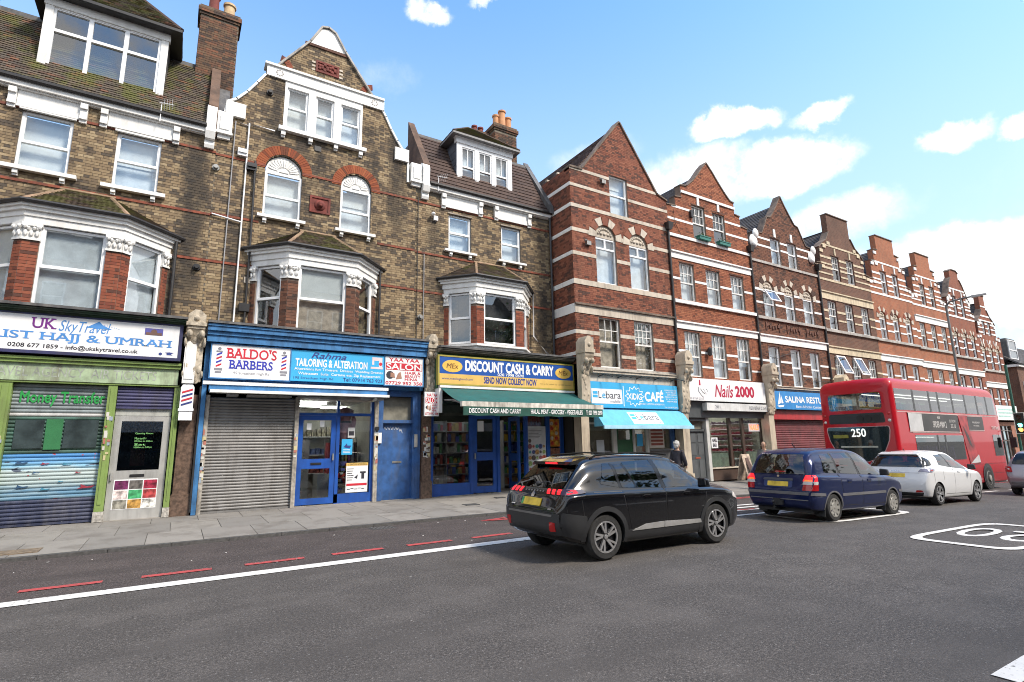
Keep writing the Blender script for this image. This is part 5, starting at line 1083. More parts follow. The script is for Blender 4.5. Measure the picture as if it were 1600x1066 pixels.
# ---- first red house: plain pointed gable
O4 = [(11.80, 2.6), (17.0, 2.6), (17.0, 11.72), (16.42, 11.90), (14.49, 14.62), (12.44, 12.02), (12.40, 11.94), (11.80, 11.92)]
H4 = thing('terrace_house', 'deep red brick house with plain pointed gable, single gable window and banded side wall', 'house', (14.4, YR, fz(14)))
hs4 = [rect(13.78, 14.74, 10.42, 12.12), arch_poly(12.93, 13.96, 7.54, 9.36, 9.90), arch_poly(14.66, 15.69, 7.54, 9.33, 9.86), rect(12.90, 13.92, 4.33, 6.22), rect(14.66, 15.66, 4.33, 6.24)]
b = MB(FRD); poly_wall(b, O4, hs4, 0, .3); build('wall', b, MORTR, H4)
pieces('brick', brick_rows([O4]+hs4, 2.6, 14.6), FRD, 'red', r4brick, H4, 0)
window(H4, FRD, 13.78, 14.74, 10.42, 12.12, 'sash', .52, w=-.14, back=NET)
for a, c, t in ((12.93, 13.96, 9.36), (14.66, 15.69, 9.33)):
    window(H4, FRD, a, c, 7.54, t, 'trans', w=-.14, back=NET); tympanum(H4, FRD, a, c, t+.01, t+.53); heads(H4, FRD, a-.02, c+.02, t, t+.54, r4brick, STONE, 4, .32)
window(H4, FRD, 12.90, 13.92, 4.33, 6.22, 'georg', .52, w=-.14, bars=(3, 2), mt=TW, back=CURT); window(H4, FRD, 14.66, 15.66, 4.33, 6.24, 'georg', .52, w=-.14, bars=(4, 3), mt=TW, back=CURT)
P4 = [O4]+hs4
stone_bands(H4, FRD, P4, [(11.86, 11.98), (11.18, 11.30), (9.38, 9.52), (8.46, 8.60), (5.50, 5.64), (4.72, 4.84)], STONE); stone_bands(H4, FRD, [[(11.8, 2.6), (16.98, 2.6), (16.98, 12.5), (11.8, 12.5)]]+hs4, [(10.34, 10.48)], STONE)
stone_bands(H4, FRD, [O4], [(7.34, 7.535)], STONE, .03); stone_bands(H4, FRD, [O4], [(6.26, 6.56)], STONE, .035, 'stone_lintel_band'); stone_bands(H4, FRD, [O4], [(6.56, 6.63)], SOOTST, .10, 'stone_drip')
stone_bands(H4, FRD, [O4], [(4.22, 4.32)], GRSILL, .10, 'sill_band')
lips(H4, FRD, O4[3:6], SOOTST, -.34, .06, .06); lips(H4, FRD, O4[6:8], SOOTST, -.5, .06, .07); lips(H4, FRD, O4[2:4], SOOTST, -.34, .06, .06)
FSd, L = FP((11.80, 21.0), (11.80, YR))
side = rect(0, L, 2.6, 11.92); b = MB(FSd); poly_wall(b, side, [], 0, .25); build('side_wall', b, SIDE_B, H4)
boxes_mesh('brick', brick_rows([rect(L-1.55, L, 4.4, 11.9)], 4.4, 11.8), FSd, r4brick(False), H4, 'stuff')
stone_bands(H4, FSd, [rect(L-2.6, L, 2.6, 11.9)], [(10.34, 10.48), (9.38, 9.52), (8.46, 8.60), (7.34, 7.52), (6.26, 6.60), (5.50, 5.64), (4.72, 4.84), (11.18, 11.32)], WHITE)
roof_behind(H4, 12.25, 16.7, 11.97, 14.49, 14.52, y0=14.96, mk=rooftile3, tw=.3, gauge=.25)
k = MB()
for y in (15.4, 16.1, 16.8, 17.5): k.box(11.78, 12.3, y, y+.1, 11.95, 12.02)
build('roof_batten', k, STONE, H4)
for u, v in ((13.42, 11.68), (12.52, 8.98), (12.40, 5.30)): k = MB(FRD); k.box(u-.10, u+.10, 0, .12, v-.08, v+.08); k.T = None; k.blob((u-.16, YR-.12, v+.05), .06, .08, .05, 7, 4); build('security_light', k, GREYMET, H4)

# ---- second red house: georgian sashes, curved gable
W5 = [(1.60, 2.46, 10.36, 11.96, 1), (3.00, 3.84, 10.36, 11.93, 1), (.50, 1.40, 7.44, 9.10, 2), (2.17, 3.09, 7.44, 9.08, 2), (3.86, 4.78, 7.44, 9.06, 2), (.48, 1.42, 4.24, 6.15, 3), (2.16, 3.08, 4.24, 6.15, 3), (3.85, 4.74, 4.24, 6.15, 3)]
curve5 = [(0, 2.6), (5.48, 2.6), (5.48, 11.55), (5.0, 11.6), (5.0, 12.08), (4.64, 12.12), (4.64, 12.70), (4.36, 12.74), (3.98, 13.08), (3.60, 13.48), (3.22, 13.92), (2.86, 14.28), (2.52, 13.92), (2.16, 13.48), (1.78, 13.08), (1.36, 12.76), (.96, 12.70), (.96, 12.12), (.55, 12.08), (.55, 11.64), (0, 11.6)]
BA = [(8.31, 8.41), (5.23, 5.33), (4.63, 4.71), (11.57, 11.67), (10.97, 11.07)]
H5 = redhouse(17.0, curve5, 'orange red brick house with curved gable and teal window planters above the nail bar', lambda s: mat_rnd('orange_red_brick', [(0, (.345, .13, .07)), (.25, (.285, .097, .053)), (.5, (.375, .148, .08)), (.75, (.26, .085, .048)), (.95, (.12, .05, .034))], .86, s, soot=.2), None, W5, BA, WHITE,
     (5.48, 11.3, 2.86, 13.9), sills=[(10.20, 10.33, .06), (7.28, 7.42, .10)], thick=[(9.24, 9.50, .04), (6.20, 6.46, .05)], wstyle=ST_A, sillm=WHITE)
stone_bands(H5, FRD, [[(17.96, 12), (21.64, 12), (21.64, 13), (17.96, 13)]], [(12.36, 12.48)], WHITE, .06)
for u in (2.03, 3.42): k = MB(FRD); k.box(17+u-.07, 17+u+.07, -.01, .05, 11.98, 12.358); build('keystone', k, WHITE, H5)
for u, lab in ((2.10, 'left'), (3.46, 'right')):
    t = thing('window_box', 'teal planter box on the gable sill of the orange red house, %s of the pair' % lab, 'planter', (17+u, YR-.12, 10.34), 'teal planters on the gable sills'); k = MB(FRD); k.box(17+u-.34, 17+u+.40, .0, .20, 10.335, 10.49); k.box(17+u-.36, 17+u+.42, -.02, .22, 10.46, 10.50); build('box', k, mat('teal_planter', (.02, .16, .13), .5), t)
    k = MB(); 
    for i in range(40): x, y, z = 17+u-.3+.65*rng.random(), YR-.05-.12*rng.random(), 10.50+.10*rng.random(); a = rng.random()*6; k.add([(x, y, z), (x+.04*math.cos(a), y+.04*math.sin(a), z+.02), (x+.02*math.cos(a+1), y+.02*math.sin(a+1), z+.06)], [(0, 1, 2)])
    build('plant', k, mat('planter_leaf', (.05, .10, .03), .7), t, kind='stuff')
k = MB(FRD); k.T = None; k.lathe([(.04, 0), (.10, .04), (.10, .30), (.05, .36)], (17+1.82, YR-.14, 5.15), 10); build('lantern', k, BLACK, H5)
k = MB(FRD); k.box(18.42, 18.56, 0, .12, 11.30, 11.62); build('floodlight', k, BLACK, H5)

# ---- third: dark brick, arched tympana
W6 = [(1.72, 2.55, 10.16, 11.54, 1), (3.17, 3.98, 10.16, 11.53, 1), (.69, 1.59, 7.36, 8.72, 2), (2.42, 3.26, 7.36, 8.72, 2), (4.01, 4.95, 7.36, 8.70, 2), (.63, 1.50, 4.1, 5.96, 3), (2.39, 3.23, 4.1, 5.94, 3), (4.03, 4.87, 4.1, 5.92, 3)]
T6_ = [(.69, 8.70, 9.18), (2.42, 8.70, 9.18), (4.01, 8.68, 9.16)]
curve6 = [(0, 2.6), (5.75, 2.6), (5.75, 10.75), (5.35, 10.8), (5.35, 11.55), (4.85, 11.6), (4.55, 12.1), (4.3, 12.55), (4.02, 12.6), (3.7, 13.0), (3.35, 13.45), (3.0, 13.98), (2.65, 13.45), (2.30, 13.0), (1.95, 12.6), (1.65, 12.55), (1.4, 12.1), (1.1, 11.6), (.45, 11.55), (.45, 10.8), (0, 10.75)]
BB = [(8.62, 8.74), (7.98, 8.08), (5.2, 5.3), (4.62, 4.7), (10.9, 11.0), (11.30, 11.40)]
H6 = redhouse(22.55, curve6, 'dark brown brick house with white scrolls, pointed gable and three arched carved window heads', dbrick, None, W6, BB, WHITE, (5.7, 10.6, 3.0, 13.6), tymp=T6_, sills=[(7.22, 7.35, .10), (10.03, 10.15, .06)], thick=[(6.10, 6.42, .05)], wstyle=ST_B, cap=SOOTST)
for a in (.40, 5.35): k = MB(FRD); k.T = None; X = 22.55+a; k.blob((X-.1, YR-.05, 11.05), .30, .1, .35, 10, 6); k.blob((X+.05, YR-.1, 11.45), .2, .1, .25, 10, 6); k.blob((X-.15, YR-.12, 10.85), .14, .1, .14, 8, 5); build('white_scroll', k, WHITE, H6, smooth=60)
for u in (2.13, 3.57): k = MB(FRD); k.box(22.55+u-.08, 22.55+u+.08, -.01, .05, 11.58, 12.0); build('keystone', k, WHITE, H6)
for c in (1.14, 2.84, 4.48):
    k = MB(FRD)
    for i in range(5): k.box(22.55+c-.5+.22*i, 22.55+c-.38+.22*i, 0, .06, 6.78+.05*abs(i-2), 6.92+.05*abs(i-2))
    k.box(22.55+c-.55, 22.55+c-.49, 0, .05, 6.7, 7.1); k.box(22.55+c+.49, 22.55+c+.55, 0, .05, 6.7, 7.1); build('carved_brick_panel', k, PANELB, H6)
# open casement
FO = Fr((23.69, YR-.04, 8.68), (1, 0, 0), (0, .45, .89), (0, -.89, .45)); k = MB(FO); poly_wall(k, rect(-.42, .42, -.66, 0), [rect(-.36, .36, -.60, -.06)], .04, .05); O_ = build('open_casement', k, UPVC, H6); k = MB(FO); k.box(-.38, .38, .005, .012, -.62, -.04); build('pane', k, GLASS_UP, O_)

# ---- further houses of the row
blk = lambda W, h: [(0, 2.6), (W, 2.6), (W, h-3.1), (W-.45, h-3.05), (W-.45, h-2.15), (W-.8, h-1.85), (W-1.2, h-1.6), (W-1.55, h-1.15), (W-1.62, h-1.1), (W-1.62, h), (1.62, h), (1.62, h-1.1), (1.55, h-1.15), (1.25, h-1.6), (.8, h-1.85), (.45, h-2.15), (.45, h-3.05), (0, h-3.1)]
stp = lambda W, h: [(0, 2.6), (W, 2.6), (W, h-2.95), (W-.5, h-2.9), (W-.5, h-1.75), (W-1.0, h-1.7), (W-1.0, h-1.0), (W-1.5, h-.95), (W-1.5, h), (1.5, h), (1.5, h-.95), (1.0, h-1.0), (1.0, h-1.7), (.5, h-1.75), (.5, h-2.9), (0, h-2.95)]
dut = lambda W, h: [(0, 2.6), (W, 2.6), (W, h-3.0), (W-.4, h-2.95), (W-.4, h-2.2), (W-.7, h-1.9), (W-.95, h-1.5), (W-1.2, h-1.05), (W-1.5, h-.7), (W-1.6, h-.65), (W-1.6, h-.15), (W-1.9, h), (1.9, h), (1.6, h-.15), (1.6, h-.65), (1.5, h-.7), (1.2, h-1.05), (.95, h-1.5), (.7, h-1.9), (.4, h-2.2), (.4, h-2.95), (0, h-3.0)]
def wfar(W, dz): s = W/5.5; return [(1.55*s, 2.35*s, 10.2+dz, 11.6+dz, 1), (3.1*s, 3.9*s, 10.2+dz, 11.6+dz, 1), (.60*s, 1.45*s, 7.36+dz, 8.95+dz, 2), (2.33*s, 3.17*s, 7.36+dz, 8.95+dz, 2), (4.03*s, 4.88*s, 7.36+dz, 8.95+dz, 2), (.60*s, 1.45*s, 4.2+dz, 5.95+dz, 3), (2.33*s, 3.17*s, 4.2+dz, 5.95+dz, 3), (4.03*s, 4.88*s, 4.2+dz, 5.95+dz, 3)]
def tfar(W, dz): s = W/5.5; return [(.60*s, 8.65+dz, 9.05+dz), (2.33*s, 8.65+dz, 9.05+dz), (4.03*s, 8.65+dz, 9.05+dz)]
bz = lambda dz: [(a+dz, c+dz) for a, c in ((7.85, 7.94), (10.42, 10.51), (11.0, 11.09), (8.3, 8.42), (5.2, 5.3), (4.65, 4.74), (10.75, 10.87), (11.35, 11.47), (10.05, 10.17), (12.1, 12.2))]
FAR = [(28.30, 5.5, 14.0, 'brown brick house with a square topped curved gable, cream bands and two propped open windows', 'C', blk, False, STONEC, -.05), (33.80, 5.2, 13.8, 'bright orange brick house with stepped gable and white arched window heads, behind the bus', 'B', stp, True, WHITE, -.08), (39.0, 5.0, 13.6, 'orange brick stepped gable house with straight white bands, just left of the lamp post', 'B', stp, False, WHITE, -.15), (44.0, 4.6, 13.3, 'red brick house with a narrow gable partly behind the lamp post', 'A', dut, True, WHITE, -.3), (48.6, 4.2, 12.0, 'last narrow red brick house of the row with white swags and a dutch gable', 'A', blk, True, WHITE, -1.0)]
for X0, W, h, lab, tx, fo, arch, bm, dz in FAR:
    Hx = redhouse(X0, fo(W, h), lab, {'A': r4brick, 'B': rbrick, 'C': dbrick}[tx], {'A': RB_A, 'B': RB_B, 'C': RB_C}[tx], ([(1.30, 1.86, 8.95, 10.0, 1), (2.30, 2.86, 8.95, 10.0, 1)]+wfar(W, dz)[2:] if h < 12.5 else wfar(W, dz)), bz(dz), bm, (W, h-3.2, W/2, h-.6), tymp=tfar(W, dz) if arch else (), sills=[(7.2+dz, 7.34+dz, .10)], thick=([] if arch else [(9.0+dz, 9.36+dz, .04)])+[(6.05+dz, 6.38+dz, .05)], wstyle=ST_B if arch else ST_A, geo=False, cap=SOOTST)
    if tx == 'C':
        for c in (1.02, 2.75):      # top-hung lights propped open
            FO = Fr((X0+c, YR-.06, 5.88), (1, 0, 0), (0, .36, .93), (0, -.93, .36)); k = MB(FO); poly_wall(k, rect(-.42, .42, -1.02, 0), [rect(-.35, .35, -.95, -.07)], .04, .05); O_ = build('open_casement', k, UPVC, Hx); k = MB(FO); k.box(-.37, .37, .005, .012, -.97, -.05); build('pane', k, GLASS_UP, O_)
        k = MB(); k.lathe([(.16, 0), (.16, .8), (.2, .82), (.18, .95)], (X0+.6, 17.5, 12.0), 10); k.box(X0+.3, X0+.9, 17.2, 17.8, 10.5, 12.0); build('chimney_pot', k, TERRA, Hx)
    for p in fo(W, h):                 # pale blocks at the shoulders of the gable
        if h-3.3 < p[1] < h-.9 and abs(p[0]-W/2) > W*.24 and (p[0] < W/2 or True):
            k = MB(FRD); s_ = 1 if p[0] < W/2 else -1; k.box(X0+p[0]+(0 if s_ > 0 else -.30), X0+p[0]+(.30 if s_ > 0 else 0), -.02, .05, p[1]-.26, p[1]-.08); build('kneeler_block', k, bm, Hx)
    for u in (W*.36, W*.64): k = MB(FRD); k.box(X0+u-.06, X0+u+.06, -.01, .05, 11.65+dz, 12.05+dz); build('keystone', k, bm, Hx) if h > 12.5 else None
    if h < 12.5:
        for c in range(3): k = MB(FRD); k.tube([(X0+.5+1.2*c+.6*t_/8, -.0-.03, 8.95+dz+.62-.35*math.sin(math.pi*t_/8)) for t_ in range(9)], .07, 5); build('swag', k, WHITE, Hx)
k = MB(); k.box(11.82, 53, 21.0, 21.2, -2, 10.7); build('rear_wall', k, DARK, H4)
for a, c in ((11.82, 17.0), (17.0, 22.5), (22.5, 28.3), (28.3, 53)):
    k = MB(); k.box(a, c, 15.02, 21, 3.90, 3.98); k.box(a+.01, a+.05, 15.1, 21, -1, 3.89); build('inner_floor', k, DARK, H4)
for u, B_ in ((16.92, H4), (22.46, H5), (28.22, H6)): downpipe(B_, [(u, YR-.07, 4.6), (u, YR-.07, 10.4)], .05, GUTTER, 'downpipe'); k = MB(FRD); k.hull8([(u-.10, .02, 10.4), (u+.10, .02, 10.4), (u+.10, .20, 10.4), (u-.10, .20, 10.4), (u-.16, .02, 10.7), (u+.16, .02, 10.7), (u+.16, .26, 10.7), (u-.16, .26, 10.7)]); build('hopper_head', k, GUTTER, B_)
for B_, P_ in ((H6, [(22.7, YR-.06, 5.55), (23.6, YR-.07, 5.35), (24.4, YR-.07, 5.6), (25.2, YR-.06, 5.75)]), (H5, [(17.35, YR-.05, 11.4), (17.42, YR-.05, 10.8), (17.75, YR-.05, 10.3)]), (H6, [(25.6, YR-.06, 4.3), (26.0, YR-.07, 4.55), (26.4, YR-.06, 4.4), (28.1, YR-.06, 4.5)])): downpipe(B_, P_, .012, GUTTER, 'cable')
# ---- ground floors of the red terrace
def pier(B, u0, u1, zb, z1, zc, cm=STONEC):
    b = MB(FY(14.42)); b.box(u0, u1, -.4, 0, zb+.35, z1); b.box(u0-.04, u1+.04, -.4, .05, zb-.2, zb+.348); build('pier', b, cm, B)
    console(B, FY(14.42), u0-.02, u1+.02, z1+.002, zc, .04, .34, cm)
def mould(B, u0, u1, v0, v1, m=STONE):
    b = MB(FRD); b.box(u0, u1, -.1, .16, v0, v1-.12); b.box(u0-.01, u1+.01, -.1, .30, v1-.12, v1-.03); b.box(u0, u1, -.1, .34, v1-.03, v1); build('shop_cornice', b, m, B)
F4 = FY(14.80); FG = FY(14.42)
CREAMP = mat('cream_painted_pier', (.50, .43, .33), .75, var=.1, dirt=.55, dcol=(.16, .13, .1))
S4 = thing('shopfront', 'cafe shopfront with pale frames under a light blue awning', 'shopfront', (14.3, 14.8, .1))
pier(S4, 11.66, 12.00, fz(12), 2.75, 5.28, CREAMP); mould(S4, 12.0, 16.5, 3.78, 4.2)
for k in range(5):
    b = MB(FG); u = 12.6+k*.92; b.tube([(u, -.2, 3.95), (u+.05, .15, 4.02), (u+.25, .38, 3.92)], .018, 5); build('swan_lamp', b, BLACK, S4)
b = MB(F4); b.box(12.08, 16.55, -.3, .30, 2.6, 3.78); build('fascia_backing', b, mat('blue_backing', (.04, .25, .45), .5, dirt=.3), S4)
b = MB(F4)
for a, c in ((12.08, 12.18), (13.40, 13.56), (14.36, 14.46), (15.06, 15.16)): b.box(a, c, -.1, .02, .1, 2.6)
b.box(12.18, 13.40, -.1, .0, .1, .5); b.box(14.46, 15.06, -.1, 0, .1, .5); b.box(12.18, 15.06, -.1, .0, 2.3, 2.36); build('pale_frame', b, mat('pale_frame_paint', (.52, .51, .47), .5, dirt=.3), S4)
b = MB(F4); b.box(15.16, 16.40, -.1, 0, .1, 1.32); b.box(15.16, 16.40, -.1, .08, 1.32, 1.38); build('stall_riser', b, mat('grey_riser', (.13, .13, .13), .6), S4); b = MB(F4); b.box(16.40, 16.55, -.1, .03, .1, 2.6); build('blue_post', b, BLUE2, S4)
door(S4, F4, 13.57, 14.35, .1, 2.29, mat('green_door', (.02, .10, .04), .5), [(13.66, 14.26, 1.75, 2.2)], w=-.02, handle=(13.63, 1.2))
for a, c, e, f in ((12.18, 13.40, .5, 2.3), (14.46, 15.06, .5, 2.3), (16.02, 16.40, 1.38, 2.6), (12.18, 15.06, 2.36, 2.6)): b = MB(F4); b.box(a, c, -.07, -.06, e, f); build('pane', b, GLASS_SHOP, S4)
interior(S4, 12.1, 16.5, 14.95, 18.5, .05, 2.65, mat('cafe_wall', (.24, .20, .15), .9), mat('lino'), mat('cafe_ceiling', (.3, .3, .28), .9), ((13.0, 16.5, .9), (15.8, 16.5, .8)), 7)  # ceiling strips here are added fill for the cafe interior
t = board('menu_board', 'white and red menu board in the cafe front beside the man in a dark jacket', FY(14.78), 15.20, 15.96, 1.42, 2.36, mat('menu_cream', (.62, .56, .48), .5), .04, None, 'menu board')
for k in range(6): b = MB(FY(14.78)); b.box(15.26, 15.90, 0, .004, 1.52+k*.13, 1.60+k*.13); build('menu_strip', b, mat('menu_red', (.30, .08, .05), .6), t)
t = GP('pale notice with small print in the left cafe window', 12.6, 12.95, 1.3, 1.75, mat('notice_grey', (.45, .48, .5), .5), 14.79); t = GP('blue notice in the cafe window right of the green door', 14.55, 14.85, 1.5, 1.95, LBLUE, 14.79)
T7 = board('shop_sign', 'light blue cafe and mobile phone sign with a white panel at its left', FG, 12.12, 16.48, 2.86, 3.76, LBLUE, .1, None)
LEB = mat('dark_grey_lettering', (.06, .07, .09), .5)
def leb(t, F, a, c, e, f):
    w_, h_ = c-a, f-e; b = MB(F); b.prism(arch_poly(a, c, e, f-.02, f, 3) if False else rect(a, c, e, f), .0, .004); build('white_panel', b, SIGNW, t)
    text('L', F, a+w_*.22, e+h_*.36, a+w_*.31, e+h_*.84, LEB, t, w=.008); text('e', F, a+w_*.34, e+h_*.36, a+w_*.44, e+h_*.68, LBLUE, t, w=.008, bold=.01); text('bara', F, a+w_*.46, e+h_*.35, a+w_*.95, e+h_*.84, LEB, t, w=.008)
    text('mobile', F, a+w_*.60, e+h_*.08, a+w_*.93, e+h_*.26, GREYL, t, w=.008); b = MB(F)
    for k in range(2): b.box(a+w_*.04, a+w_*.19, .004, .008, e+h_*(.40+.24*k), e+h_*(.58+.24*k))
    build('logo_block', b, LBLUE, t)
leb(T7, FG, 12.16, 13.58, 3.00, 3.52)
b = MB(FG); b.box(13.64, 13.67, 0, .004, 2.92, 3.66); build('divider', b, WHTL, T7)
st = MB(FG)
for k in range(24):
    r0_, r1_ = (.45, .33) if k % 2 == 0 else (.33, .45); a0, a1 = R(15*k), R(15*(k+1)); cu_, cv_ = 14.20, 3.30
    st.prism([(cu_+r0_*math.cos(a0)*1.1, cv_+r0_*math.sin(a0)*.85), (cu_+r1_*math.cos(a1)*1.1, cv_+r1_*math.sin(a1)*.85), (cu_+(r1_-.035)*math.cos(a1)*1.1, cv_+(r1_-.035)*math.sin(a1)*.85), (cu_+(r0_-.035)*math.cos(a0)*1.1, cv_+(r0_-.035)*math.sin(a0)*.85)], 0, .004)
build('starburst', st, WHTL, T7); text('XIDIG', FG, 13.86, 3.18, 14.54, 3.40, WHTL, T7, bold=.02); text('CAF\u00c9', FG, 14.72, 3.14, 15.68, 3.56, WHTL, T7, bold=.04)
text('EVERYDAY HOT FOOD & BREAKFASTS', FG, 14.4, 3.0, 15.72, 3.06, WHTL, T7)
for k, s_ in enumerate(('ESPRESSO CAFE', 'MONEY TRANSFER', 'SIM CARDS', 'MOBILE TOP UP', 'PC & LAPTOP', 'REPAIRS')): text(s_, FG, 15.78+.06*(k % 3), 3.55-k*.085, 16.42, 3.60-k*.085, WHTL, T7)
text('Tel: 020 8677 2200', FG, 15.72, 2.90, 16.42, 2.955, WHTL, T7)
A4 = thing('awning', 'short light blue drop awning with a white logo panel over the cafe', 'awning', (14.4, 14.1, 2.1)); SKYC = mat('sky_blue_canvas', (.10, .42, .66), .7, var=.05, dirt=.2)
ya, yb, za, zb = 14.46, 13.95, 2.80, 2.20; al = Vector((0, yb-ya, zb-za)); FA = Fr((0, yb, zb), (1, 0, 0), (0, -al.y/al.length, -al.z/al.length), (0, al.z/al.length, -al.y/al.length)); 
b = MB(FA); b.box(12.26, 16.68, -.015, 0, 0, al.length); build('canvas', b, SKYC, A4)
b = MB(); b.add([(12.26, ya, za), (12.26, yb, zb), (12.26, ya, zb), (16.68, ya, za), (16.68, yb, zb), (16.68, ya, zb)], [(0, 1, 2), (3, 5, 4)]); build('side_panel', b, SKYC, A4)
b = MB(); b.box(12.24, 16.70, yb-.03, yb+.02, zb-.09, zb+.03); build('front_edge', b, mat('pale_blue_edge', (.35, .62, .78), .6), A4)
leb(A4, FA, 13.72, 15.20, .10, .68)
# ---- nail bar
S5 = thing('shopfront', 'nail bar shopfront with brown framed glazing and a grey street door', 'shopfront', (19.8, 14.8, .05)); z5 = fz(19)
pier(S5, 16.64, 17.02, fz(17), 2.75, 5.15, CREAMP)
F5 = FY(14.85); DGREY = mat('dark_grey_paint', (.075, .085, .09), .45, var=.15, dirt=.3); BROWN = mat('brown_frame', (.07, .045, .035), .5)
b = MB(F5); b.box(17.08, 17.45, -.1, .05, z5, 2.9); b.box(17.08, 18.42, -.1, .10, 2.45, 3.2); b.box(17.45, 18.42, -.1, .03, 1.98+z5, 2.06+z5); build('grey_surround', b, DGREY, S5)
door(S5, F5, 17.46, 18.40, z5+.02, 1.98+z5, DGREY, [], solid=True, w=-.04, letter=(17.93, .98), hm=mat('red_brass', (.3, .08, .05), .5))
b = MB(F5)
for a in (17.55, 18.0):
    for e, f in ((z5+.15, z5+.85), (z5+1.05, z5+1.5), (z5+1.55, z5+1.9)): b.box(a, a+.32, -.04, -.028, e, f)
build('door_panel', b, mat('door_panel_grey', (.10, .11, .115), .4), S5)
b = MB(F5); b.box(17.45, 18.42, -.12, -.10, 2.08+z5, 2.45); build('pane', b, mat('frosted_pane'), S5)
b = MB(F5); b.box(18.42, 18.60, -.2, .10, z5, 2.86); build('pale_post', b, mat('pale_post_paint', (.55, .55, .53), .5, dirt=.3), S5)
b = MB(F5); b.box(18.62, 22.30, -.1, 0, z5, .52); build('stall_riser', b, BROWN, S5)
b = MB(F5); b.box(18.60, 22.30, -.1, .05, .52, .57); build('pale_sill', b, STONE, S5); b = MB(F5)
for a, c in ((19.98, 20.12), (20.85, 20.99), (22.18, 22.30)): b.box(a, c, -.1, .0, .57, 2.86)
build('brown_frame', b, BROWN, S5)
for a, c in ((18.62, 19.98), (20.12, 20.85), (20.99, 22.18)): b = MB(F5); b.box(a, c, -.07, -.06, .57, 2.86); build('pane', b, GLASS_SHOP, S5)
for a, c in ((18.65, 19.95), (21.02, 22.15)): b = MB(F5); b.box(a, c, -.11, -.10, .60, 1.15); build('frosted_strip', b, mat('frosted_green', (.30, .34, .27), .5, var=.25, vs=6), S5)
interior(S5, 18.5, 22.4, 15.0, 18.5, .1, 2.9, mat('nail_wall', (.50, .48, .40), .9), mat('nail_floor', (.3, .28, .25), .5), mat('white_ceiling'), ((20.4, 15.9, 1.4), (21.4, 17.4, 1.2), (19.3, 16.8, 1.2)), 9)  # strips added to brighten the nail bar, not fittings of the shop
b = MB(F5); b.box(17.06, 22.40, -.12, .04, 2.40, 3.24) if False else b.box(18.42, 22.40, -.12, .06, 2.862, 3.24); build('fascia_backing', b, DGREY, S5)
for k, (x0, x1) in enumerate(((18.8, 20.0), (20.3, 21.2))):
    shelves('polish_shelf', 'shelf of small bottles inside the nail bar, ' + ('behind the left pane', 'behind the middle pane')[k], 'shelf', x0, x1, 17.9, 1.0, 2.1, 4, [(.5, .3, .3), (.55, .45, .42), (.4, .35, .33), (.55, .5, .45)], 'shelves in the nail bar')
b = MB(FRD); b.box(17.06, 22.42, .003, .05, 2.58, 3.24); build('shadow_strip', b, DGREY, S5)  # covers the brick edge; its dark colour imitates shadow under the strip sign
for k in range(6):
    z = 1.15+.25*k; b = MB(); b.box(22.14, 22.39, 15.3, 17.6, z, z+.02); build('wall_shelf', b, UPVC, S5); b = MB()
    for j in range(24): y = 15.33+j*.094; h_ = .06+.08*rng.random(); b.box(22.18, 22.24, y, y+.05, z+.021, z+.021+h_)
    build('polish_bottle', b, mat('polish_%d' % (k % 3), ((.35, .05, .08), (.45, .25, .25), (.12, .08, .12))[k % 3], .3, var=.6, vs=30), S5, kind='stuff')
for k, (x, y) in enumerate(((20.6, 15.7), (21.5, 15.9))):
    t = thing('nail_table', 'pale work table inside the nail bar, ' + ('left of the two', 'right of the two')[k], 'table', (x, y, .1), 'tables in the nail bar'); b = MB(); b.box(x-.4, x+.4, y-.25, y+.25, .82, .87); build('table_top', b, UPVC, t); b = MB(); b.box(x-.36, x-.3, y-.22, y+.22, .1, .818); b.box(x+.3, x+.36, y-.22, y+.22, .1, .818); build('table_side', b, UPVC, t)
t = GP('small white notice with black letters in the nail bar left window', 18.72, 19.12, 1.35, 1.78, SIGNW, 14.80); text('NAIL', FY(14.80), 18.76, 1.60, 19.08, 1.74, BLKL, t, w=.004, bold=.03); text('BAR', FY(14.80), 18.80, 1.40, 19.04, 1.54, BLKL, t, w=.004, bold=.03)
t = board('led_sign', 'glowing orange red nails sign in the nail bar window', FY(14.81), 21.28, 22.06, 2.02, 2.38, mat('led_white', (.6, .6, .62), .5), .03, None, 'sign'); text('NAILS', FY(14.81), 21.36, 2.09, 21.98, 2.31, mat('lit_red_letters', (.8, .1, .04), .5, emit=(1, .12, .04), estr=1.6), t, w=.006, bold=.03)
t = board('wall_print', 'small brown framed print on the nail bar wall', FY(17.9), 20.9, 21.7, 2.2, 2.6, mat('brown_print_board', (.30, .14, .08), .6), .03, None, 'picture')
t = thing('vase_stand', 'white stand with dried flowers in a tall vase in the nail bar window', 'vase', (20.5, 15.2, .57)); b = MB(); b.lathe([(.12, 0), (.13, .4), (.09, .7), (.12, .72)], (20.5, 15.25, .57), 12); build('vase', b, mat('dark_red_vase', (.12, .04, .03), .4), t, smooth=50)
b = MB()
for k in range(40): a, q_ = rng.random()*6.28, rng.random()*.2; b.tube([(20.5, 15.25, 1.25), (20.5+q_*math.cos(a), 15.25+q_*math.sin(a), 1.5+.35*rng.random())], .008, 4)
build('dried_stems', b, mat('dried_stem', (.35, .27, .15), .8), t, kind='stuff')
T8 = board('shop_sign', 'white nail bar sign with crimson script name and a hand with a red bottle', FG, 17.02, 22.14, 3.24, 4.14, SIGNW, .14, None)
CRIM = mat('crimson_lettering', (.42, .005, .045), .5)
text('Nails', FG, 18.72, 3.42, 19.90, 3.92, CRIM, T8, shear=.3, bold=.015); text('2000', FG, 20.06, 3.47, 21.32, 3.90, CRIM, T8, bold=.045)
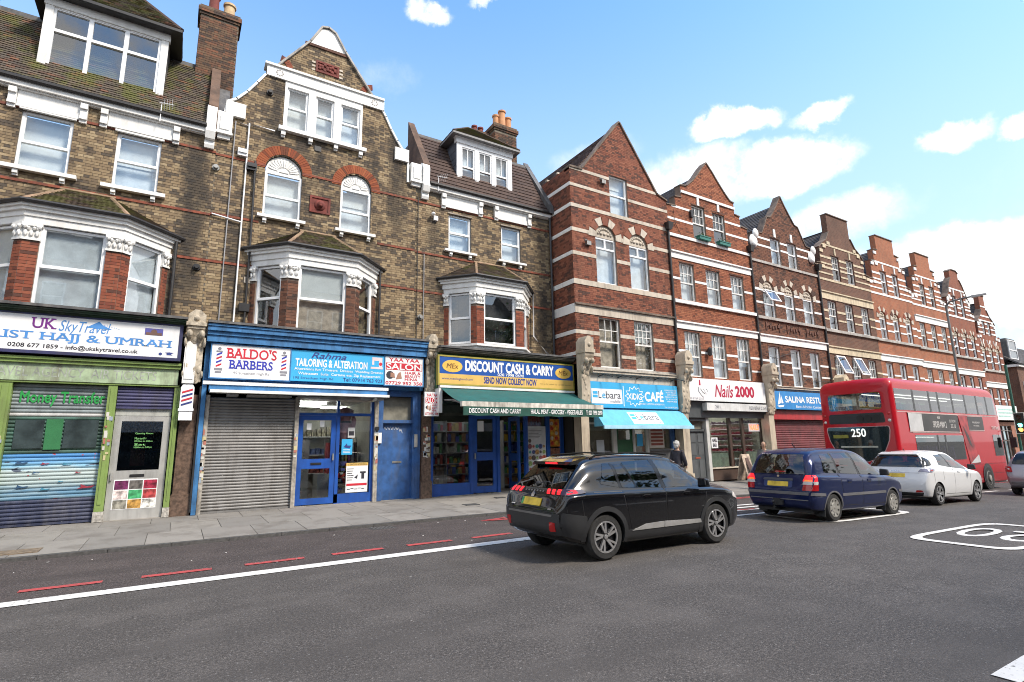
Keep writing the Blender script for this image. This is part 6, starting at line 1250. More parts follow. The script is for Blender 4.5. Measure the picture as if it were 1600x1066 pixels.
b = MB(FG); b.prism([(17.78, 3.86), (17.88, 3.86), (17.86, 4.08), (17.80, 4.08)], 0, .004); build('bottle_print', b, CRIM, T8); b = MB(FG); b.tube([(17.75, .002, 3.78), (17.72, .002, 3.62), (17.9, .002, 3.44), (18.0, .002, 3.38)], .012, 4); b.tube([(17.85, .002, 3.72), (17.98, .002, 3.58), (18.1, .002, 3.52)], .012, 4)
for k in range(6): b.box(18.0+.05*k, 18.03+.05*k, 0, .004, 3.68-.06*(k % 4), 3.72-.06*(k % 4))
build('hand_print', b, LEB, T8); text('020 8769 2355', FG, 17.10, 3.28, 18.0, 3.36, GREYL, T8)
T9 = board('shop_sign', 'narrow white strip sign with number and telephone under the nail bar sign', FG, 18.16, 22.30, 2.86, 3.17, mat('off_white_strip', (.66, .67, .66), .5, dirt=.2), .3, None); text('201', FG, 18.66, 2.95, 18.98, 3.07, LEB, T9); text('020 8769 2355', FG, 20.9, 2.93, 22.1, 3.08, LEB, T9)
AB = thing('pavement_sign', 'folding a frame sign with a long haired portrait on the pavement outside the nail bar', 'a board', (19.9, 14.2, fz(19.5)))
for s_ in (-1, 1):
    b = MB(); zf = fz(19.5); b.hull8([(19.7, 14.2+.28*s_, zf), (20.2, 14.2+.28*s_, zf), (20.2, 14.2+.25*s_, zf), (19.7, 14.2+.25*s_, zf), (19.7, 14.2+.03*s_, zf+1.05), (20.2, 14.2+.03*s_, zf+1.05), (20.2, 14.2, zf+1.05), (19.7, 14.2, zf+1.05)]); build('panel', b, mat('board_print', (.45, .36, .28), .6, var=.5, vs=5), AB)
b = MB(); b.hull8([(19.8, 13.93, zf+.4), (20.08, 13.93, zf+.4), (20.08, 13.92, zf+.4), (19.8, 13.92, zf+.4), (19.86, 14.14, zf+.9), (20.04, 14.14, zf+.9), (20.04, 14.13, zf+.9), (19.86, 14.13, zf+.9)]); build('portrait_print', b, mat('hair_print_brown', (.08, .04, .03), .6), AB)
# ---- restaurant
S6 = thing('shopfront', 'closed restaurant shopfront with blue sign and maroon shutter beside the bus', 'shopfront', (25.4, 14.8, -.1))
pier(S6, 22.22, 22.60, fz(22), 2.75, 5.0, CREAMP); z6 = fz(25)
b = MB(F5); b.box(22.66, 28.2, -.3, .25, 2.55, 2.98); build('shutter_box', b, mat('red_shutter_box', (.42, .03, .035), .5, dirt=.3), S6); mould(S6, 22.6, 28.2, 3.85, 4.05)
MAR = mat('maroon_lath', (.17, .035, .04), .5, var=.2, dirt=.4); shutter('roller_shutter', 'maroon shutter closed under the blue restaurant sign', 22.70, 28.1, z6+.05, 2.55, 14.82, lambda v: MAR, .10)
T10 = board('shop_sign', 'blue restaurant sign with a white sailing boat, cut off by the bus', FG, 22.72, 28.1, 3.0, 3.82, mat('restaurant_blue', (.02, .22, .55), .4), .1, None)
text('SALINA RESTURANT', FG, 23.62, 3.32, 27.9, 3.60, WHTL, T10, bold=.03); text('East African Cuisine', FG, 24.42, 3.08, 26.6, 3.20, WHTL, T10); b = MB(FG); b.prism([(23.0, 3.2), (23.28, 3.28), (23.22, 3.78), (23.12, 3.5)], 0, .004); b.prism([(23.30, 3.26), (23.45, 3.28), (23.30, 3.66)], 0, .004); b.prism([(22.95, 3.15), (23.5, 3.2), (23.4, 3.1), (23.1, 3.08)], 0, .004); build('boat_print', b, WHTL, T10)
# ---- remaining shopfronts, mostly behind the traffic
for k, (x0, x1, c, lab, bc) in enumerate(((28.4, 33.7, (.5, .5, .48), 'pale fascia shopfront behind the rear of the bus', DGREY), (33.9, 38.9, (.12, .3, .16), 'green fascia shopfront behind the middle of the bus', BROWN), (39.1, 43.9, (.55, .54, .5), 'cream fascia shopfront behind the front of the bus', DGREY), (44.1, 48.4, (.5, .12, .1), 'red fascia shopfront ahead of the bus', BROWN))):
    S = thing('shopfront', lab, 'shopfront', ((x0+x1)/2, 14.8, fz(x0))); zf = fz((x0+x1)/2); dz = zf
    b = MB(FG); b.box(x0+.3, x1-.1, -.3, 0, 2.95+dz*.5, 3.8+dz*.5); build('fascia', b, mat('plain_fascia_%d' % k, c, .5, dirt=.3), S); pier(S, x0-.2, x0+.22, zf, 2.75+dz*.5, 4.9+dz*.3, STONEC); mould(S, x0+.2, x1, 3.8+dz*.5, 4.1+dz*.5)
    b = MB(F5)
    for j in range(5): u = x0+.3+(x1-x0-.5)*j/4; b.box(u-.05, u+.05, -.1, 0, zf, 2.95+dz*.5)
    b.box(x0+.3, x1-.1, -.1, -.02, zf, zf+.5); build('frame', b, bc, S); b = MB(F5); b.box(x0+.3, x1-.1, -.08, -.07, zf+.5, 2.95+dz*.5); build('pane', b, mat_glass('dark_shop_glass', (.30, .36, .36), .10), S); b = MB(F5); b.box(x0+.2, x1, -1.6, -1.55, zf-.5, 3.2); build('back_wall', b, ROOM, S)
zf = fz(50.5); S11 = thing('shopfront', 'corner shopfront with a white sign and tall glazing at the end of the row', 'shopfront', (50.6, 14.8, zf))
b = MB(FRD); poly_wall(b, rect(48.6, 52.8, zf-.3, 2.7), [rect(49.6, 51.9, zf+.25, 2.35)], .0, .3); build('wall', b, mat('pink_brown_render', (.30, .13, .08), .8, var=.2, dirt=.3), S11)
window(S11, FRD, 49.6, 51.9, zf+.25, 2.35, 'dorm', w=-.15, mt=BROWN, back=mat('pale_blue_poster', (.40, .55, .60), .6, var=.4, vs=2))
T11 = board('shop_sign', 'pale white and green sign over the corner shop at the far end', FG, 48.7, 52.7, 2.72, 3.75, mat('pale_sign', (.70, .73, .72), .5), .1, None)
for k in range(3): b = MB(FG); b.box(49.0, 52.2-.5*k, 0, .004, 3.42-.24*k, 3.52-.24*k); build('sign_line', b, mat('faded_teal_line', (.35, .55, .50), .5), T11)
b = MB(FRD); poly_wall(b, rect(52.8, 53.0, zf-.3, 9), [], 0, 6); build('corner_wall', b, RB_A, S11)
# ---- slate roofed building across the side street
E_ = thing('corner_building', 'brown brick building with dark slate roof and white dormer beyond the side street', 'house', (62, 16, -1.6))
b = MB(); b.box(58.5, 80, 15.5, 26, -3, 7.2); build('wall', b, RB_C, E_); b = MB(); b.box(58.3, 80.2, 15.3, 26, 7.2, 7.4); build('eaves_fascia', b, WHITE, E_)
tiled(E_, [(58.2, 15.2, 7.42), (80.2, 15.2, 7.42), (80.2, 19.5, 10.6), (58.2, 19.5, 10.6)], slate, 0, .5, .35); b = MB(); b.box(58.2, 80.2, 19.4, 26, 7.4, 10.6); build('roof_back', b, LEAD, E_)
FE = FY(15.48)
for a, e in ((59.2, 4.0), (59.2, 1.2), (63, 4.0), (63, 1.2), (67, 4.0)): window(E_, FE, a, a+1.5, e, e+2.0, 'georg', w=.0, bars=(2, 2), back=NET, mt=TW)
FD2 = FY(16.0); window(E_, FD2, 59.2, 61.0, 8.0, 9.6, 'sash', w=.0, mt=UPVC, back=NET); b = MB(); b.box(59.1, 61.1, 16.02, 18.5, 7.9, 9.75); build('dormer', b, LEAD, E_)

# ================================================================ ground, road, pavements
def asphalt(name, base, spec=.9):
    n = NT(name); p = n.pos()
    f1 = n.noise(p, 95, 4, .7); f2 = n.noise(n.scale(p, 1, 1, 1), 1.3, 5, .6); f3 = n.noise(n.scale(p, .25, 1.6, 1), 1., 4, .6); f4 = n.noise(p, 34, 5, .8)
    c = n.mix(n.step(f1, .38, .68), tuple(x*.42 for x in base), tuple(x*1.75 for x in base))
    c = n.mix(n.step(f4, .42, .60, 0, .85), c, tuple(x*.33 for x in base)); c = n.mix(n.step(n.noise(p, 40, 4, .8), .56, .64, 0, .62), c, tuple(x*2.8 for x in base))
    c = n.mix(n.step(f2, .42, .66, 0, .30), c, tuple(x*1.45 for x in base)); c = n.mix(n.step(f3, .44, .68, 0, .58), c, tuple(x*.62 for x in base))
    v = n.n('ShaderNodeTexVoronoi', {'Vector': p, 'Scale': 2.4, 'Randomness': 1.}).outputs['Distance']; k = n.noise(p, .8, 2)
    spot = n.math('MULTIPLY', n.step(n.math('ADD', v, n.math('MULTIPLY', n.noise(p, 14, 2), .05)), .075, .058), n.step(k, .50, .56, 0, .75)); c = n.mix(spot, c, (.30, .29, .27))
    v2 = n.n('ShaderNodeTexVoronoi', {'Vector': p, 'Scale': 16., 'Randomness': 1.}).outputs['Distance']; c = n.mix(n.step(v2, .13, .10, 0, .55), c, (.24, .235, .225))
    n.bsdf(c, .82, 0, n.bump(f1, .55, .012), .4); return n.m
ASPH = asphalt('asphalt', (.094, .085, .078)); BUSL = asphalt('bus_lane_asphalt', (.076, .062, .058))
def sheet(name, xs, ys, zf, m, kind='structure', parent=None, flat=False):
    b = MB(); ny = len(ys)
    b.add([(x, y, zf(x, y)) for x in xs for y in ys], [(i*ny+j, (i+1)*ny+j, (i+1)*ny+j+1, i*ny+j+1) for i in range(len(xs)-1) for j in range(ny-1)])
    o = build(name, b, m, parent, recalc=False)
    if parent is None: o['kind'] = kind
    return o
XS = sorted(set([-60, -30, -12, -6, 0, 3]+list(range(6, 80, 2))+[90, 110, 150, 220, 400]))
sheet('ground', [-700, -300]+XS+[700, 1200], [-600, -120, -30, 30, 120, 700], lambda x, y: gz(x)-.30, mat('bare_ground', (.12, .11, .09), .95, vs=.2))
KY = 11.57
road = sheet('road', XS, [-6.2, -2, 1.7, 5, 8.4, KY], lambda x, y: gz(x)-.004*abs(y-4)*.0, ASPH)
sheet('bus_lane', XS, [8.5, 10, KY-.01], lambda x, y: gz(x)+.004, BUSL, parent=road)
def slab_z(x, y): t = min(1, max(0, (y-KY-.3)/3.6)); return (gz(x)+.055)*(1-t)+fz(x)*t
PAVB = mat('pavement_joint_sand', (.10, .095, .085), .95, var=.3)
pav = sheet('pavement', XS, [KY+.15, 12.5, 14, 15.5, 16.4], lambda x, y: slab_z(x, y)-.010, PAVB)
OPP = sheet('opposite_pavement', XS, [-10.2, -6.2], lambda x, y: gz(x)+.12, mat('opposite_paving', (.26, .25, .23), .9, dirt=.3))
n_ = NT('paving_slab_stone'); p_ = n_.pos(); rv = n_.n('ShaderNodeObjectInfo').outputs['Random']
c_ = n_.ramp(rv, [(0, (.245, .23, .21)), (.4, (.205, .195, .18)), (.75, (.265, .25, .225)), (1, (.225, .21, .20))]); f_ = n_.noise(p_, 60, 5, .6)
c_ = n_.mix(n_.step(f_, .35, .7, 0, .3), c_, (.17, .16, .145)); c_ = n_.mix(n_.step(n_.noise(p_, 1.6, 5, .65), .44, .68, 0, .65), c_, (.13, .117, .104))
v_ = n_.n('ShaderNodeTexVoronoi', {'Vector': p_, 'Scale': 3.2, 'Randomness': 1.}).outputs['Distance']; c_ = n_.mix(n_.step(v_, .07, .05, 0, .5), c_, (.11, .10, .095))
n_.bsdf(c_, .85, 0, n_.bump(f_, .25, .006), .3); SLAB = n_.m
KERB = mat('granite_kerb', (.062, .060, .058), .8, var=.3, vs=20, dirt=.5)
cache = {}; far = MB(); rows = [(KY+.16, KY+1.52, .9), (KY+1.52, KY+2.88, .9), (KY+2.88, KY+4.2, .9)]
poff = off(pav)
for r, (y0, y1, w_) in enumerate(rows):
    x = -12.9+(r % 2)*.37
    while x < 60:
        wd_ = w_ if r else .9
        if x < 9.5:
            key = (r, 'h' if x < 6 else round(x, 2))
            dx, dy_ = wd_/2-.006, (y1-y0)/2-.006
            cz = slab_z(x+wd_/2, (y0+y1)/2)
            if key not in cache:
                b = MB(); q = [(sx*dx, sy*dy_) for sx, sy in ((-1, -1), (1, -1), (1, 1), (-1, 1))]
                b.hull8([(a, c, slab_z(x+wd_/2+a, (y0+y1)/2+c)-cz-.06) for a, c in q]+[(a, c, slab_z(x+wd_/2+a, (y0+y1)/2+c)-cz) for a, c in q])
                o = build('paving_slab', b, SLAB, pav, local=True); cache[key] = o.data
            else: o = link('paving_slab', cache[key], pav)
            o.location = (x+wd_/2-poff[0], (y0+y1)/2-poff[1], cz+(rng.random()-.5)*.005-poff[2])
        else:
            q = [(x+.006, y0+.006), (x+wd_-.006, y0+.006), (x+wd_-.006, y1-.006), (x+.006, y1-.006)]; far.hull8([(a, c, slab_z(a, c)-.06) for a, c in q]+[(a, c, slab_z(a, c)) for a, c in q])
        x += wd_
build('paving_slab', far, SLAB, pav, kind='stuff')
x = -12.5; k = 0; kfar = MB(); km = None
while x < 62:
    q = [(x+.004, KY), (x+.896, KY), (x+.896, KY+.155), (x+.004, KY+.155)]
    if x < 12:
        b = MB(); b.hull8([(a, c, gz(a)-.1) for a, c in q]+[(a, c+(.018 if c < KY+.1 else 0), gz(a)+.055) for a, c in q]); build('kerb_stone', b, KERB, pav)
    else: kfar.hull8([(a, c, gz(a)-.1) for a, c in q]+[(a, c, gz(a)+.055) for a, c in q])
    x += .9
build('kerb_stone', kfar, KERB, pav, kind='stuff')
cov = MB(); cov.box(-3.0, -1.75, 11.95, 12.4, .02, .076); build('access_cover', cov, mat('rusty_cover', (.17, .13, .09), .8, var=.35, vs=12, dirt=.4), pav)
cov = MB(); cov.box(6.7, 7.1, 13.2, 13.5, .05, .096); cov.box(8.2, 8.5, 14.2, 14.4, .05, .118); build('stopcock_cover', cov, mat('dark_cover', (.06, .06, .06), .7), pav)
# markings
def roadpaint(name, c, wear):
    n = NT(name); p = n.pos(); w1 = n.noise(p, 22, 6, .7); w2 = n.noise(p, 2.1, 4, .6); k = n.mix(n.step(n.noise(p, 5, 4), .35, .7, 0, .35), c, tuple(x*.72 for x in c))
    k = n.mix(n.step(n.math('ADD', n.math('MULTIPLY', w1, .7), n.math('MULTIPLY', w2, .3)), .56-wear*.06, .62-wear*.06, 0, .8), k, (.085, .08, .077)); n.bsdf(k, .75, 0, n.bump(w1, .4, .006), .3); return n.m
LINE = roadpaint('road_paint_white', (.66, .65, .62), 0.); REDP = roadpaint('road_paint_red', (.42, .07, .07), .6)
def strip(name, x0, x1, y0, y1, m, dz=.008):
    n = max(1, int((x1-x0)/1.5)); xs = [x0+(x1-x0)*i/n for i in range(n+1)]; return sheet(name, xs, [y0, y1], lambda x, y: gz(x)+dz, m, parent=road)
strip('white_line', -9, 10.5, 8.28, 8.54, LINE)
for k in range(-3, 12): 
    x = -1.46+1.235*k; strip('red_dash', x, x+.82, 9.0, 9.14, REDP, .012)
for k in range(6): strip('white_line', 11.2+3.4*k, 13.4+3.4*k, 8.32, 8.46, LINE)
for k in range(5): strip('white_line', 11.6+.0*k, 16.0, 8.95+.42*k, 9.08+.42*k, LINE, .012) if k < 3 else None
strip('red_line', 13, 40, KY-.42, KY-.32, REDP, .012); strip('red_line', 13, 40, KY-.22, KY-.12, REDP, .012)
b = MB(); b.add([(5.85, 10.85, .012), (6.6, 10.66, .012), (6.6, 10.73, .012), (6.1, 10.86, .012), (6.6, 11.02, .012), (6.6, 11.09, .012), (5.85, 10.93, .012), (9.5, 10.82, .012), (9.5, 10.90, .012), (6.0, 10.82, .012), (6.0, 10.9, .012)], [(0, 1, 2, 3), (3, 4, 5, 6), (9, 7, 8, 10)]); build('red_arrow', b, REDP, road, recalc=False)
def ring(name, cx, cy, a, c, th, e=6., dz=.012):
    b = MB(); N = 72; vs = []
    for k in range(N):
        t = 2*math.pi*k/N; s, q = math.cos(t), math.sin(t); s_, q_ = math.copysign(abs(s)**(2/e), s), math.copysign(abs(q)**(2/e), q)
        vs += [(cx+a*s_, cy+c*q_, gz(cx+a*s_)+dz), (cx+(a-th*1.5)*s_, cy+(c-th)*q_, gz(cx+(a-th)*s_)+dz)]
    b.add(vs, [(2*k, (2*k+2) % (2*N), (2*k+3) % (2*N), 2*k+1) for k in range(N)]); return build(name, b, LINE, road, recalc=False)
ring('roundel', 12.75, 4.05, 1.9, .80, .13); ring('roundel', 13.7, 7.35, 1.9, .88, .13)
# oncoming 20: read from the far side, so its top points towards the camera
FT = Fr((13.45, 3.50, gz(12.8)+.014), (0, 1, 0), (-1, 0, 0), (0, 0, 1)); bb = text('20', FT, 0, 0, 1.12, 1.32, LINE, None, w=0); build('digits', bb, LINE, road, recalc=False)
FT = Fr((13.0, 7.95, gz(13.7)+.016), (0, -1, 0), (1, 0, 0), (0, 0, 1)); bb = text('20', FT, 0, 0, 1.12, 1.32, LINE, None, w=0); build('digits', bb, LINE, road, recalc=False)
strip('centre_dash', 5.0, 7.2, 1.62, 1.78, LINE); 
for k in range(1, 8): strip('centre_dash', 5+4.5*k, 7.2+4.5*k, 1.62, 1.78, LINE)
for k in range(-4, 0): strip('centre_dash', 5+4.5*k, 7.2+4.5*k, 1.62, 1.78, LINE)

gr = MB(); gr.box(3.55, 4.05, KY-.42, KY-.03, -.02, .006)
GR = build('drain_grating', gr, mat('cast_iron', (.05, .048, .045), .6, var=.3), road)
for k in range(7): b = MB(); b.box(3.60+.063*k, 3.63+.063*k, KY-.40, KY-.06, .006, .011); build('grating_bar', b, mat('worn_iron', (.10, .095, .09), .5), GR)
lt = MB(); r_ = random.Random(3)
for k in range(30):
    x, y = r_.uniform(-2, 10), r_.uniform(8.8, 11.5) if k < 30 else r_.uniform(2.5, 8); a = r_.random()*6; s_ = .008+.012*r_.random(); lt.add([(x+s_*math.cos(a+t)*(1+.5*(t < 2)), y+s_*math.sin(a+t), gz(x)+.012+.006*(t > 3)) for t in (0, 1.5, 3, 4.6)], [(0, 1, 2, 3)])
build('litter', lt, mat('paper_scrap', (.6, .58, .54), .8), road, kind='stuff')

# ================================================================ street furniture
lp = thing('street_lamp', 'tall grey lamp post with a curved arm above the bus', 'street lamp', (37.5, 12.5, slab_z(37.5, 12.5))); zb = slab_z(37.5, 12.5); LG = mat('lamp_grey', (.16, .17, .17), .5, .2, dirt=.3)
b = MB(); b.lathe([(.11, 0), (.11, 1.6), (.075, 1.7), (.06, 9.85-zb*0)], (37.5, 12.5, zb), 12); build('post', b, LG, lp, smooth=40)
b = MB(); b.tube([(37.5, 12.5, zb+9.8), (37.5, 12.3, zb+10.0), (37.5, 11.7, zb+10.06), (37.5, 11.2, zb+10.06)], [.06, .05, .045, .045], 8); build('arm', b, LG, lp, smooth=50)
b = MB(); b.hull8([(37.38, 11.25, zb+9.98), (37.62, 11.25, zb+9.98), (37.56, 10.6, zb+10.02), (37.44, 10.6, zb+10.02), (37.40, 11.25, zb+10.12), (37.60, 11.25, zb+10.12), (37.55, 10.6, zb+10.10), (37.45, 10.6, zb+10.10)]); build('lantern', b, mat('lantern_grey', (.32, .33, .33), .4), lp)
zt = slab_z(43.5, 11.9); tl = thing('traffic_light', 'traffic light showing green on a dark green pole at the right edge', 'traffic light', (43.5, 11.9, zt)); TG = mat('pole_green', (.02, .10, .07), .5)
b = MB(); b.lathe([(.075, 0), (.075, 6.9)], (43.5, 12.05, zt), 10); build('pole', b, TG, tl, smooth=40)
b = MB(); b.box(43.38, 43.75, 11.66, 12.02, 1.80, 2.92); build('head', b, BLACK, tl); b = MB(); b.box(43.352, 43.378, 11.58, 12.10, 1.72, 3.0); build('backing_board', b, WHITE, tl); b = MB(); b.box(43.34, 43.352, 11.62, 12.06, 1.76, 2.96); build('board_face', b, BLACK, tl)
for z, m_ in ((2.72, mat('dark_red_lens', (.05, .005, .005), .3)), (2.47, mat('dark_amber_lens', (.05, .02, .004), .3)), (2.22, mat('lit_green_lens', (.1, .6, .4), .3, emit=(.15, 1, .7), estr=2.2)), (1.95, mat('lit_orange_arrow', (.5, .2, .05), .3, emit=(1, .35, .1), estr=1.2))):
    b = MB(Fr((43.34, 11.84, z), (0, -1, 0), (0, 0, 1), (-1, 0, 0))); b.prism(arc_pts(0, 0, .10, 0, 340, 16), 0, .012); b.prism(arc_pts(0, 0, .125, 20, 160, 8)+list(reversed(arc_pts(0, 0, .112, 20, 160, 8))), 0, .10); build('lens', b, m_, tl)
# aerials
for X, Y, Z, lab in ((-1.05, 15.75, 10.5, 'small white television aerial on the gutter of the left house'), (6.95, 15.78, 10.5, 'small white television aerial on the gutter beside the brown mansard')):
    t = thing('television_aerial', lab, 'aerial', (X, Y, Z-.3)); b = MB(); b.tube([(X, Y, Z-.3), (X, Y, Z+.25)], .012, 5); build('mast', b, UPVC, t); b = MB(); b.tube([(X-.05, Y, Z+.24), (X+.28, Y-.15, Z+.18)], .010, 5)
    for k in range(4): b.tube([(X+.06+.06*k, Y-.04*k+.10, Z+.10), (X+.06+.06*k, Y-.04*k-.1, Z+.30)], .006, 4)
    build('array', b, UPVC, t)

# ================================================================ people
def skin_mesh(name, joints, edges, m, parent, sub=2, root=0):
    me = bpy.data.meshes.new(name); me.from_pydata([j[:3] for j in joints], edges, []); o = bpy.data.objects.new(name, me); COL.objects.link(o)
    o.modifiers.new('s', 'SKIN').use_smooth_shade = True; o.modifiers.new('d', 'SUBSURF').levels = sub; o.modifiers['d'].render_levels = sub
    for v, j in zip(me.skin_vertices[0].data, joints): v.radius = (j[3], j[4] if len(j) > 4 else j[3])
    me.skin_vertices[0].data[root].use_root = True
    nm = bpy.data.meshes.new_from_object(o.evaluated_get(deps())); bpy.data.objects.remove(o); nm.materials.clear(); nm.materials.append(m); q = link(name, nm, parent); return q
SKIN = mat('skin', (.42, .25, .17), .6, var=.1)
def person(label, loc, rz, jacket, trousers, hairm, bald, stride=.18, h=1.0):
    t = thing('person', label, 'person', loc, None, rz); s = stride
    # faces +x; y left
    J = [(0, 0, .95, .13, .11), (0, 0, 1.15, .12, .10), (0, 0, 1.36, .15, .10), (.01, 0, 1.47, .06), (.025, 0, 1.54, .055), (.03, 0, 1.62, .085, .075), (.02, 0, 1.71, .08, .075), (.01, 0, 1.765, .03),
         (0, .17, 1.40, .06), (-.05, .23, 1.13, .045), (.10, .24, .90, .035), (.14, .24, .82, .04, .02), (0, -.17, 1.40, .06), (.05, -.23, 1.13, .045), (.16, -.22, .92, .035), (.20, -.22, .84, .04, .02),
         (0, .09, .88, .09), (s*.6, .10, .50, .065), (s, .10, .09, .045), (s+.17, .10, .04, .035), (0, -.09, .88, .09), (-s*.3, -.10, .50, .065), (-s, -.10, .10, .045), (-s+.15, -.10, .04, .035), (.11, 0, 1.60, .018)]
    E = [(0, 1), (1, 2), (2, 3), (3, 4), (4, 5), (5, 6), (6, 7), (2, 8), (8, 9), (9, 10), (10, 11), (2, 12), (12, 13), (13, 14), (14, 15), (0, 16), (16, 17), (17, 18), (18, 19), (0, 20), (20, 21), (21, 22), (22, 23), (5, 24)]
    J = [(a[0]*h, a[1]*h, a[2]*h, *a[3:]) for a in J]
    skin_mesh('body', J, E, SKIN, t)
    jj = [0, 1, 2, 8, 9, 10, 12, 13, 14]; mp = {q: i for i, q in enumerate(jj)}
    JJ = [tuple(J[q][:3])+tuple(r*1.22+.02 for r in J[q][3:]) for q in jj]+[(0, 0, .80*h, .17, .15), (.0, 0, 1.45*h, .09)]
    skin_mesh('jacket', JJ, [(mp[a], mp[c]) for a, c in E if a in mp and c in mp]+[(0, 9), (2, 10)], jacket, t)
    jj = [16, 17, 18, 20, 21, 22]; mp = {q: i+1 for i, q in enumerate(jj)}; JJ = [tuple(J[0][:2])+(J[0][2]-.02, .15, .13)]+[tuple(J[q][:3])+tuple(r*1.15+.015 for r in J[q][3:]) for q in jj]
    skin_mesh('trousers', JJ, [(0, 1), (1, 2), (2, 3), (0, 4), (4, 5), (5, 6)], trousers, t)
    b = MB()
    for sx in (-1, 1): b.blob((.03*h, .088*sx*h, 1.62*h), .02, .012, .032, 6, 4)
    build('ear', b, SKIN, t, local=True)
    b = MB()
    for sx in (-1, 1): b.blob((.105*h, .033*sx, 1.645*h), .012, .016, .009, 6, 4)
    build('eye', b, BLACK, t, local=True)
    if not bald:
        b = MB(); b.blob((-.012*h, 0, 1.69*h), .105, .098, .115, 14, 8); b.blob((-.05*h, 0, 1.62*h), .07, .085, .09, 10, 6)
        for k in range(22): a, q_ = rng.random()*6.28, rng.random()*1.4; b.blob((-.02*h+.09*math.sin(q_)*math.cos(a), .09*math.sin(q_)*math.sin(a), 1.69*h+.10*math.cos(q_)), .03, .03, .022, 6, 4)
        build('hair', b, hairm, t, local=True, smooth=70)
    return t
NAVYJ = mat('dark_jacket', (.022, .022, .032), .85, var=.3, vs=10, bump=.2); 
person('white haired person in a dark jacket seen from behind, walking past the cafe', (14.35, 12.75, slab_z(14.35, 12.75)), R(12), NAVYJ, mat('dark_trousers', (.03, .03, .035), .9), mat('white_hair', (.46, .45, .43), .8, var=.1), False, h=.95)
person('bald headed person on the pavement, hidden by the blue car up to the head', (18.3, 12.2, slab_z(18.3, 12.2)), R(200), mat('grey_coat', (.12, .12, .12), .9), mat('dark_trousers'), None, True, h=.98)

# ================================================================ the other side of the road (seen only in reflections)
LEAF = mat('plane_tree_leaf', (.07, .11, .03), .6, var=.4, vs=2); BARK = mat('plane_tree_bark', (.14, .12, .09), .9, var=.4, vs=4)
for k, (x, y, h) in enumerate(((13, -7.6, 11.5), (23, -7.4, 12.5), (36, -7.5, 12))):
    t = thing('plane_tree', 'street tree on the near pavement, %s along' % ('first', 'second', 'third')[k], 'tree', (x, y, .12)); b = MB(); b.tube([(x, y, .1), (x+.1, y, 2.5), (x, y+.1, 5), (x+.1, y, h*.7)], [.28, .22, .17, .06], 9)
    for j in range(9): a = j*2.4; q = 3.4+.55*j; b.tube([(x, y, q), (x+1.3*math.cos(a), y+1.3*math.sin(a), q+1.1), (x+2.4*math.cos(a), y+2.4*math.sin(a), q+1.9)], [.09, .06, .02], 6)
    build('trunk', b, BARK, t, smooth=60); b = MB(); r_ = random.Random(k)
    cl = [(x+2.3*math.cos(j*2.4)*r_.random()**.4, y+2.3*math.sin(j*2.4)*r_.random()**.4, r_.uniform(4.5, h)) for j in range(34)]
    for j in range(3600):
        c = cl[j % 34]; d = Vector((r_.gauss(0, 1), r_.gauss(0, 1), r_.gauss(0, .8)))*.45; p = Vector(c)+d; a = Vector((r_.gauss(0, 1), r_.gauss(0, 1), r_.gauss(0, 1))).normalized(); e = a.orthogonal().normalized()*.11; a = a*.15
        b.add([tuple(p-a), tuple(p+e), tuple(p+a), tuple(p-e)], [(0, 1, 2, 3)])
    build('crown', b, LEAF, t, recalc=False)
for k in range(9):
    x0 = -18+6.2*k; h = 12.2+(k % 3)*.9; t = thing('opposite_house', 'brick house with sash windows on the near side, %s along' % ('one two three four five six seven eight nine'.split()[k]), 'house', (x0+3, -10.2, .13)); m_ = (RB_A, RB_B, RB_C)[k % 3]
    b = MB(); b.box(x0, x0+6.18, -16, -10.2, -1, h); build('wall', b, m_, t); b = MB(); b.hull8([(x0, -16.2, h), (x0+6.18, -16.2, h), (x0+6.18, -10.0, h), (x0, -10.0, h), (x0, -13.2, h+2.6), (x0+6.18, -13.2, h+2.6), (x0+6.18, -13.0, h+2.6), (x0, -13.0, h+2.6)]); build('roof', b, slate(False), t)
    w_ = MB(); g_ = MB()
    for z in (4.2, 7.2, 10.0):
        for j in range(3): u = x0+.7+1.8*j; w_.box(u, u+1.1, -10.2, -10.16, z, z+1.7); g_.box(u+.08, u+1.02, -10.16, -10.14, z+.08, z+.8); g_.box(u+.08, u+1.02, -10.16, -10.14, z+.88, z+1.62)
    w_.box(x0+.2, x0+6, -10.2, -9.9, 2.8, 3.6); build('window', w_, WHITE, t); build('pane', g_, mat('dark_pane', (.04, .05, .06), .05), t); s_ = MB(); s_.box(x0+.3, x0+5.9, -10.2, -10.1, .3, 2.8); build('shop_window', s_, mat('dark_pane'), t)

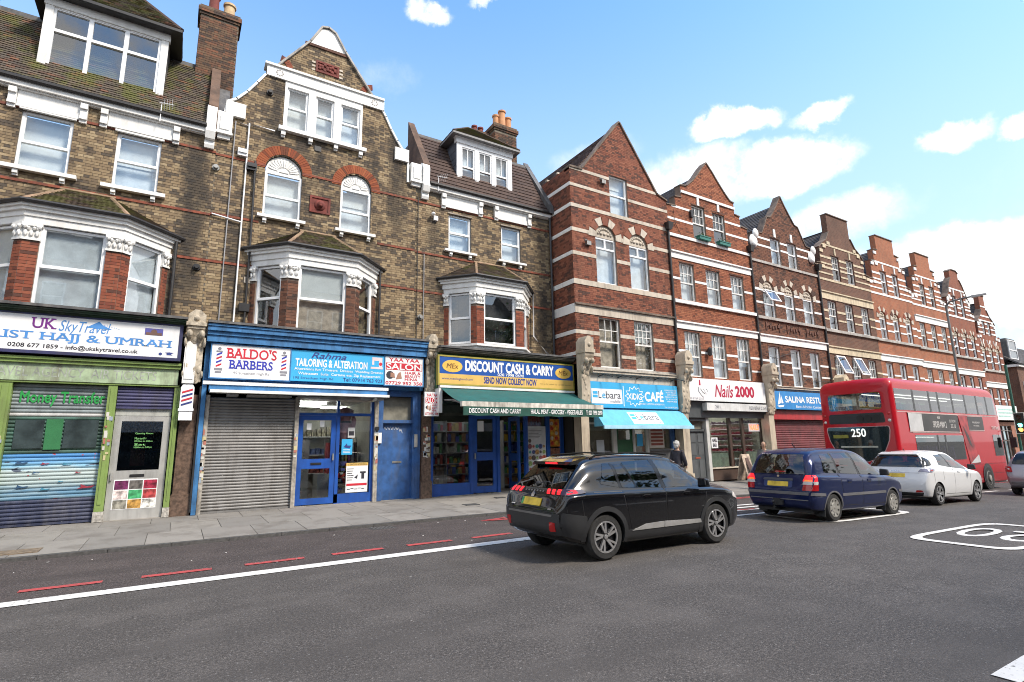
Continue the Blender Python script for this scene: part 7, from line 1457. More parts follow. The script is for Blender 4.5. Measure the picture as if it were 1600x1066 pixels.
# ================================================================ vehicles
def pchip(X, Y, x):
    X, Y = np.asarray(X, float), np.asarray(Y, float); h = np.diff(X); d = np.diff(Y)/h; m = np.zeros(len(X)); m[0], m[-1] = d[0], d[-1]
    for i in range(1, len(X)-1):
        if d[i-1]*d[i] > 0: w1, w2 = 2*h[i]+h[i-1], h[i]+2*h[i-1]; m[i] = (w1+w2)/(w1/d[i-1]+w2/d[i])
    i = np.clip(np.searchsorted(X, x)-1, 0, len(h)-1); t = (x-X[i])/h[i]
    return (1+2*t)*(1-t)**2*Y[i]+t*(1-t)**2*h[i]*m[i]+t*t*(3-2*t)*Y[i+1]+t*t*(t-1)*h[i]*m[i+1]
def section(zb, ze, zt, ys, yb, yt, cr, bulge=.5, crease=0.):
    """half section from the floor centre up over the shoulder to the roof centre"""
    zm = zb+(ze-zb)*.52
    C = [(0, zb), (ys*.6, zb), (ys*.93, zb+.005), (ys, zb+.05), (ys+(yb-ys)*.75+.008, zb+(zm-zb)*.55), (yb+.012, zm), (yb+.016, zm+(ze-zm)*.45+crease), (yb+.014, ze-(ze-zm)*.13), (yb-.028, ze-.004),
         (yb-.03+(yt-yb+.03)*.30+.010*bulge, ze+(zt-cr-ze)*.28), (yb+(yt-yb)*.66+.022*bulge, ze+(zt-cr-ze)*.64), (yt+.012*bulge, zt-cr-(zt-cr-ze)*.10), (yt-.035, zt-cr*.62), (yt*.72, zt-cr*.22), (yt*.38, zt-cr*.04), (0, zt)]
    out = []
    for i in range(len(C)-1):
        p0, p1, p2, p3 = (np.array(C[max(0, min(len(C)-1, i+k))]) for k in (-1, 0, 1, 2))
        for s in range(3):
            t = s/3; out.append(tuple(.5*((2*p1)+(-p0+p2)*t+(2*p0-5*p1+4*p2-p3)*t*t+(-p0+3*p1-3*p2+p3)*t**3)))
    out.append(C[-1]); return [(max(0., a), c) for a, c in out]
def loft(rows, step=.05, sec=section):
    r = np.array(rows, float); xs = sorted(set(np.round(np.concatenate([r[:, 0], np.arange(r[0, 0], r[-1, 0], step)]), 4)))
    V, F = [], []; n = None
    for x in xs:
        q = [pchip(r[:, 0], r[:, k], x) for k in range(1, r.shape[1])]; S = sec(*q); n = len(S)
        V += [(x, -y, z) for y, z in S]+[(x, y, z) for y, z in S[-2:0:-1]]
    N = 2*n-2
    for i in range(len(xs)-1):
        for k in range(N): F.append((i*N+k, i*N+(k+1) % N, (i+1)*N+(k+1) % N, (i+1)*N+k))
    for e in (0, len(xs)-1):
        o = e*N
        for k in range(n-1):
            a, c, d, f = o+k, o+k+1, o+(N-k-1) % N if False else o+((N-(k+1)) % N), o+((N-k) % N)
            q = []
            for v in (a, c, d, f):
                if v not in q: q.append(v)
            if len(q) > 2: F.append(tuple(q if e == 0 else q[::-1]))
    return V, F
def rounded(P, r=.03, n=4):
    out = []
    for i, p in enumerate(P):
        p = Vector(p); a = Vector(P[i-1]); c = Vector(P[(i+1) % len(P)]); d1 = (a-p); d2 = (c-p); k = min(r, d1.length*.45, d2.length*.45); s, e = p+d1.normalized()*k, p+d2.normalized()*k
        for j in range(n+1): t = j/n; out.append(tuple((1-t)**2*s+2*t*(1-t)*p+t*t*e))
    return out
def patch(bvh, poly, axis, sgn, off_=.004, res=.06, skirt=.012):
    """skin a convex outline, drawn in side (x,z) or end (y,z) view, onto the body; returns an MB"""
    P = [Vector((a, c)) for a, c in poly]; ar = sum(P[i-1].x*P[i].y-P[i].x*P[i-1].y for i in range(len(P)))
    if ar < 0: P.reverse()
    bm = bmesh.new(); x0, x1 = min(p.x for p in P), max(p.x for p in P); y0, y1 = min(p.y for p in P), max(p.y for p in P); nx, ny = max(1, int((x1-x0)/res)+1), max(1, int((y1-y0)/res)+1)
    g = [[bm.verts.new((x0+(x1-x0)*i/nx, y0+(y1-y0)*j/ny, 0)) for j in range(ny+1)] for i in range(nx+1)]
    for i in range(nx):
        for j in range(ny): bm.faces.new((g[i][j], g[i+1][j], g[i+1][j+1], g[i][j+1]))
    for i in range(len(P)):
        a, c = P[i-1], P[i]; d = c-a
        if d.length < 1e-6: continue
        nrm = Vector((d.y, -d.x, 0)).normalized(); bmesh.ops.bisect_plane(bm, geom=bm.verts[:]+bm.edges[:]+bm.faces[:], plane_co=(a.x, a.y, 0), plane_no=nrm, clear_outer=True, dist=1e-6)
    bm.verts.index_update(); pos = {}; nor = {}
    for v in bm.verts:
        if axis == 'y': o, d = Vector((v.co.x, 6*sgn, v.co.y)), Vector((0, -sgn, 0))
        elif axis == 'x': o, d = Vector((12*sgn+(4 if sgn > 0 else 0), v.co.x, v.co.y)), Vector((-sgn, 0, 0))
        else: o, d = Vector((v.co.x, v.co.y, 8)), Vector((0, 0, -1))
        h, nn_, _, _ = bvh.ray_cast(o, d)
        if h is None:
            q = Vector((v.co.x, .7*sgn, v.co.y)) if axis == 'y' else Vector((0 if sgn < 0 else 4, v.co.x, v.co.y)); h, nn_, _, _ = bvh.find_nearest(q)
        if nn_.dot(d) > 0: nn_ = -nn_
        pos[v.index] = h+nn_*off_; nor[v.index] = nn_
    mb = MB(); base = len(bm.verts); vs = [tuple(pos[i]) for i in range(base)]; fs = [tuple(v.index for v in f.verts) for f in bm.faces]
    be = [e for e in bm.edges if len(e.link_faces) == 1]
    for e in be:
        a, c = e.verts[0].index, e.verts[1].index; k = len(vs); vs += [tuple(pos[a]-nor[a]*(off_+skirt)), tuple(pos[c]-nor[c]*(off_+skirt))]; fs.append((a, c, k+1, k))
    mb.add(vs, fs); bm.free(); return mb
TYRE = mat('tyre_rubber', (.02, .02, .02), .85, var=.3, vs=20); RIMD = mat('rim_dark', (.02, .02, .022), .4); ALLOY = mat('alloy_silver', (.55, .55, .55), .3, .8, var=.05); TRIMG = mat('wheel_trim_grey', (.36, .35, .32), .45, .4, var=.15, vs=8, dirt=.3)
CLAD = mat('car_black_plastic', (.022, .023, .025), .55, var=.15); CARGL = mat('car_dark_glass', (.008, .009, .011), .02, spec=.45); CARGL2 = mat('car_grey_glass', (.03, .036, .04), .02, spec=.9)
CGD = mat_glass('privacy_car_glass', (.16, .17, .18), .035, .01); CGL = mat_glass('clear_car_glass', (.52, .56, .56), .045, .01)
LRED = mat('red_lamp_lens', (.38, .008, .010), .12, coat=.5); LRON = mat('lit_red_lamp', (.6, .01, .02), .2, emit=(1, .03, .04), estr=.35); LWHT = mat('clear_lamp_lens', (.55, .52, .50), .1, coat=.5); LAMB = mat('amber_lamp_lens', (.5, .16, .02), .15, emit=(1, .25, .04), estr=.25)
PLATE = mat('yellow_plate', (.62, .44, .05), .5, var=.25, vs=6); CHROME = mat('chrome', (.6, .6, .6), .12, 1.)
def paint(name, c, coat=1., metal=.0, rough=.35):
    return mat(name, c, rough, metal, var=.02, coat=coat, spec=.2)
def wheel(parent, x, y, z, r, w, rr, style, rim_m, side):
    """tyre, rim face and spokes; outer face towards side*y"""
    c = (x, y, z); s = side
    b = MB(); b.lathe([(rr, -w/2+.03), (rr+.012, -w/2), (r-.03, -w/2), (r-.008, -w/2+.02), (r, -w/2+.05), (r, w/2-.05), (r-.008, w/2-.02), (r-.03, w/2), (rr+.012, w/2), (rr, w/2-.03)], c, 40, axis='y', cap=False)
    W = build('wheel', b, TYRE, parent, local=True, smooth=40); yo = y+s*w/2
    b = MB(); b.lathe([(rr+.004, -s*.07), (rr+.004, -s*.06)], (x, yo, z), 36, axis='y'); build('barrel', b, RIMD, W, local=True)
    b = MB(); n = 36
    for k in range(n):
        a0, a1 = 2*math.pi*k/n, 2*math.pi*(k+1)/n; b.hull8([(x+q*math.cos(a), yo+s*d, z+q*math.sin(a)) for d in (-.02, .0) for q, a in ((rr-.018, a0), (rr+.006, a0), (rr+.006, a1), (rr-.018, a1))])
    def spoke(a, w0, w1, r0, r1, skew=0.):
        ca, sa = math.cos(a), math.sin(a); cb, sb = math.cos(a+skew), math.sin(a+skew); p = []
        for d in (-.03, .004):
            for q, (u, v), wd in ((r0, (ca, sa), w0), (r1, (cb, sb), w1)):
                p += [(x+q*u-wd*v, yo+s*(d-.012*(q == r0)), z+q*v+wd*u), (x+q*u+wd*v, yo+s*(d-.012*(q == r0)), z+q*v-wd*u)]
        b.hull8([p[0], p[1], p[3], p[2], p[4], p[5], p[7], p[6]])
    if style == 'five':
        for k in range(5):
            a = R(72*k+20); spoke(a-.10, .018, .016, .05, rr-.012, .10); spoke(a+.16, .012, .018, .06, rr-.012, .22)
    elif style == 'twin':
        for k in range(5): a = R(72*k+8); spoke(a-.07, .020, .014, .04, rr-.012, -.10); spoke(a+.07, .02, .014, .04, rr-.012, .10)
    else:
        b.lathe([(.04, -s*.005), (rr*.55, -s*.002), (rr*.62, -s*.02)], (x, yo, z), 24, axis='y')
        for k in range(8): spoke(R(45*k), .042, .036, rr*.5, rr-.01)
    b.lathe([(.035, -s*.02), (.035, -s*.002), (.02, s*.004)], (x, yo, z), 14, axis='y'); build('rim', b, rim_m, W, local=True, smooth=35); return W
def boolcut(me, cut, mats):
    """mesh minus a closed cutter; the cut faces take the second material; the mesh itself if the result is unsound"""
    cm = bpy.data.meshes.new('cutter'); cm.from_pydata(cut.v, [], cut.f)
    for m in mats: cm.materials.append(m)
    cm.polygons.foreach_set('material_index', [1]*len(cm.polygons)); q = bmesh.new(); q.from_mesh(cm); bmesh.ops.recalc_face_normals(q, faces=q.faces); q.to_mesh(cm); q.free()
    bo = bpy.data.objects.new('cut_body', me); co = bpy.data.objects.new('cutter', cm); COL.objects.link(bo); COL.objects.link(co)
    md = bo.modifiers.new('cut', 'BOOLEAN'); md.object = co; md.operation = 'DIFFERENCE'; md.solver = 'MANIFOLD'; bpy.context.view_layer.update()
    nm = bpy.data.meshes.new_from_object(bo.evaluated_get(deps())); bpy.data.objects.remove(bo); bpy.data.objects.remove(co)
    a = np.array([v.co for v in me.vertices]); c = np.array([v.co for v in nm.vertices]) if len(nm.vertices) else np.zeros((1, 3))
    if len(c) < 50 or (c.max(0) > a.max(0)+.02).any() or (c.min(0) < a.min(0)-.02).any(): print('cut failed', len(c)); return me
    return nm
def prism_y(poly, y0, y1): b = MB(Fr((0, 0, 0), (1, 0, 0), (0, 0, 1), (0, 1, 0))); b.prism(poly, y0, y1); return b
def prism_x(poly, x0, x1): b = MB(Fr((0, 0, 0), (0, 1, 0), (0, 0, 1), (1, 0, 0))); b.prism(poly, x0, x1); return b
def car(name, label, loc, rz, rows, pm, spec):
    s_ = spec.get('sc', 1.); a0, a1 = (x*s_ for x in spec['axles']); g0, g1 = gz(loc[0]+a0), gz(loc[0]+a1); th = math.atan2(g0-g1, a1-a0)
    t = thing(name, label, 'car', (loc[0], loc[1], g0+a0*math.sin(th)+.004), None, rz); t.rotation_euler.y = th; t.scale = [s_]*3; V, F = loft(rows); bvh = BVHTree.FromPolygons([Vector(v) for v in V], F)
    me = bpy.data.meshes.new('body'); me.from_pydata(V, [], F); b = bmesh.new(); b.from_mesh(me); bmesh.ops.remove_doubles(b, verts=b.verts, dist=1e-5); bmesh.ops.recalc_face_normals(b, faces=b.faces); b.to_mesh(me); b.free()
    me.materials.append(pm); me.materials.append(CLAD); body = link('body', me, t)
    cut = MB()
    for ax in spec['axles']:
        for s in (-1, 1): cut.lathe([(spec['arch'], 0), (spec['arch'], s*.36)], (ax, s*.56, spec['r']+.005), 40, axis='y')
    nm = boolcut(me, cut, [pm, CLAD])
    if spec.get('cab'):
        x0, x1, yh, z0, z1, z2 = spec['cab']; c = MB(); c.hull8([(x0, -yh, z0), (x1, -yh, z0), (x1, yh, z0), (x0, yh, z0), (x0+.05, -yh*.88, z1), (x1-z2, -yh*.88, z1), (x1-z2, yh*.88, z1), (x0+.05, yh*.88, z1)]); nm = boolcut(nm, c, [pm, CLAD])
        for P in spec['side']: nm = boolcut(nm, prism_y(rounded(P, .03), -2, 2), [pm, CLAD])
        nm = boolcut(nm, prism_x(rounded(spec['rear'], .05), -.5, x0+.3), [pm, CLAD]); nm = boolcut(nm, prism_x(rounded(spec['front'], .05), x1-z2-.35, 5), [pm, CLAD])
        for y in (-.36, .36):
            for k, sx in enumerate(spec['seats']):
                q = MB(); q.hull8([(sx, y-.23, z0), (sx+.14, y-.23, z0), (sx+.14, y+.23, z0), (sx, y+.23, z0), (sx-.10, y-.20, z0+.36), (sx-.02, y-.20, z0+.36), (sx-.02, y+.20, z0+.36), (sx-.10, y+.20, z0+.36)]); q.hull8([(sx-.12, y-.12, z0+.38), (sx-.03, y-.12, z0+.38), (sx-.03, y+.12, z0+.38), (sx-.12, y+.12, z0+.38), (sx-.13, y-.10, z0+.52), (sx-.06, y-.10, z0+.52), (sx-.06, y+.10, z0+.52), (sx-.13, y+.10, z0+.52)])
                build('seat', q, mat('seat_cloth', (.05, .05, .055), .9), t, local=True, smooth=30)
        q = MB(); q.lathe([(.18, -.012), (.18, .012)], (0, 0, 0), 18); q.v = [(x1-.42+z_*.3+x_*.35, y_-.36, z0+.22+x_*.9) for x_, y_, z_ in q.v]; build('steering_wheel', q, BLACK, t, local=True)
    body.data = nm
    nm.polygons.foreach_set('use_smooth', [True]*len(nm.polygons)); nm.set_sharp_from_angle(angle=R(32))
    def put(nm_, polys, axis, sgn, m, off_=.004, parent=None, rr=.03, res=.06, mirror=False):
        o = None
        for P in polys:
            for sg in ((1, -1) if (mirror and axis == 'y') else (sgn,)):
                o = build(nm_, patch(bvh, rounded(P, rr) if rr else P, axis, sg, off_, res), m, parent or t, local=True, smooth=60)
            if mirror and axis == 'x': o = build(nm_, patch(bvh, rounded([(-a, c) for a, c in P], rr) if rr else [(-a, c) for a, c in P], axis, sgn, off_, res), m, parent or t, local=True, smooth=60)
        return o
    for s in (-1, 1):
        for ax in spec['axles']: wheel(t, ax, s*(spec['track']-spec['tw']/2), spec['r'], spec['r'], spec['tw'], spec['rim'], spec['style'], spec['rim_m'], s)
    if spec.get('trim'):
        r0, r1, m_, of = spec['trim']
        for ax in spec['axles']:
            for s in (-1, 1):
                mb = MB()
                for k in range(22):
                    a0, a1 = R(-14+208*k/22), R(-14+208*(k+1)/22); q = patch(bvh, [(ax+r*math.cos(a), spec['r']+r*math.sin(a)) for r, a in ((r0, a0), (r1, a0), (r1, a1), (r0, a1))], 'y', s, of, .2, .02); mb.add(q.v, q.f)
                build('arch_trim', mb, m_, t, local=True, smooth=50)
    return t, put, bvh
def screen(t, bvh, yb, yt, z0, z1, m, bulge=.035, off_=.012, side=-1):
    """a rear screen: one smooth gently bowed sheet between four points of the body"""
    def hit(y, z): h = bvh.ray_cast(Vector((-8, y, z)), Vector((1, 0, 0)))[0]; return h
    A, B_, C, D = hit(-yb, z0), hit(yb, z0), hit(yt, z1), hit(-yt, z1); b = MB(); n, m_ = 14, 8; vs = []
    xm = hit(0, (z0+z1)/2).x; xc = (A.x+B_.x+C.x+D.x)/4; bulge = max(bulge, xc-xm+.004)
    for w in (0, .006):
        for j in range(m_+1):
            for i in range(n+1):
                u, v = i/n, j/m_; p = (A*(1-u)+B_*u)*(1-v)+(D*(1-u)+C*u)*v; vs.append((p.x-off_+w-bulge*(1-(2*u-1)**2*.75-(2*v-1)**2*.25), p.y, p.z))
    k = (n+1)*(m_+1); f = [(j*(n+1)+i, j*(n+1)+i+1, (j+1)*(n+1)+i+1, (j+1)*(n+1)+i) for j in range(m_) for i in range(n)]
    rim = [i for i in range(n)]+[j*(n+1)+n for j in range(m_)]+[m_*(n+1)+i for i in range(n, 0, -1)]+[j*(n+1) for j in range(m_, 0, -1)]
    b.add(vs, f+[tuple(k+q for q in g[::-1]) for g in f]+[(rim[i], rim[(i+1) % len(rim)], k+rim[(i+1) % len(rim)], k+rim[i]) for i in range(len(rim))]); return build('rear_screen', b, m, t, local=True, smooth=40)
def seams(put, t, lines, m=None):
    for (x0, z0), (x1, z1) in lines:
        d = Vector((x1-x0, z1-z0)).normalized()*.0045; put('panel_gap', [[(x0-d.y, z0+d.x), (x1-d.y, z1+d.x), (x1+d.y, z1-d.x), (x0+d.y, z0-d.x)]], 'y', 1, m or BLACK, .0015, rr=0, res=.08, mirror=True)
def mirror_(t, x, y, z, m):
    for s in (-1, 1):
        b = MB(); b.T = None; b.hull8([(x-.10, s*(y+.04), z-.02), (x+.06, s*(y+.05), z-.02), (x+.02, s*(y+.24), z-.01), (x-.10, s*(y+.24), z+.0), (x-.10, s*(y+.05), z+.15), (x+.04, s*(y+.06), z+.14), (x+.0, s*(y+.22), z+.13), (x-.10, s*(y+.23), z+.13)]); o = build('wing_mirror', b, m, t, local=True, smooth=0); md = o.modifiers.new('b', 'BEVEL'); md.width = .025; md.segments = 2
# ---- black crossover, nearest car
CX, CY = 4.61, 7.02
rows = [(0, .46, .70, .735, .55, .62, .55, .02), (.03, .42, .76, .80, .66, .72, .64, .02), (.07, .39, .84, .90, .72, .785, .70, .03), (.12, .36, .93, 1.01, .76, .825, .72, .03), (.20, .31, .975, 1.075, .79, .85, .71, .04), (.34, .27, .985, 1.215, .812, .866, .68, .05), (.48, .25, .99, 1.36, .828, .874, .65, .06), (.60, .24, .99, 1.455, .835, .878, .635, .065), (.70, .23, .99, 1.492, .838, .879, .628, .068), (.90, .22, .985, 1.522, .84, .88, .62, .07), (1.5, .21, .975, 1.545, .84, .882, .615, .07), (2.2, .21, .965, 1.53, .84, .882, .61, .07), (2.6, .21, .958, 1.47, .84, .88, .60, .07), (3.0, .21, .95, 1.25, .84, .876, .62, .06), (3.25, .22, .945, 1.075, .84, .872, .66, .04), (3.4, .22, .935, 1.025, .838, .868, .69, .035), (3.64, .22, .91, .985, .83, .86, .70, .03), (3.86, .23, .86, .925, .80, .835, .68, .03), (4.00, .26, .77, .84, .75, .79, .65, .03), (4.08, .29, .66, .72, .68, .72, .62, .03), (4.12, .36, .56, .60, .56, .60, .52, .02)]
PBLK = paint('black_car_paint', (.003, .003, .004), 1., 0, .25)
SIDE1 = [[(.78, 1.10), (1.14, 1.035), (1.10, 1.395), (.96, 1.40)], [(1.20, 1.03), (1.50, 1.015), (1.33, 1.37), (1.17, 1.385)], [(1.52, 1.02), (2.06, .995), (2.0, 1.435), (1.37, 1.41)], [(2.16, .995), (3.06, .975), (2.98, 1.06), (2.66, 1.31), (2.46, 1.40), (2.10, 1.435)]]
REAR1 = [(-.60, 1.055), (.60, 1.055), (.56, 1.385), (-.56, 1.385)]; FRONT1 = [(-.66, 1.08), (.66, 1.08), (.58, 1.44), (-.58, 1.44)]
t, put, bvh = car('car', 'black crossover car nearest to the camera with red claw tail lamps', (CX, CY, 0), 0, rows, PBLK, dict(sc=.955, axles=(.80, 3.33), r=.335, arch=.375, track=.865, tw=.21, rim=.225, style='five', rim_m=ALLOY, trim=(.372, .445, CLAD, .012), cab=(.80, 3.10, .66, .80, 1.40, .62), side=SIDE1, rear=REAR1, front=FRONT1, seats=(1.45, 2.35)))
GLQ = CARGL
screen(t, bvh, .62, .575, 1.05, 1.39, mat_glass('dark_tailgate_glass', (.05, .055, .06), .0, .01), .02); put('side_window', SIDE1[:3], 'y', 1, CGD, .005, mirror=True, rr=.03); put('side_window', SIDE1[3:], 'y', 1, CGL, .005, mirror=True, rr=.03); put('windscreen', [FRONT1], 'x', 1, CGL, .004, rr=.05)
put('window_pillar', [[(2.065, .99), (2.155, .985), (2.095, 1.445), (2.005, 1.44)], [(1.145, 1.03), (1.195, 1.025), (1.165, 1.39), (1.105, 1.40)], [(1.505, 1.01), (1.518, 1.01), (1.368, 1.40), (1.335, 1.375)]], 'y', 1, mat('gloss_black_trim', (.008, .008, .009), .15), .003, mirror=True, rr=0)
put('rear_bumper', [[(-.74, .40), (.74, .40), (.74, .70), (-.74, .70)]], 'x', -1, CLAD, .012, rr=.04); put('rear_bumper', [[(.03, .42), (.43, .30), (.43, .66), (.05, .72)]], 'y', 1, CLAD, .010, mirror=True, rr=.02)
put('bumper_strip', [[(-.60, .655), (.60, .655), (.60, .685), (-.60, .685)]], 'x', -1, mat('dull_silver', (.22, .22, .22), .35, .6), .018, rr=.01)
put('lamp_band', [[(-.78, .955), (.78, .955), (.74, 1.035), (-.74, 1.035)]], 'x', -1, mat('gloss_black_trim'), .006, rr=.02)
put('tail_lamp', [[(.30, .955), (.80, .96), (.80, 1.035), (.32, 1.035)]], 'x', -1, mat('dark_lamp_glass', (.03, .008, .009), .08, coat=.5), .012, mirror=True, rr=.015); put('tail_lamp', [[(.12, .955), (.46, .985), (.40, 1.04), (.20, 1.045)]], 'y', 1, mat('smoked_lamp', (.12, .10, .10), .1, coat=.5), .010, mirror=True, rr=.02)
for k in range(3): a = .36+.125*k; put('lamp_claw', [[(a, .962), (a+.075, .962), (a+.045, 1.03), (a-.03, 1.03)]], 'x', -1, LRON, .016, mirror=True, rr=.01)
put('lamp_claw', [[(.14, .97), (.32, .985), (.30, 1.03), (.20, 1.03)]], 'y', 1, LRON, .014, mirror=True, rr=.01)
put('reflector', [[(.54, .45), (.66, .45), (.66, .58), (.54, .58)]], 'x', -1, LRED, .018, mirror=True, rr=.02)
put('number_plate', [[(-.26, .78), (.26, .78), (.26, .89), (-.26, .89)]], 'x', -1, PLATE, .016, rr=.01); put('plate_band', [[(.20, .785), (.257, .785), (.257, .885), (.20, .885)]], 'x', -1, mat('plate_green', (.05, .28, .10), .5), .018, rr=.005)
put('badge', [[(-.035, .905), (.035, .905), (.045, .95), (0, .99), (-.045, .95)]], 'x', -1, CHROME, .014, rr=.008); put('tailgate_gap', [[(-.70, .715), (.70, .715), (.70, .723), (-.70, .723)]], 'x', -1, BLACK, .004, rr=0)
put('badge_letters', [[(a-.016, .985), (a+.016, .985), (a+.016, 1.005), (a-.016, 1.005)] for a in (-.24, -.16, -.08, 0, .08, .16, .24)], 'x', -1, mat('dull_silver'), .012, rr=0)
put('model_badge', [[(-.56, .745), (-.48, .745), (-.48, .765), (-.56, .765)]], 'x', -1, CHROME, .008, rr=0); put('model_badge', [[(.44, .765), (.56, .765), (.56, .78), (.44, .78)]], 'x', -1, CHROME, .008, rr=0)
b = MB(); b.hull8([(.46, -.52, 1.385), (.46, .52, 1.385), (.70, .55, 1.42), (.70, -.55, 1.42), (.44, -.50, 1.435), (.44, .50, 1.435), (.80, .54, 1.502), (.80, -.54, 1.502)]); build('spoiler', b, PBLK, t, local=True, smooth=30); b = MB(); b.box(.435, .46, -.16, .16, 1.395, 1.425); build('brake_lamp', b, LRON, t, local=True)
b = MB(); b.tube([(.225, .02, 1.10), (.245, -.20, 1.13), (.215, -.38, 1.09)], [.02, .014, .008], 6); b.blob((.20, .03, 1.10), .04, .06, .035); build('wiper', b, CLAD, t, local=True)
for s in (-1, 1): b = MB(); b.tube([(.78, s*.57, 1.48), (.90, s*.57, 1.53), (1.6, s*.57, 1.558), (2.3, s*.56, 1.535), (2.5, s*.56, 1.51)], .016, 6); build('roof_rail', b, mat('rail_dark', (.012, .012, .012), .75, spec=.1), t, local=True, smooth=50)
put('sill_cladding', [[(1.20, .22), (2.98, .22), (2.98, .40), (1.20, .40)]], 'y', 1, CLAD, .008, mirror=True, rr=.02)
for P in ([(1.32, .385), (2.02, .385), (2.02, .475), (1.62, .465)], [(2.03, .385), (2.92, .385), (2.90, .445), (2.03, .475)]): put('sill_strip', [P], 'y', 1, mat('satin_silver', (.50, .50, .49), .3, .5), .016, mirror=True, rr=.012)
for x in (1.68, 2.62): put('door_handle', [[(x-.10, .87), (x+.10, .865), (x+.10, .895), (x-.10, .90)]], 'y', 1, PBLK, .022, mirror=True, rr=.012); put('handle_cup', [[(x-.09, .845), (x+.06, .845), (x+.06, .91), (x-.09, .91)]], 'y', 1, BLACK, .002, mirror=True, rr=.02)
seams(put, t, [((2.09, .42), (2.10, .99)), ((3.02, .42), (3.08, .72)), ((3.08, .72), (3.10, .95)), ((1.22, .72), (1.16, .98)), ((.60, .985), (1.16, .98)), ((.42, .45), (.34, .95))])
put('door', [[(2.105, .41), (3.01, .41), (3.07, .72), (3.09, .955), (2.115, .98)]], 'y', 1, PBLK, .003, mirror=True, rr=.03); put('door', [[(1.30, .42), (2.08, .41), (2.09, .98), (1.18, .985), (1.24, .72)]], 'y', 1, PBLK, .003, mirror=True, rr=.03)
put('head_lamp', [[(.42, .70), (.74, .72), (.72, .80), (.42, .79)]], 'x', 1, LWHT, .006, mirror=True, rr=.02); put('head_lamp', [[(3.82, .76), (3.99, .71), (3.98, .78), (3.84, .84)]], 'y', 1, LWHT, .006, mirror=True, rr=.02)
mirror_(t, 2.95, .86, .98, PBLK)
b = MB(); b.box(.55, 3.9, -.66, .66, .19, .30); build('underbody', b, CLAD, t, local=True)
# ---- dark blue people carrier
rows = [(0, .38, .66, .70, .66, .72, .64, .02), (.03, .33, .74, .79, .72, .775, .70, .02), (.08, .30, .90, .98, .755, .81, .73, .03), (.13, .28, 1.0, 1.14, .775, .835, .72, .04), (.24, .26, 1.03, 1.42, .80, .848, .68, .06), (.34, .25, 1.03, 1.54, .81, .852, .66, .07), (.5, .24, 1.025, 1.60, .815, .855, .645, .075), (1.0, .23, 1.01, 1.645, .82, .858, .63, .08), (1.8, .22, .99, 1.65, .82, .86, .62, .08), (2.3, .22, .98, 1.615, .82, .86, .61, .08), (2.8, .22, .965, 1.47, .82, .858, .60, .075), (3.2, .22, .955, 1.22, .82, .855, .61, .06), (3.45, .22, .945, 1.045, .82, .85, .66, .04), (3.6, .22, .93, 1.0, .815, .845, .69, .035), (3.9, .23, .86, .93, .79, .82, .68, .03), (4.12, .25, .74, .81, .74, .77, .64, .03), (4.26, .29, .60, .66, .64, .68, .57, .02), (4.31, .35, .52, .56, .54, .58, .5, .02)]
PBLU = paint('dark_blue_car_paint', (.007, .015, .068), .55, .3, .3); GREYT = mat('grey_rubbing_strip', (.13, .13, .14), .5)
SIDE2 = [[(.58, 1.09), (1.16, 1.065), (1.12, 1.50), (.72, 1.49)], [(1.24, 1.06), (2.02, 1.03), (1.96, 1.525), (1.20, 1.51)], [(2.12, 1.025), (3.12, .99), (3.02, 1.10), (2.62, 1.40), (2.42, 1.50), (2.06, 1.53)]]
REAR2 = [(-.63, 1.06), (.63, 1.06), (.60, 1.30), (.52, 1.50), (-.52, 1.50), (-.60, 1.30)]; FRONT2 = [(-.62, 1.08), (.62, 1.08), (.56, 1.52), (-.56, 1.52)]
t, put, bvh = car('car', 'dark blue people carrier with lit red and amber tail lamps and a tow bar', (11.36, 7.36, gz(11.6)-.02), R(-.6), rows, PBLU, dict(sc=.935, axles=(.80, 3.49), r=.31, arch=.345, track=.85, tw=.20, rim=.20, style='trim', rim_m=TRIMG, trim=(.342, .375, GREYT, .006), cab=(.50, 3.15, .66, .84, 1.50, .72), side=SIDE2, rear=REAR2, front=FRONT2, seats=(.85, 1.60, 2.45)))
screen(t, bvh, .645, .53, 1.055, 1.505, CGL, .02); put('side_window', SIDE2, 'y', 1, CGL, .006, mirror=True, rr=.04); put('windscreen', [FRONT2], 'x', 1, CGL, .004, rr=.05)
put('window_pillar', [[(2.025, 1.03), (2.115, 1.025), (2.055, 1.54), (1.965, 1.54)], [(1.165, 1.06), (1.235, 1.06), (1.195, 1.53), (1.125, 1.52)]], 'y', 1, BLACK, .003, mirror=True, rr=0)
put('bumper_strip', [[(-.74, .60), (.74, .60), (.74, .665), (-.74, .665)]], 'x', -1, GREYT, .014, rr=.015); put('bumper_strip', [[(.02, .60), (.46, .58), (.46, .64), (.03, .665)], [(1.15, .555), (3.13, .555), (3.13, .615), (1.15, .615)], [(3.84, .56), (4.15, .53), (4.15, .58), (3.84, .62)]], 'y', 1, GREYT, .012, mirror=True, rr=.01); put('bumper_strip', [[(-.72, .48), (.72, .48), (.72, .50), (-.72, .50)]], 'x', -1, GREYT, .010, rr=.005)
for z0, z1, m_ in ((.70, .83, LRED), (.83, .90, LWHT), (.90, 1.04, LRON)): put('tail_lamp', [[(.60, z0), (.815, z0), (.81, z1), (.62 if z1 < 1 else .66, z1)]], 'x', -1, m_, .010, mirror=True, rr=.012); put('tail_lamp', [[(.04 if z0 < .89 else .10, z0), (.20, z0), (.22, z1), (.08 if z1 < 1 else .175, z1)]], 'y', 1, m_, .010, mirror=True, rr=.012)
put('indicator', [[(.64, .90), (.80, .90), (.80, .935), (.64, .935)]], 'x', -1, LAMB, .013, mirror=True, rr=.01)
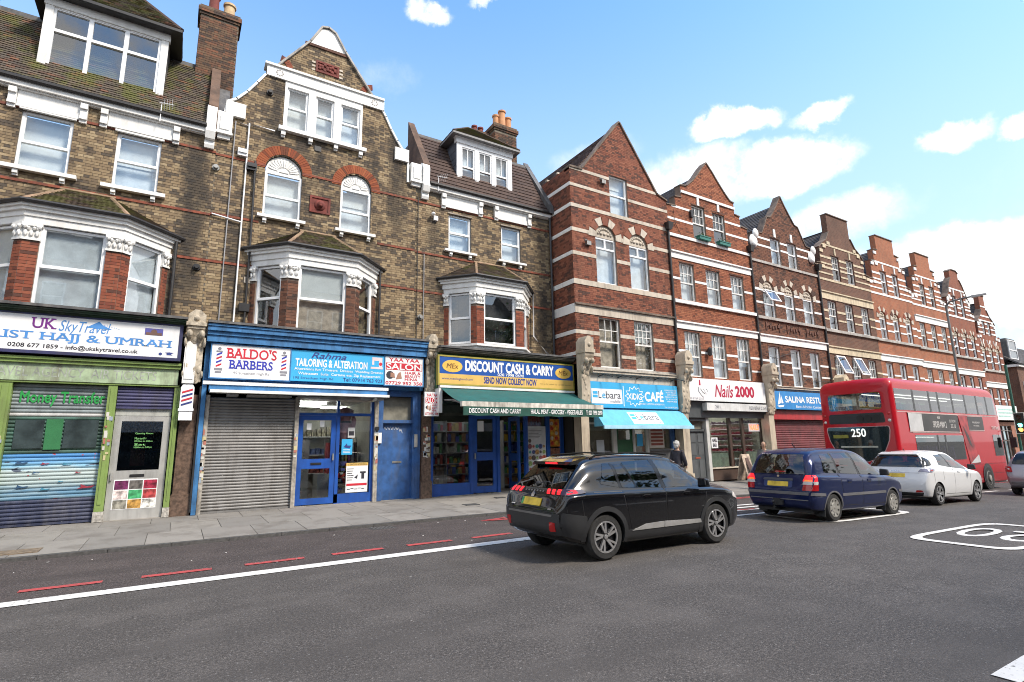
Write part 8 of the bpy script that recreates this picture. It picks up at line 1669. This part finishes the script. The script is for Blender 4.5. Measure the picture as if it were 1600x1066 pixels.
put('plate_recess', [[(-.36, .755), (.36, .755), (.36, .92), (-.36, .92)]], 'x', -1, mat('dark_blue_recess', (.02, .04, .14), .5), .004, rr=.05); put('number_plate', [[(-.26, .77), (.26, .77), (.26, .88), (-.26, .88)]], 'x', -1, PLATE, .014, rr=.01); put('plate_handle', [[(-.38, .905), (.38, .905), (.36, .955), (-.36, .955)]], 'x', -1, mat('handle_bar_grey', (.06, .065, .08), .4), .016, rr=.02)
put('badge', [[(-.03, .985), (.0, .972), (.03, .985), (.03, 1.015), (0, 1.03), (-.03, 1.015)]], 'x', -1, CHROME, .012, rr=.01)
b = MB(); b.box(.16, .18, -.13, .13, 1.095, 1.115) ; build('brake_lamp', b, LRON, t, local=True)
b = MB(); b.tube([(.6, .05, .24), (.1, .05, .26), (-.10, .05, .30), (-.12, .05, .38)], .025, 6); b.blob((-.12, .05, .42), .03, .03, .03); b.box(-.06, .0, -.14, -.03, .36, .46); b.box(-.02, .02, -.06, .12, .34, .50); build('tow_bar', b, CLAD, t, local=True)
b = MB(); b.tube([(.9, 0, 1.63), (.75, 0, 1.76)], .012, 5); build('roof_antenna', b, BLACK, t, local=True)
for x in (1.50, 2.38): put('door_handle', [[(x-.085, .865), (x+.085, .865), (x+.085, .915), (x-.085, .915)]], 'y', 1, PBLU, .016, mirror=True, rr=.025); put('handle_cup', [[(x-.08, .84), (x+.08, .84), (x+.08, .90), (x-.08, .90)]], 'y', 1, BLACK, .003, mirror=True, rr=.02)
seams(put, t, [((2.06, .32), (2.07, 1.02)), ((3.13, .40), (3.17, .96)), ((1.18, .65), (1.12, 1.06)), ((1.25, .34), (3.1, .32))])
put('door', [[(2.075, .33), (3.12, .34), (3.16, .955), (2.085, 1.01)]], 'y', 1, PBLU, .003, mirror=True, rr=.03); put('door', [[(1.24, .36), (2.05, .33), (2.06, 1.01), (1.14, 1.05), (1.20, .65)]], 'y', 1, PBLU, .003, mirror=True, rr=.03)
mirror_(t, 2.98, .84, 1.0, BLACK)
for ax in (.36, 3.04):
    for s in (-1, 1): b = MB(); b.hull8([(ax+.06, s*.60, .13), (ax+.06, s*.82, .13), (ax+.08, s*.82, .13), (ax+.08, s*.60, .13), (ax+.10, s*.60, .40), (ax+.10, s*.83, .40), (ax+.12, s*.83, .40), (ax+.12, s*.60, .40)]); build('mud_flap', b, CLAD, t, local=True)
b = MB(); b.box(.2, 3.9, -.68, .68, .20, .32); build('underbody', b, CLAD, t, local=True)
# ---- white hatchback
rows = [(0, .40, .60, .64, .60, .68, .60, .02), (.04, .30, .70, .75, .70, .755, .68, .03), (.10, .26, .84, .90, .745, .80, .71, .03), (.17, .24, .97, 1.06, .775, .828, .70, .04), (.26, .23, 1.03, 1.22, .79, .838, .67, .05), (.38, .22, 1.045, 1.40, .80, .845, .62, .06), (.52, .21, 1.05, 1.475, .81, .85, .60, .07), (.9, .2, 1.04, 1.53, .815, .858, .58, .08), (1.5, .2, 1.01, 1.562, .82, .862, .575, .08), (2.1, .2, .98, 1.53, .82, .862, .57, .08), (2.5, .2, .965, 1.42, .82, .86, .57, .075), (2.9, .2, .955, 1.22, .82, .858, .59, .06), (3.2, .2, .945, 1.05, .82, .855, .64, .04), (3.45, .21, .92, .985, .81, .845, .68, .035), (3.75, .23, .82, .89, .77, .805, .66, .03), (3.98, .27, .66, .73, .68, .72, .58, .03), (4.08, .36, .54, .58, .52, .56, .46, .02)]
PWHT = paint('pearl_white_car_paint', (.70, .71, .72), .8, 0, .3)
SIDE3 = [[(1.02, 1.13), (1.66, 1.06), (1.58, 1.43), (1.20, 1.42)], [(1.74, 1.055), (2.82, .99), (2.78, 1.08), (2.36, 1.36), (2.16, 1.43), (1.68, 1.455)]]
REAR3 = [(-.68, 1.08), (.68, 1.08), (.66, 1.16), (.52, 1.39), (-.52, 1.39), (-.66, 1.16)]; FRONT3 = [(-.60, 1.06), (.60, 1.06), (.52, 1.44), (-.52, 1.44)]
t, put, bvh = car('car', 'white hatchback with a dark wraparound rear screen in front of the bus', (17.45, 7.70, gz(18)-.01), R(-.4), rows, PWHT, dict(sc=.955, axles=(.66, 3.25), r=.315, arch=.345, track=.85, tw=.20, rim=.22, style='twin', rim_m=ALLOY, trim=None, cab=(.62, 2.95, .64, .84, 1.42, .75), side=SIDE3, rear=REAR3, front=FRONT3, seats=(1.30, 2.2)))
put('rear_screen', [[(-.74, 1.07), (.74, 1.07), (.70, 1.17), (.54, 1.40), (-.54, 1.40), (-.70, 1.17)]], 'x', -1, CGD, .006, rr=.06); put('rear_screen', [[(.24, 1.09), (.56, 1.13), (.60, 1.26), (.42, 1.38), (.30, 1.34)]], 'y', 1, CARGL, .005, mirror=True, rr=.05); put('side_window', SIDE3, 'y', 1, CGL, .006, mirror=True, rr=.03); put('windscreen', [FRONT3], 'x', 1, CGL, .004, rr=.05)
put('window_pillar', [[(1.665, 1.06), (1.735, 1.055), (1.675, 1.46), (1.585, 1.44)]], 'y', 1, BLACK, .003, mirror=True, rr=0)
put('rear_bumper', [[(-.66, .27), (.66, .27), (.70, .36), (-.70, .36)]], 'x', -1, CLAD, .010, rr=.02); put('reflector', [[(.50, .37), (.70, .38), (.66, .43), (.54, .43)]], 'x', -1, LRED, .010, mirror=True, rr=.015)
put('tail_lamp', [[(.58, .93), (.82, .95), (.80, 1.03), (.64, 1.02)]], 'x', -1, mat('blue_clear_lamp', (.20, .20, .28), .08, coat=.6), .010, mirror=True, rr=.03); put('tail_lamp', [[(.14, .93), (.34, .94), (.50, 1.0), (.34, 1.04), (.18, 1.03)]], 'y', 1, mat('blue_clear_lamp'), .010, mirror=True, rr=.03); put('lamp_core', [[(.22, .965), (.34, .97), (.38, .99), (.3, 1.01)]], 'y', 1, LRED, .014, mirror=True, rr=.02)
put('number_plate', [[(-.26, .78), (.26, .78), (.26, .885), (-.26, .885)]], 'x', -1, PLATE, .010, rr=.01); put('plate_band', [[(.20, .785), (.257, .785), (.257, .88), (.20, .88)]], 'x', -1, mat('plate_green'), .012, rr=.005)
put('tailgate_crease', [[(-.62, .90), (.62, .90), (.60, .915), (-.60, .915)]], 'x', -1, mat('silver_grey_trim', (.4, .4, .41), .3), .004, rr=0); put('badge_letters', [[(a-.02, .945), (a+.02, .945), (a+.02, .965), (a-.02, .965)] for a in (-.09, -.03, .03, .09)], 'x', -1, CHROME, .006, rr=0)
b = MB(); b.hull8([(.36, -.54, 1.42), (.36, .54, 1.42), (.62, .56, 1.46), (.62, -.56, 1.46), (.34, -.52, 1.445), (.34, .52, 1.445), (.66, .54, 1.51), (.66, -.54, 1.51)]); build('spoiler', b, PWHT, t, local=True, smooth=30); b = MB(); b.tube([(.85, 0, 1.52), (.80, 0, 1.60)], .01, 5); build('roof_antenna', b, BLACK, t, local=True)
b = MB(); b.tube([(.235, .02, 1.10), (.25, .3, 1.115)], .012, 5); build('wiper', b, CLAD, t, local=True)
for x in (2.02,): put('door_handle', [[(x-.09, .92), (x+.09, .915), (x+.09, .945), (x-.09, .95)]], 'y', 1, PWHT, .02, mirror=True, rr=.012)
seams(put, t, [((1.70, .30), (1.72, 1.03)), ((2.78, .32), (2.86, .97)), ((1.02, .70), (.98, 1.10)), ((.50, .40), (.42, .92)), ((1.1, .31), (2.78, .30))])
mirror_(t, 2.72, .845, 1.0, BLACK); b = MB(); b.box(.2, 3.7, -.68, .68, .17, .28); build('underbody', b, CLAD, t, local=True)
# ---- silver small car at the right edge
rows = [(0, .40, .58, .62, .60, .66, .58, .02), (.04, .32, .66, .72, .68, .73, .66, .03), (.10, .28, .80, .88, .72, .77, .68, .03), (.18, .25, .95, 1.05, .75, .795, .66, .05), (.30, .23, 1.0, 1.28, .77, .81, .62, .06), (.44, .22, 1.01, 1.42, .78, .818, .59, .07), (.8, .21, 1.0, 1.52, .785, .825, .57, .08), (1.4, .2, .98, 1.54, .79, .83, .56, .08), (2.0, .2, .965, 1.48, .79, .83, .56, .08), (2.6, .2, .95, 1.20, .79, .825, .58, .06), (2.9, .2, .94, 1.02, .785, .82, .64, .04), (3.3, .22, .88, .95, .76, .79, .66, .03), (3.6, .27, .68, .75, .68, .71, .58, .03), (3.72, .36, .54, .58, .52, .56, .46, .02)]
PSIL = paint('silver_car_paint', (.30, .29, .32), .8, .5, .35)
t, put, bvh = car('car', 'small silver hatchback cut off by the right edge of the picture', (24.5, 6.55, gz(26)+.1), R(0), rows, PSIL, dict(axles=(.60, 3.03), r=.29, arch=.32, track=.80, tw=.17, rim=.19, style='trim', rim_m=TRIMG, trim=None))
put('rear_screen', [[(-.64, 1.03), (.64, 1.03), (.52, 1.40), (-.52, 1.40)]], 'x', -1, CARGL, .006, rr=.08); put('tail_lamp', [[(.60, .76), (.78, .78), (.76, .96), (.64, .94)]], 'x', -1, LRED, .010, mirror=True, rr=.05); put('tail_lamp', [[(.06, .78), (.26, .80), (.24, .95), (.12, .96)]], 'y', 1, LRED, .010, mirror=True, rr=.05)
put('number_plate', [[(-.26, .70), (.26, .70), (.26, .81), (-.26, .81)]], 'x', -1, PLATE, .012, rr=.01); put('rear_bumper', [[(-.66, .38), (.66, .38), (.66, .45), (-.66, .45)]], 'x', -1, GREYT, .010, rr=.02); put('side_window', [[(.74, 1.06), (1.36, 1.03), (1.32, 1.42), (.9, 1.41)], [(1.44, 1.02), (2.5, .98), (2.1, 1.34), (1.4, 1.43)]], 'y', 1, CARGL2, .006, mirror=True); put('lamp_core', [[(.68, .84), (.75, .85), (.74, .90), (.68, .89)]], 'x', -1, LWHT, .013, mirror=True, rr=.02)
mirror_(t, 2.45, .81, .98, PSIL)

# ---- red double deck bus
BL, BW, BH = 10.2, 1.25, 4.12
def bsec(zb, yw, rad, zt):
    out = [(0, zb), (yw*.5, zb), (yw-.04, zb), (yw, zb+.05), (yw+.01, zb+.8), (yw+.01, 2.0), (yw, 2.6), (yw-.02, zt-rad)]
    for k in range(1, 7): a = math.pi/2*k/6; out.append((yw-.02-rad+rad*math.cos(a), zt-rad+rad*math.sin(a)))
    return out+[((yw-rad)*.5, zt+.03), (0, zt+.04)]
rows = [(0, .42, 1.13, .22, BH-.30), (.03, .36, 1.19, .24, BH-.20), (.09, .32, 1.235, .25, BH-.10), (.20, .30, 1.25, .25, BH-.03), (.5, .28, 1.25, .25, BH), (8.6, .28, 1.25, .25, BH), (9.4, .28, 1.25, .26, BH-.03), (9.75, .29, 1.235, .30, BH-.12), (10.0, .30, 1.20, .40, BH-.35), (10.12, .32, 1.14, .45, BH-.75), (10.2, .36, 1.05, .45, BH-1.35)]
PRED = paint('bus_red_paint', (.42, .008, .017), .4, 0, .35)
V, F = loft(rows, .25, bsec); bvhB = BVHTree.FromPolygons([Vector(v) for v in V], F)
bus = thing('bus', 'red double deck bus with number 250 in its rear window', 'bus', (20.75, 10.12, gz(22.5)-.05), None, R(0)); bus.scale = (.94, 1, 1); bus.rotation_euler.y = .010; bus.location.z -= .02
me = bpy.data.meshes.new('body'); me.from_pydata(V, [], F); q = bmesh.new(); q.from_mesh(me); bmesh.ops.remove_doubles(q, verts=q.verts, dist=1e-5); bmesh.ops.recalc_face_normals(q, faces=q.faces); q.to_mesh(me); q.free(); BINT = mat('bus_interior', (.10, .09, .085), .8); me.materials.append(PRED); me.materials.append(BINT)
for x0, x1, z0, z1 in ((.24, 9.5, 2.99, 3.71), (1.36, 5.58, 1.23, 2.11), (8.74, 9.78, 1.32, 2.14)): c = MB(); c.box(x0, x1, -2, 2, z0, z1); me = boolcut(me, c, [PRED, BINT])
for z0, z1, x0, x1 in ((2.45, 2.985, .35, 9.4), (.75, 1.225, 1.45, 5.5)): c = MB(); c.box(x0, x1, -1.12, 1.12, z0, z1+.02); me = boolcut(me, c, [PRED, BINT])
for P, x1 in (([(-.88, 3.04), (.88, 3.04), (.88, 3.60), (-.88, 3.60)], .5), ([(-.93, 2.92), (.93, 2.92), (.88, 3.58), (-.88, 3.58)], None)): me = boolcut(me, prism_x(rounded(P, .1), -.5, x1) if x1 else prism_x(rounded(P, .08), 9.2, 11), [PRED, BINT])
body = link('body', me, bus); me.polygons.foreach_set('use_smooth', [True]*len(me.polygons)); me.set_sharp_from_angle(angle=R(38))
_s = MB(); _s.hull8([(0, -.22, 0), (.12, -.22, 0), (.12, .22, 0), (0, .22, 0), (-.10, -.20, .78), (-.03, -.20, .78), (-.03, .20, .78), (-.10, .20, .78)]); st0 = None
for zf, xs_ in ((2.46, [1.0+.76*k for k in range(11)]), (.95, [1.9+.76*k for k in range(5)])):
    for x in xs_:
        for y in (-.92, -.46, .46, .92):
            if st0 is None: o_ = build('seat', _s, mat('bus_seat_moquette', (.10, .05, .16), .9, var=.4, vs=14), bus, local=True); st0 = o_.data
            else: o_ = link('seat', st0, bus)
            o_.location = (x, y, zf)
for y in (-.3, .3):
    for z in (3.68, 2.08): q = MB(); q.box(1.4, 5.5 if z < 3 else 9.2, y-.04, y+.04, z-.02, z+.0); build('cabin_light', q, mat('cabin_tube', (.8, .8, .75), .5, emit=(1, .96, .85), estr=1.2), bus, local=True)
def bput(nm, polys, axis, sgn, m, off_=.006, rr=.05, parent=None):
    o = None
    for P in polys: o = build(nm, patch(bvhB, rounded(P, rr) if rr else P, axis, sgn, off_, .25), m, parent or bus, local=True, smooth=50)
    return o
BUSG = mat_glass('bus_glass', (.45, .50, .50), .10, .01); BGL = mat('bus_dark_glass', (.018, .028, .03), .03, spec=.9); BGL2 = mat('bus_side_glass', (.025, .032, .035), .02, spec=.7); BGL3 = mat('bus_bright_glass', (.04, .045, .05), .01, spec=1., coat=1.); BLKR = mat('bus_black_panel', (.02, .02, .022), .35)
bput('upper_rear_window', [[(-.90, 3.02), (.90, 3.02), (.90, 3.62), (-.90, 3.62)]], 'x', -1, BUSG, .008, .12); bput('grille_panel', [[(-.95, 2.55), (.95, 2.55), (.92, 2.90), (-.92, 2.90)]], 'x', -1, BLKR, .008, .08)
for c in (-.15, -.42, -.69): b = MB(Fr((-.01, 0, 2.72), (0, -1, 0), (0, 0, 1), (-1, 0, 0))); b.prism(arc_pts(-c-.42*0, 0, .12, 0, 340, 16), 0, .02); build('vent_disc', b, mat('vent_disc_black', (.008, .008, .008), .5), bus, local=True)
bowl = [(-1.02, 2.42), (1.02, 2.42), (1.04, 2.28), (.98, 1.95), (.82, 1.60), (.55, 1.33), (.22, 1.22), (-.22, 1.22), (-.55, 1.33), (-.82, 1.60), (-.98, 1.95), (-1.04, 2.28)]
bput('engine_window', [bowl], 'x', -1, BGL, .010, .05)
bput('white_edging', [[(a*1.03, 1.83+(c-1.83)*1.03) for a, c in bowl]], 'x', -1, mat('bus_pinstripe', (.55, .30, .30), .5), .006, .05)
def btext(s, F, u0, v0, u1, v1, m, bold=.02, parent=None): return build('lettering', text(s, F, u0, v0, u1, v1, m, None, w=.006, bold=bold), m, parent or bus, local=True, recalc=False)
FBR = Fr((-.022, 0, 0), (0, -1, 0), (0, 0, 1), (-1, 0, 0))
btext('250', FBR, -.20, 2.08, .28, 2.36, mat('route_number', (.75, .78, .74), .5, emit=(.8, .85, .8), estr=.35)); b = MB(FBR); b.box(-.85, -.32, 0, .004, 2.04, 2.16); build('destination_strip', b, mat('dull_yellow_strip', (.22, .22, .03), .5), bus, local=True)
b = MB(FBR); b.box(-.62, .62, 0, .004, 1.70, 1.76); build('light_reflection_bar', b, mat('painted_reflection', (.4, .42, .36), .4), bus, local=True)  # pale bar laid on the glass to imitate a reflected light
for y in (-1.08, 1.08):
    for z in (2.62, 2.86): b = MB(); b.blob((-.0, y, z), .03, .055, .055, 10, 6); build('rear_lamp', b, LRED if abs(y) and z > 2.7 else LWHT, bus, local=True, smooth=60)
b = MB(FBR); b.prism([(-1.16, 1.62), (-1.07, 1.55), (-.98, 1.62), (-1.07, 1.69)], -.02, .006); build('fuel_badge', b, LWHT, bus, local=True); btext('T144', FBR, 1.0-.0, 1.52, 1.16, 1.575, WHTL)
btext('Enviro400', FBR, -.06, 1.245, .1, 1.28, mat('dull_silver'))
bput('engine_cover', [[(-1.1, .52), (1.1, .52), (1.1, 1.05), (-1.1, 1.05)]], 'x', -1, PRED, .010, .04); bput('number_plate', [[(-.26, .62), (.26, .62), (.26, .73), (-.26, .73)]], 'x', -1, PLATE, .014, .01); bput('small_plate', [[(.92, 1.12), (1.06, 1.12), (1.06, 1.26), (.92, 1.26)]], 'x', -1, STONE, .012, .01)
for y in (-1.02, .88): bput('tail_lamp', [[(y, .62), (y+.14, .62), (y+.14, 1.0), (y, 1.0)]], 'x', -1, LRON, .012, .02)
up = [(.22, 1.62), (1.70, 2.98), (3.06, 3.76), (3.84, 5.08), (5.16, 6.34), (6.42, 7.56), (7.64, 8.62), (8.70, 9.78)]
for s in (-1, 1):
    for i, (a, c) in enumerate(up): bput('upper_window', [[(a, 2.98), (c, 2.98), (c if c < 9 else 9.55, 3.72), (a, 3.72)]], 'y', s, BUSG, .010, .04)
    for (a, c), (e, f) in zip(up[:-1], up[1:]): bput('window_pillar', [[(c-.03, 2.97), (e+.03, 2.97), (e+.03, 3.73), (c-.03, 3.73)]], 'y', s, BLKR, .013, 0)
    low = [(1.35, 3.16), (3.24, 3.84), (3.92, 5.60)]
    for a, c in low: bput('lower_window', [[(a, 1.22), (c, 1.22), (c, 2.12), (a, 2.12)]], 'y', s, BUSG, .010, .04)
    for (a, c), (e, f) in zip(low[:-1], low[1:]): bput('window_pillar', [[(c-.03, 1.21), (e+.03, 1.21), (e+.03, 2.13), (c-.03, 2.13)]], 'y', s, BLKR, .013, 0)
    bput('cab_window', [[(8.72, 1.30), (9.82, 1.30), (9.80, 2.16), (8.72, 2.16)]], 'y', s, BUSG, .010, .06); bput('cream_line', [[(1.2, 2.20), (5.6, 2.20), (5.6, 2.225), (1.2, 2.225)], [(.22, 2.905), (9.6, 2.905), (9.6, 2.925), (.22, 2.925)]], 'y', s, mat('bus_cream_line', (.55, .42, .40), .5), .008, 0)
bput('upper_front_window', [[(-.95, 2.9), (.95, 2.9), (.9, 3.6), (-.9, 3.6)]], 'x', 1, BUSG, .008, .08); bput('windscreen', [[(-1.0, 1.1), (1.0, 1.1), (1.0, 2.3), (-1.0, 2.3)]], 'x', 1, BGL, .008, .08)
FBS = Fr((0, -1.272, 0), (1, 0, 0), (0, 0, 1), (0, -1, 0))
b = MB(FBS); b.box(1.0, 5.35, -.02, .0, 2.26, 2.88); b.box(6.3, 7.9, -.02, .0, 2.34, 2.86); build('advert_panel', b, mat('advert_dark', (.035, .03, .03), .4, var=.5, vs=1), bus, local=True); b = MB(FBS); b.box(1.0, 2.1, .0, .003, 2.26, 2.88); build('advert_pale', b, mat('advert_pale_grey', (.50, .50, .50), .4, var=.1), bus, local=True); b = MB(FBS)
for q in ((.97, 5.38, 2.885, 2.91), (.97, 5.38, 2.23, 2.255), (6.3, 7.92, 2.865, 2.885), (6.3, 7.92, 2.315, 2.335)): b.box(q[0], q[1], -.01, .008, q[2], q[3])
build('advert_frame', b, mat('bus_cream_line'), bus, local=True)
btext('SPIDER-MAN 2', FBS, 2.95, 2.40, 4.15, 2.62, mat('advert_white', (.62, .60, .58), .5), .02); btext('PS5', FBS, 3.4, 2.72, 3.65, 2.80, mat('advert_white')); btext('OUT NOW', FBS, 4.45, 2.60, 5.05, 2.70, mat('advert_white'), .01); btext('20.10', FBS, 4.55, 2.40, 5.0, 2.54, mat('advert_white'), .01); btext('AVAILABLE NOW', FBS, 6.7, 2.60, 7.5, 2.67, mat('advert_white')); btext('ON CONSOLE', FBS, 6.8, 2.48, 7.4, 2.53, mat('advert_white'))
b = MB(FBS); b.prism([(5.38, 2.86), (6.28, 2.86), (6.28, 2.32), (6.95, 1.05), (5.9, 1.02), (5.6, 2.2)], -.012, .002); build('advert_red', b, mat('advert_red', (.30, .02, .025), .4, var=.5, vs=2.5), bus, local=True); b = MB(FBS); b.prism([(5.92, 1.05), (6.93, 1.08), (6.85, 1.38), (6.2, 1.15)], .003, .006); build('advert_white_wedge', b, mat('advert_pale_grey'), bus, local=True); b = MB(FBS); b.prism([(5.7, 2.5), (6.15, 2.1), (6.35, 1.65), (6.1, 1.8), (5.9, 2.1)], .003, .006); build('advert_shape', b, mat('advert_dark'), bus, local=True)
btext('TOWER TRANSIT', FBS, 8.75, 2.38, 9.6, 2.50, mat('advert_white'), .015)
for ax in (2.4, 7.55):
    for s in (-1, 1):
        b = MB(); b.lathe([(.52, -s*.02), (.52, s*.012)], (ax, s*1.262, .50), 28, axis='y'); build('wheel_arch', b, BLACK, bus, local=True); b = MB(); b.lathe([(.30, -.14), (.42, -.14), (.455, -.10), (.455, .10), (.42, .14), (.30, .14)], (ax, s*1.145, .455), 28, axis='y'); W = build('wheel', b, TYRE, bus, local=True, smooth=40); b = MB(); b.lathe([(.31, 0), (.26, s*.02), (.24, -s*.06), (.12, -s*.06), (.12, s*.05), (.05, s*.06)], (ax, s*(1.145+.125), .455), 24, axis='y'); build('rim', b, TRIMG, W, local=True, smooth=40)
b = MB(); b.tube([(10.05, -1.15, 2.35), (10.35, -1.45, 2.3), (10.35, -1.48, 2.0)], .025, 6); b.box(10.28, 10.40, -1.58, -1.38, 1.62, 2.05); build('wing_mirror', b, BLACK, bus, local=True)
b = MB(); b.box(.3, 9.9, -1.12, 1.12, .22, .6); build('underbody', b, BLACK, bus, local=True); bput('side_line', [[(.3, 1.0), (9.9, 1.0), (9.9, 1.008), (.3, 1.008)], [(.3, .62), (9.9, .62), (9.9, .628), (.3, .628)]], 'y', -1, BLACK, .004, 0)
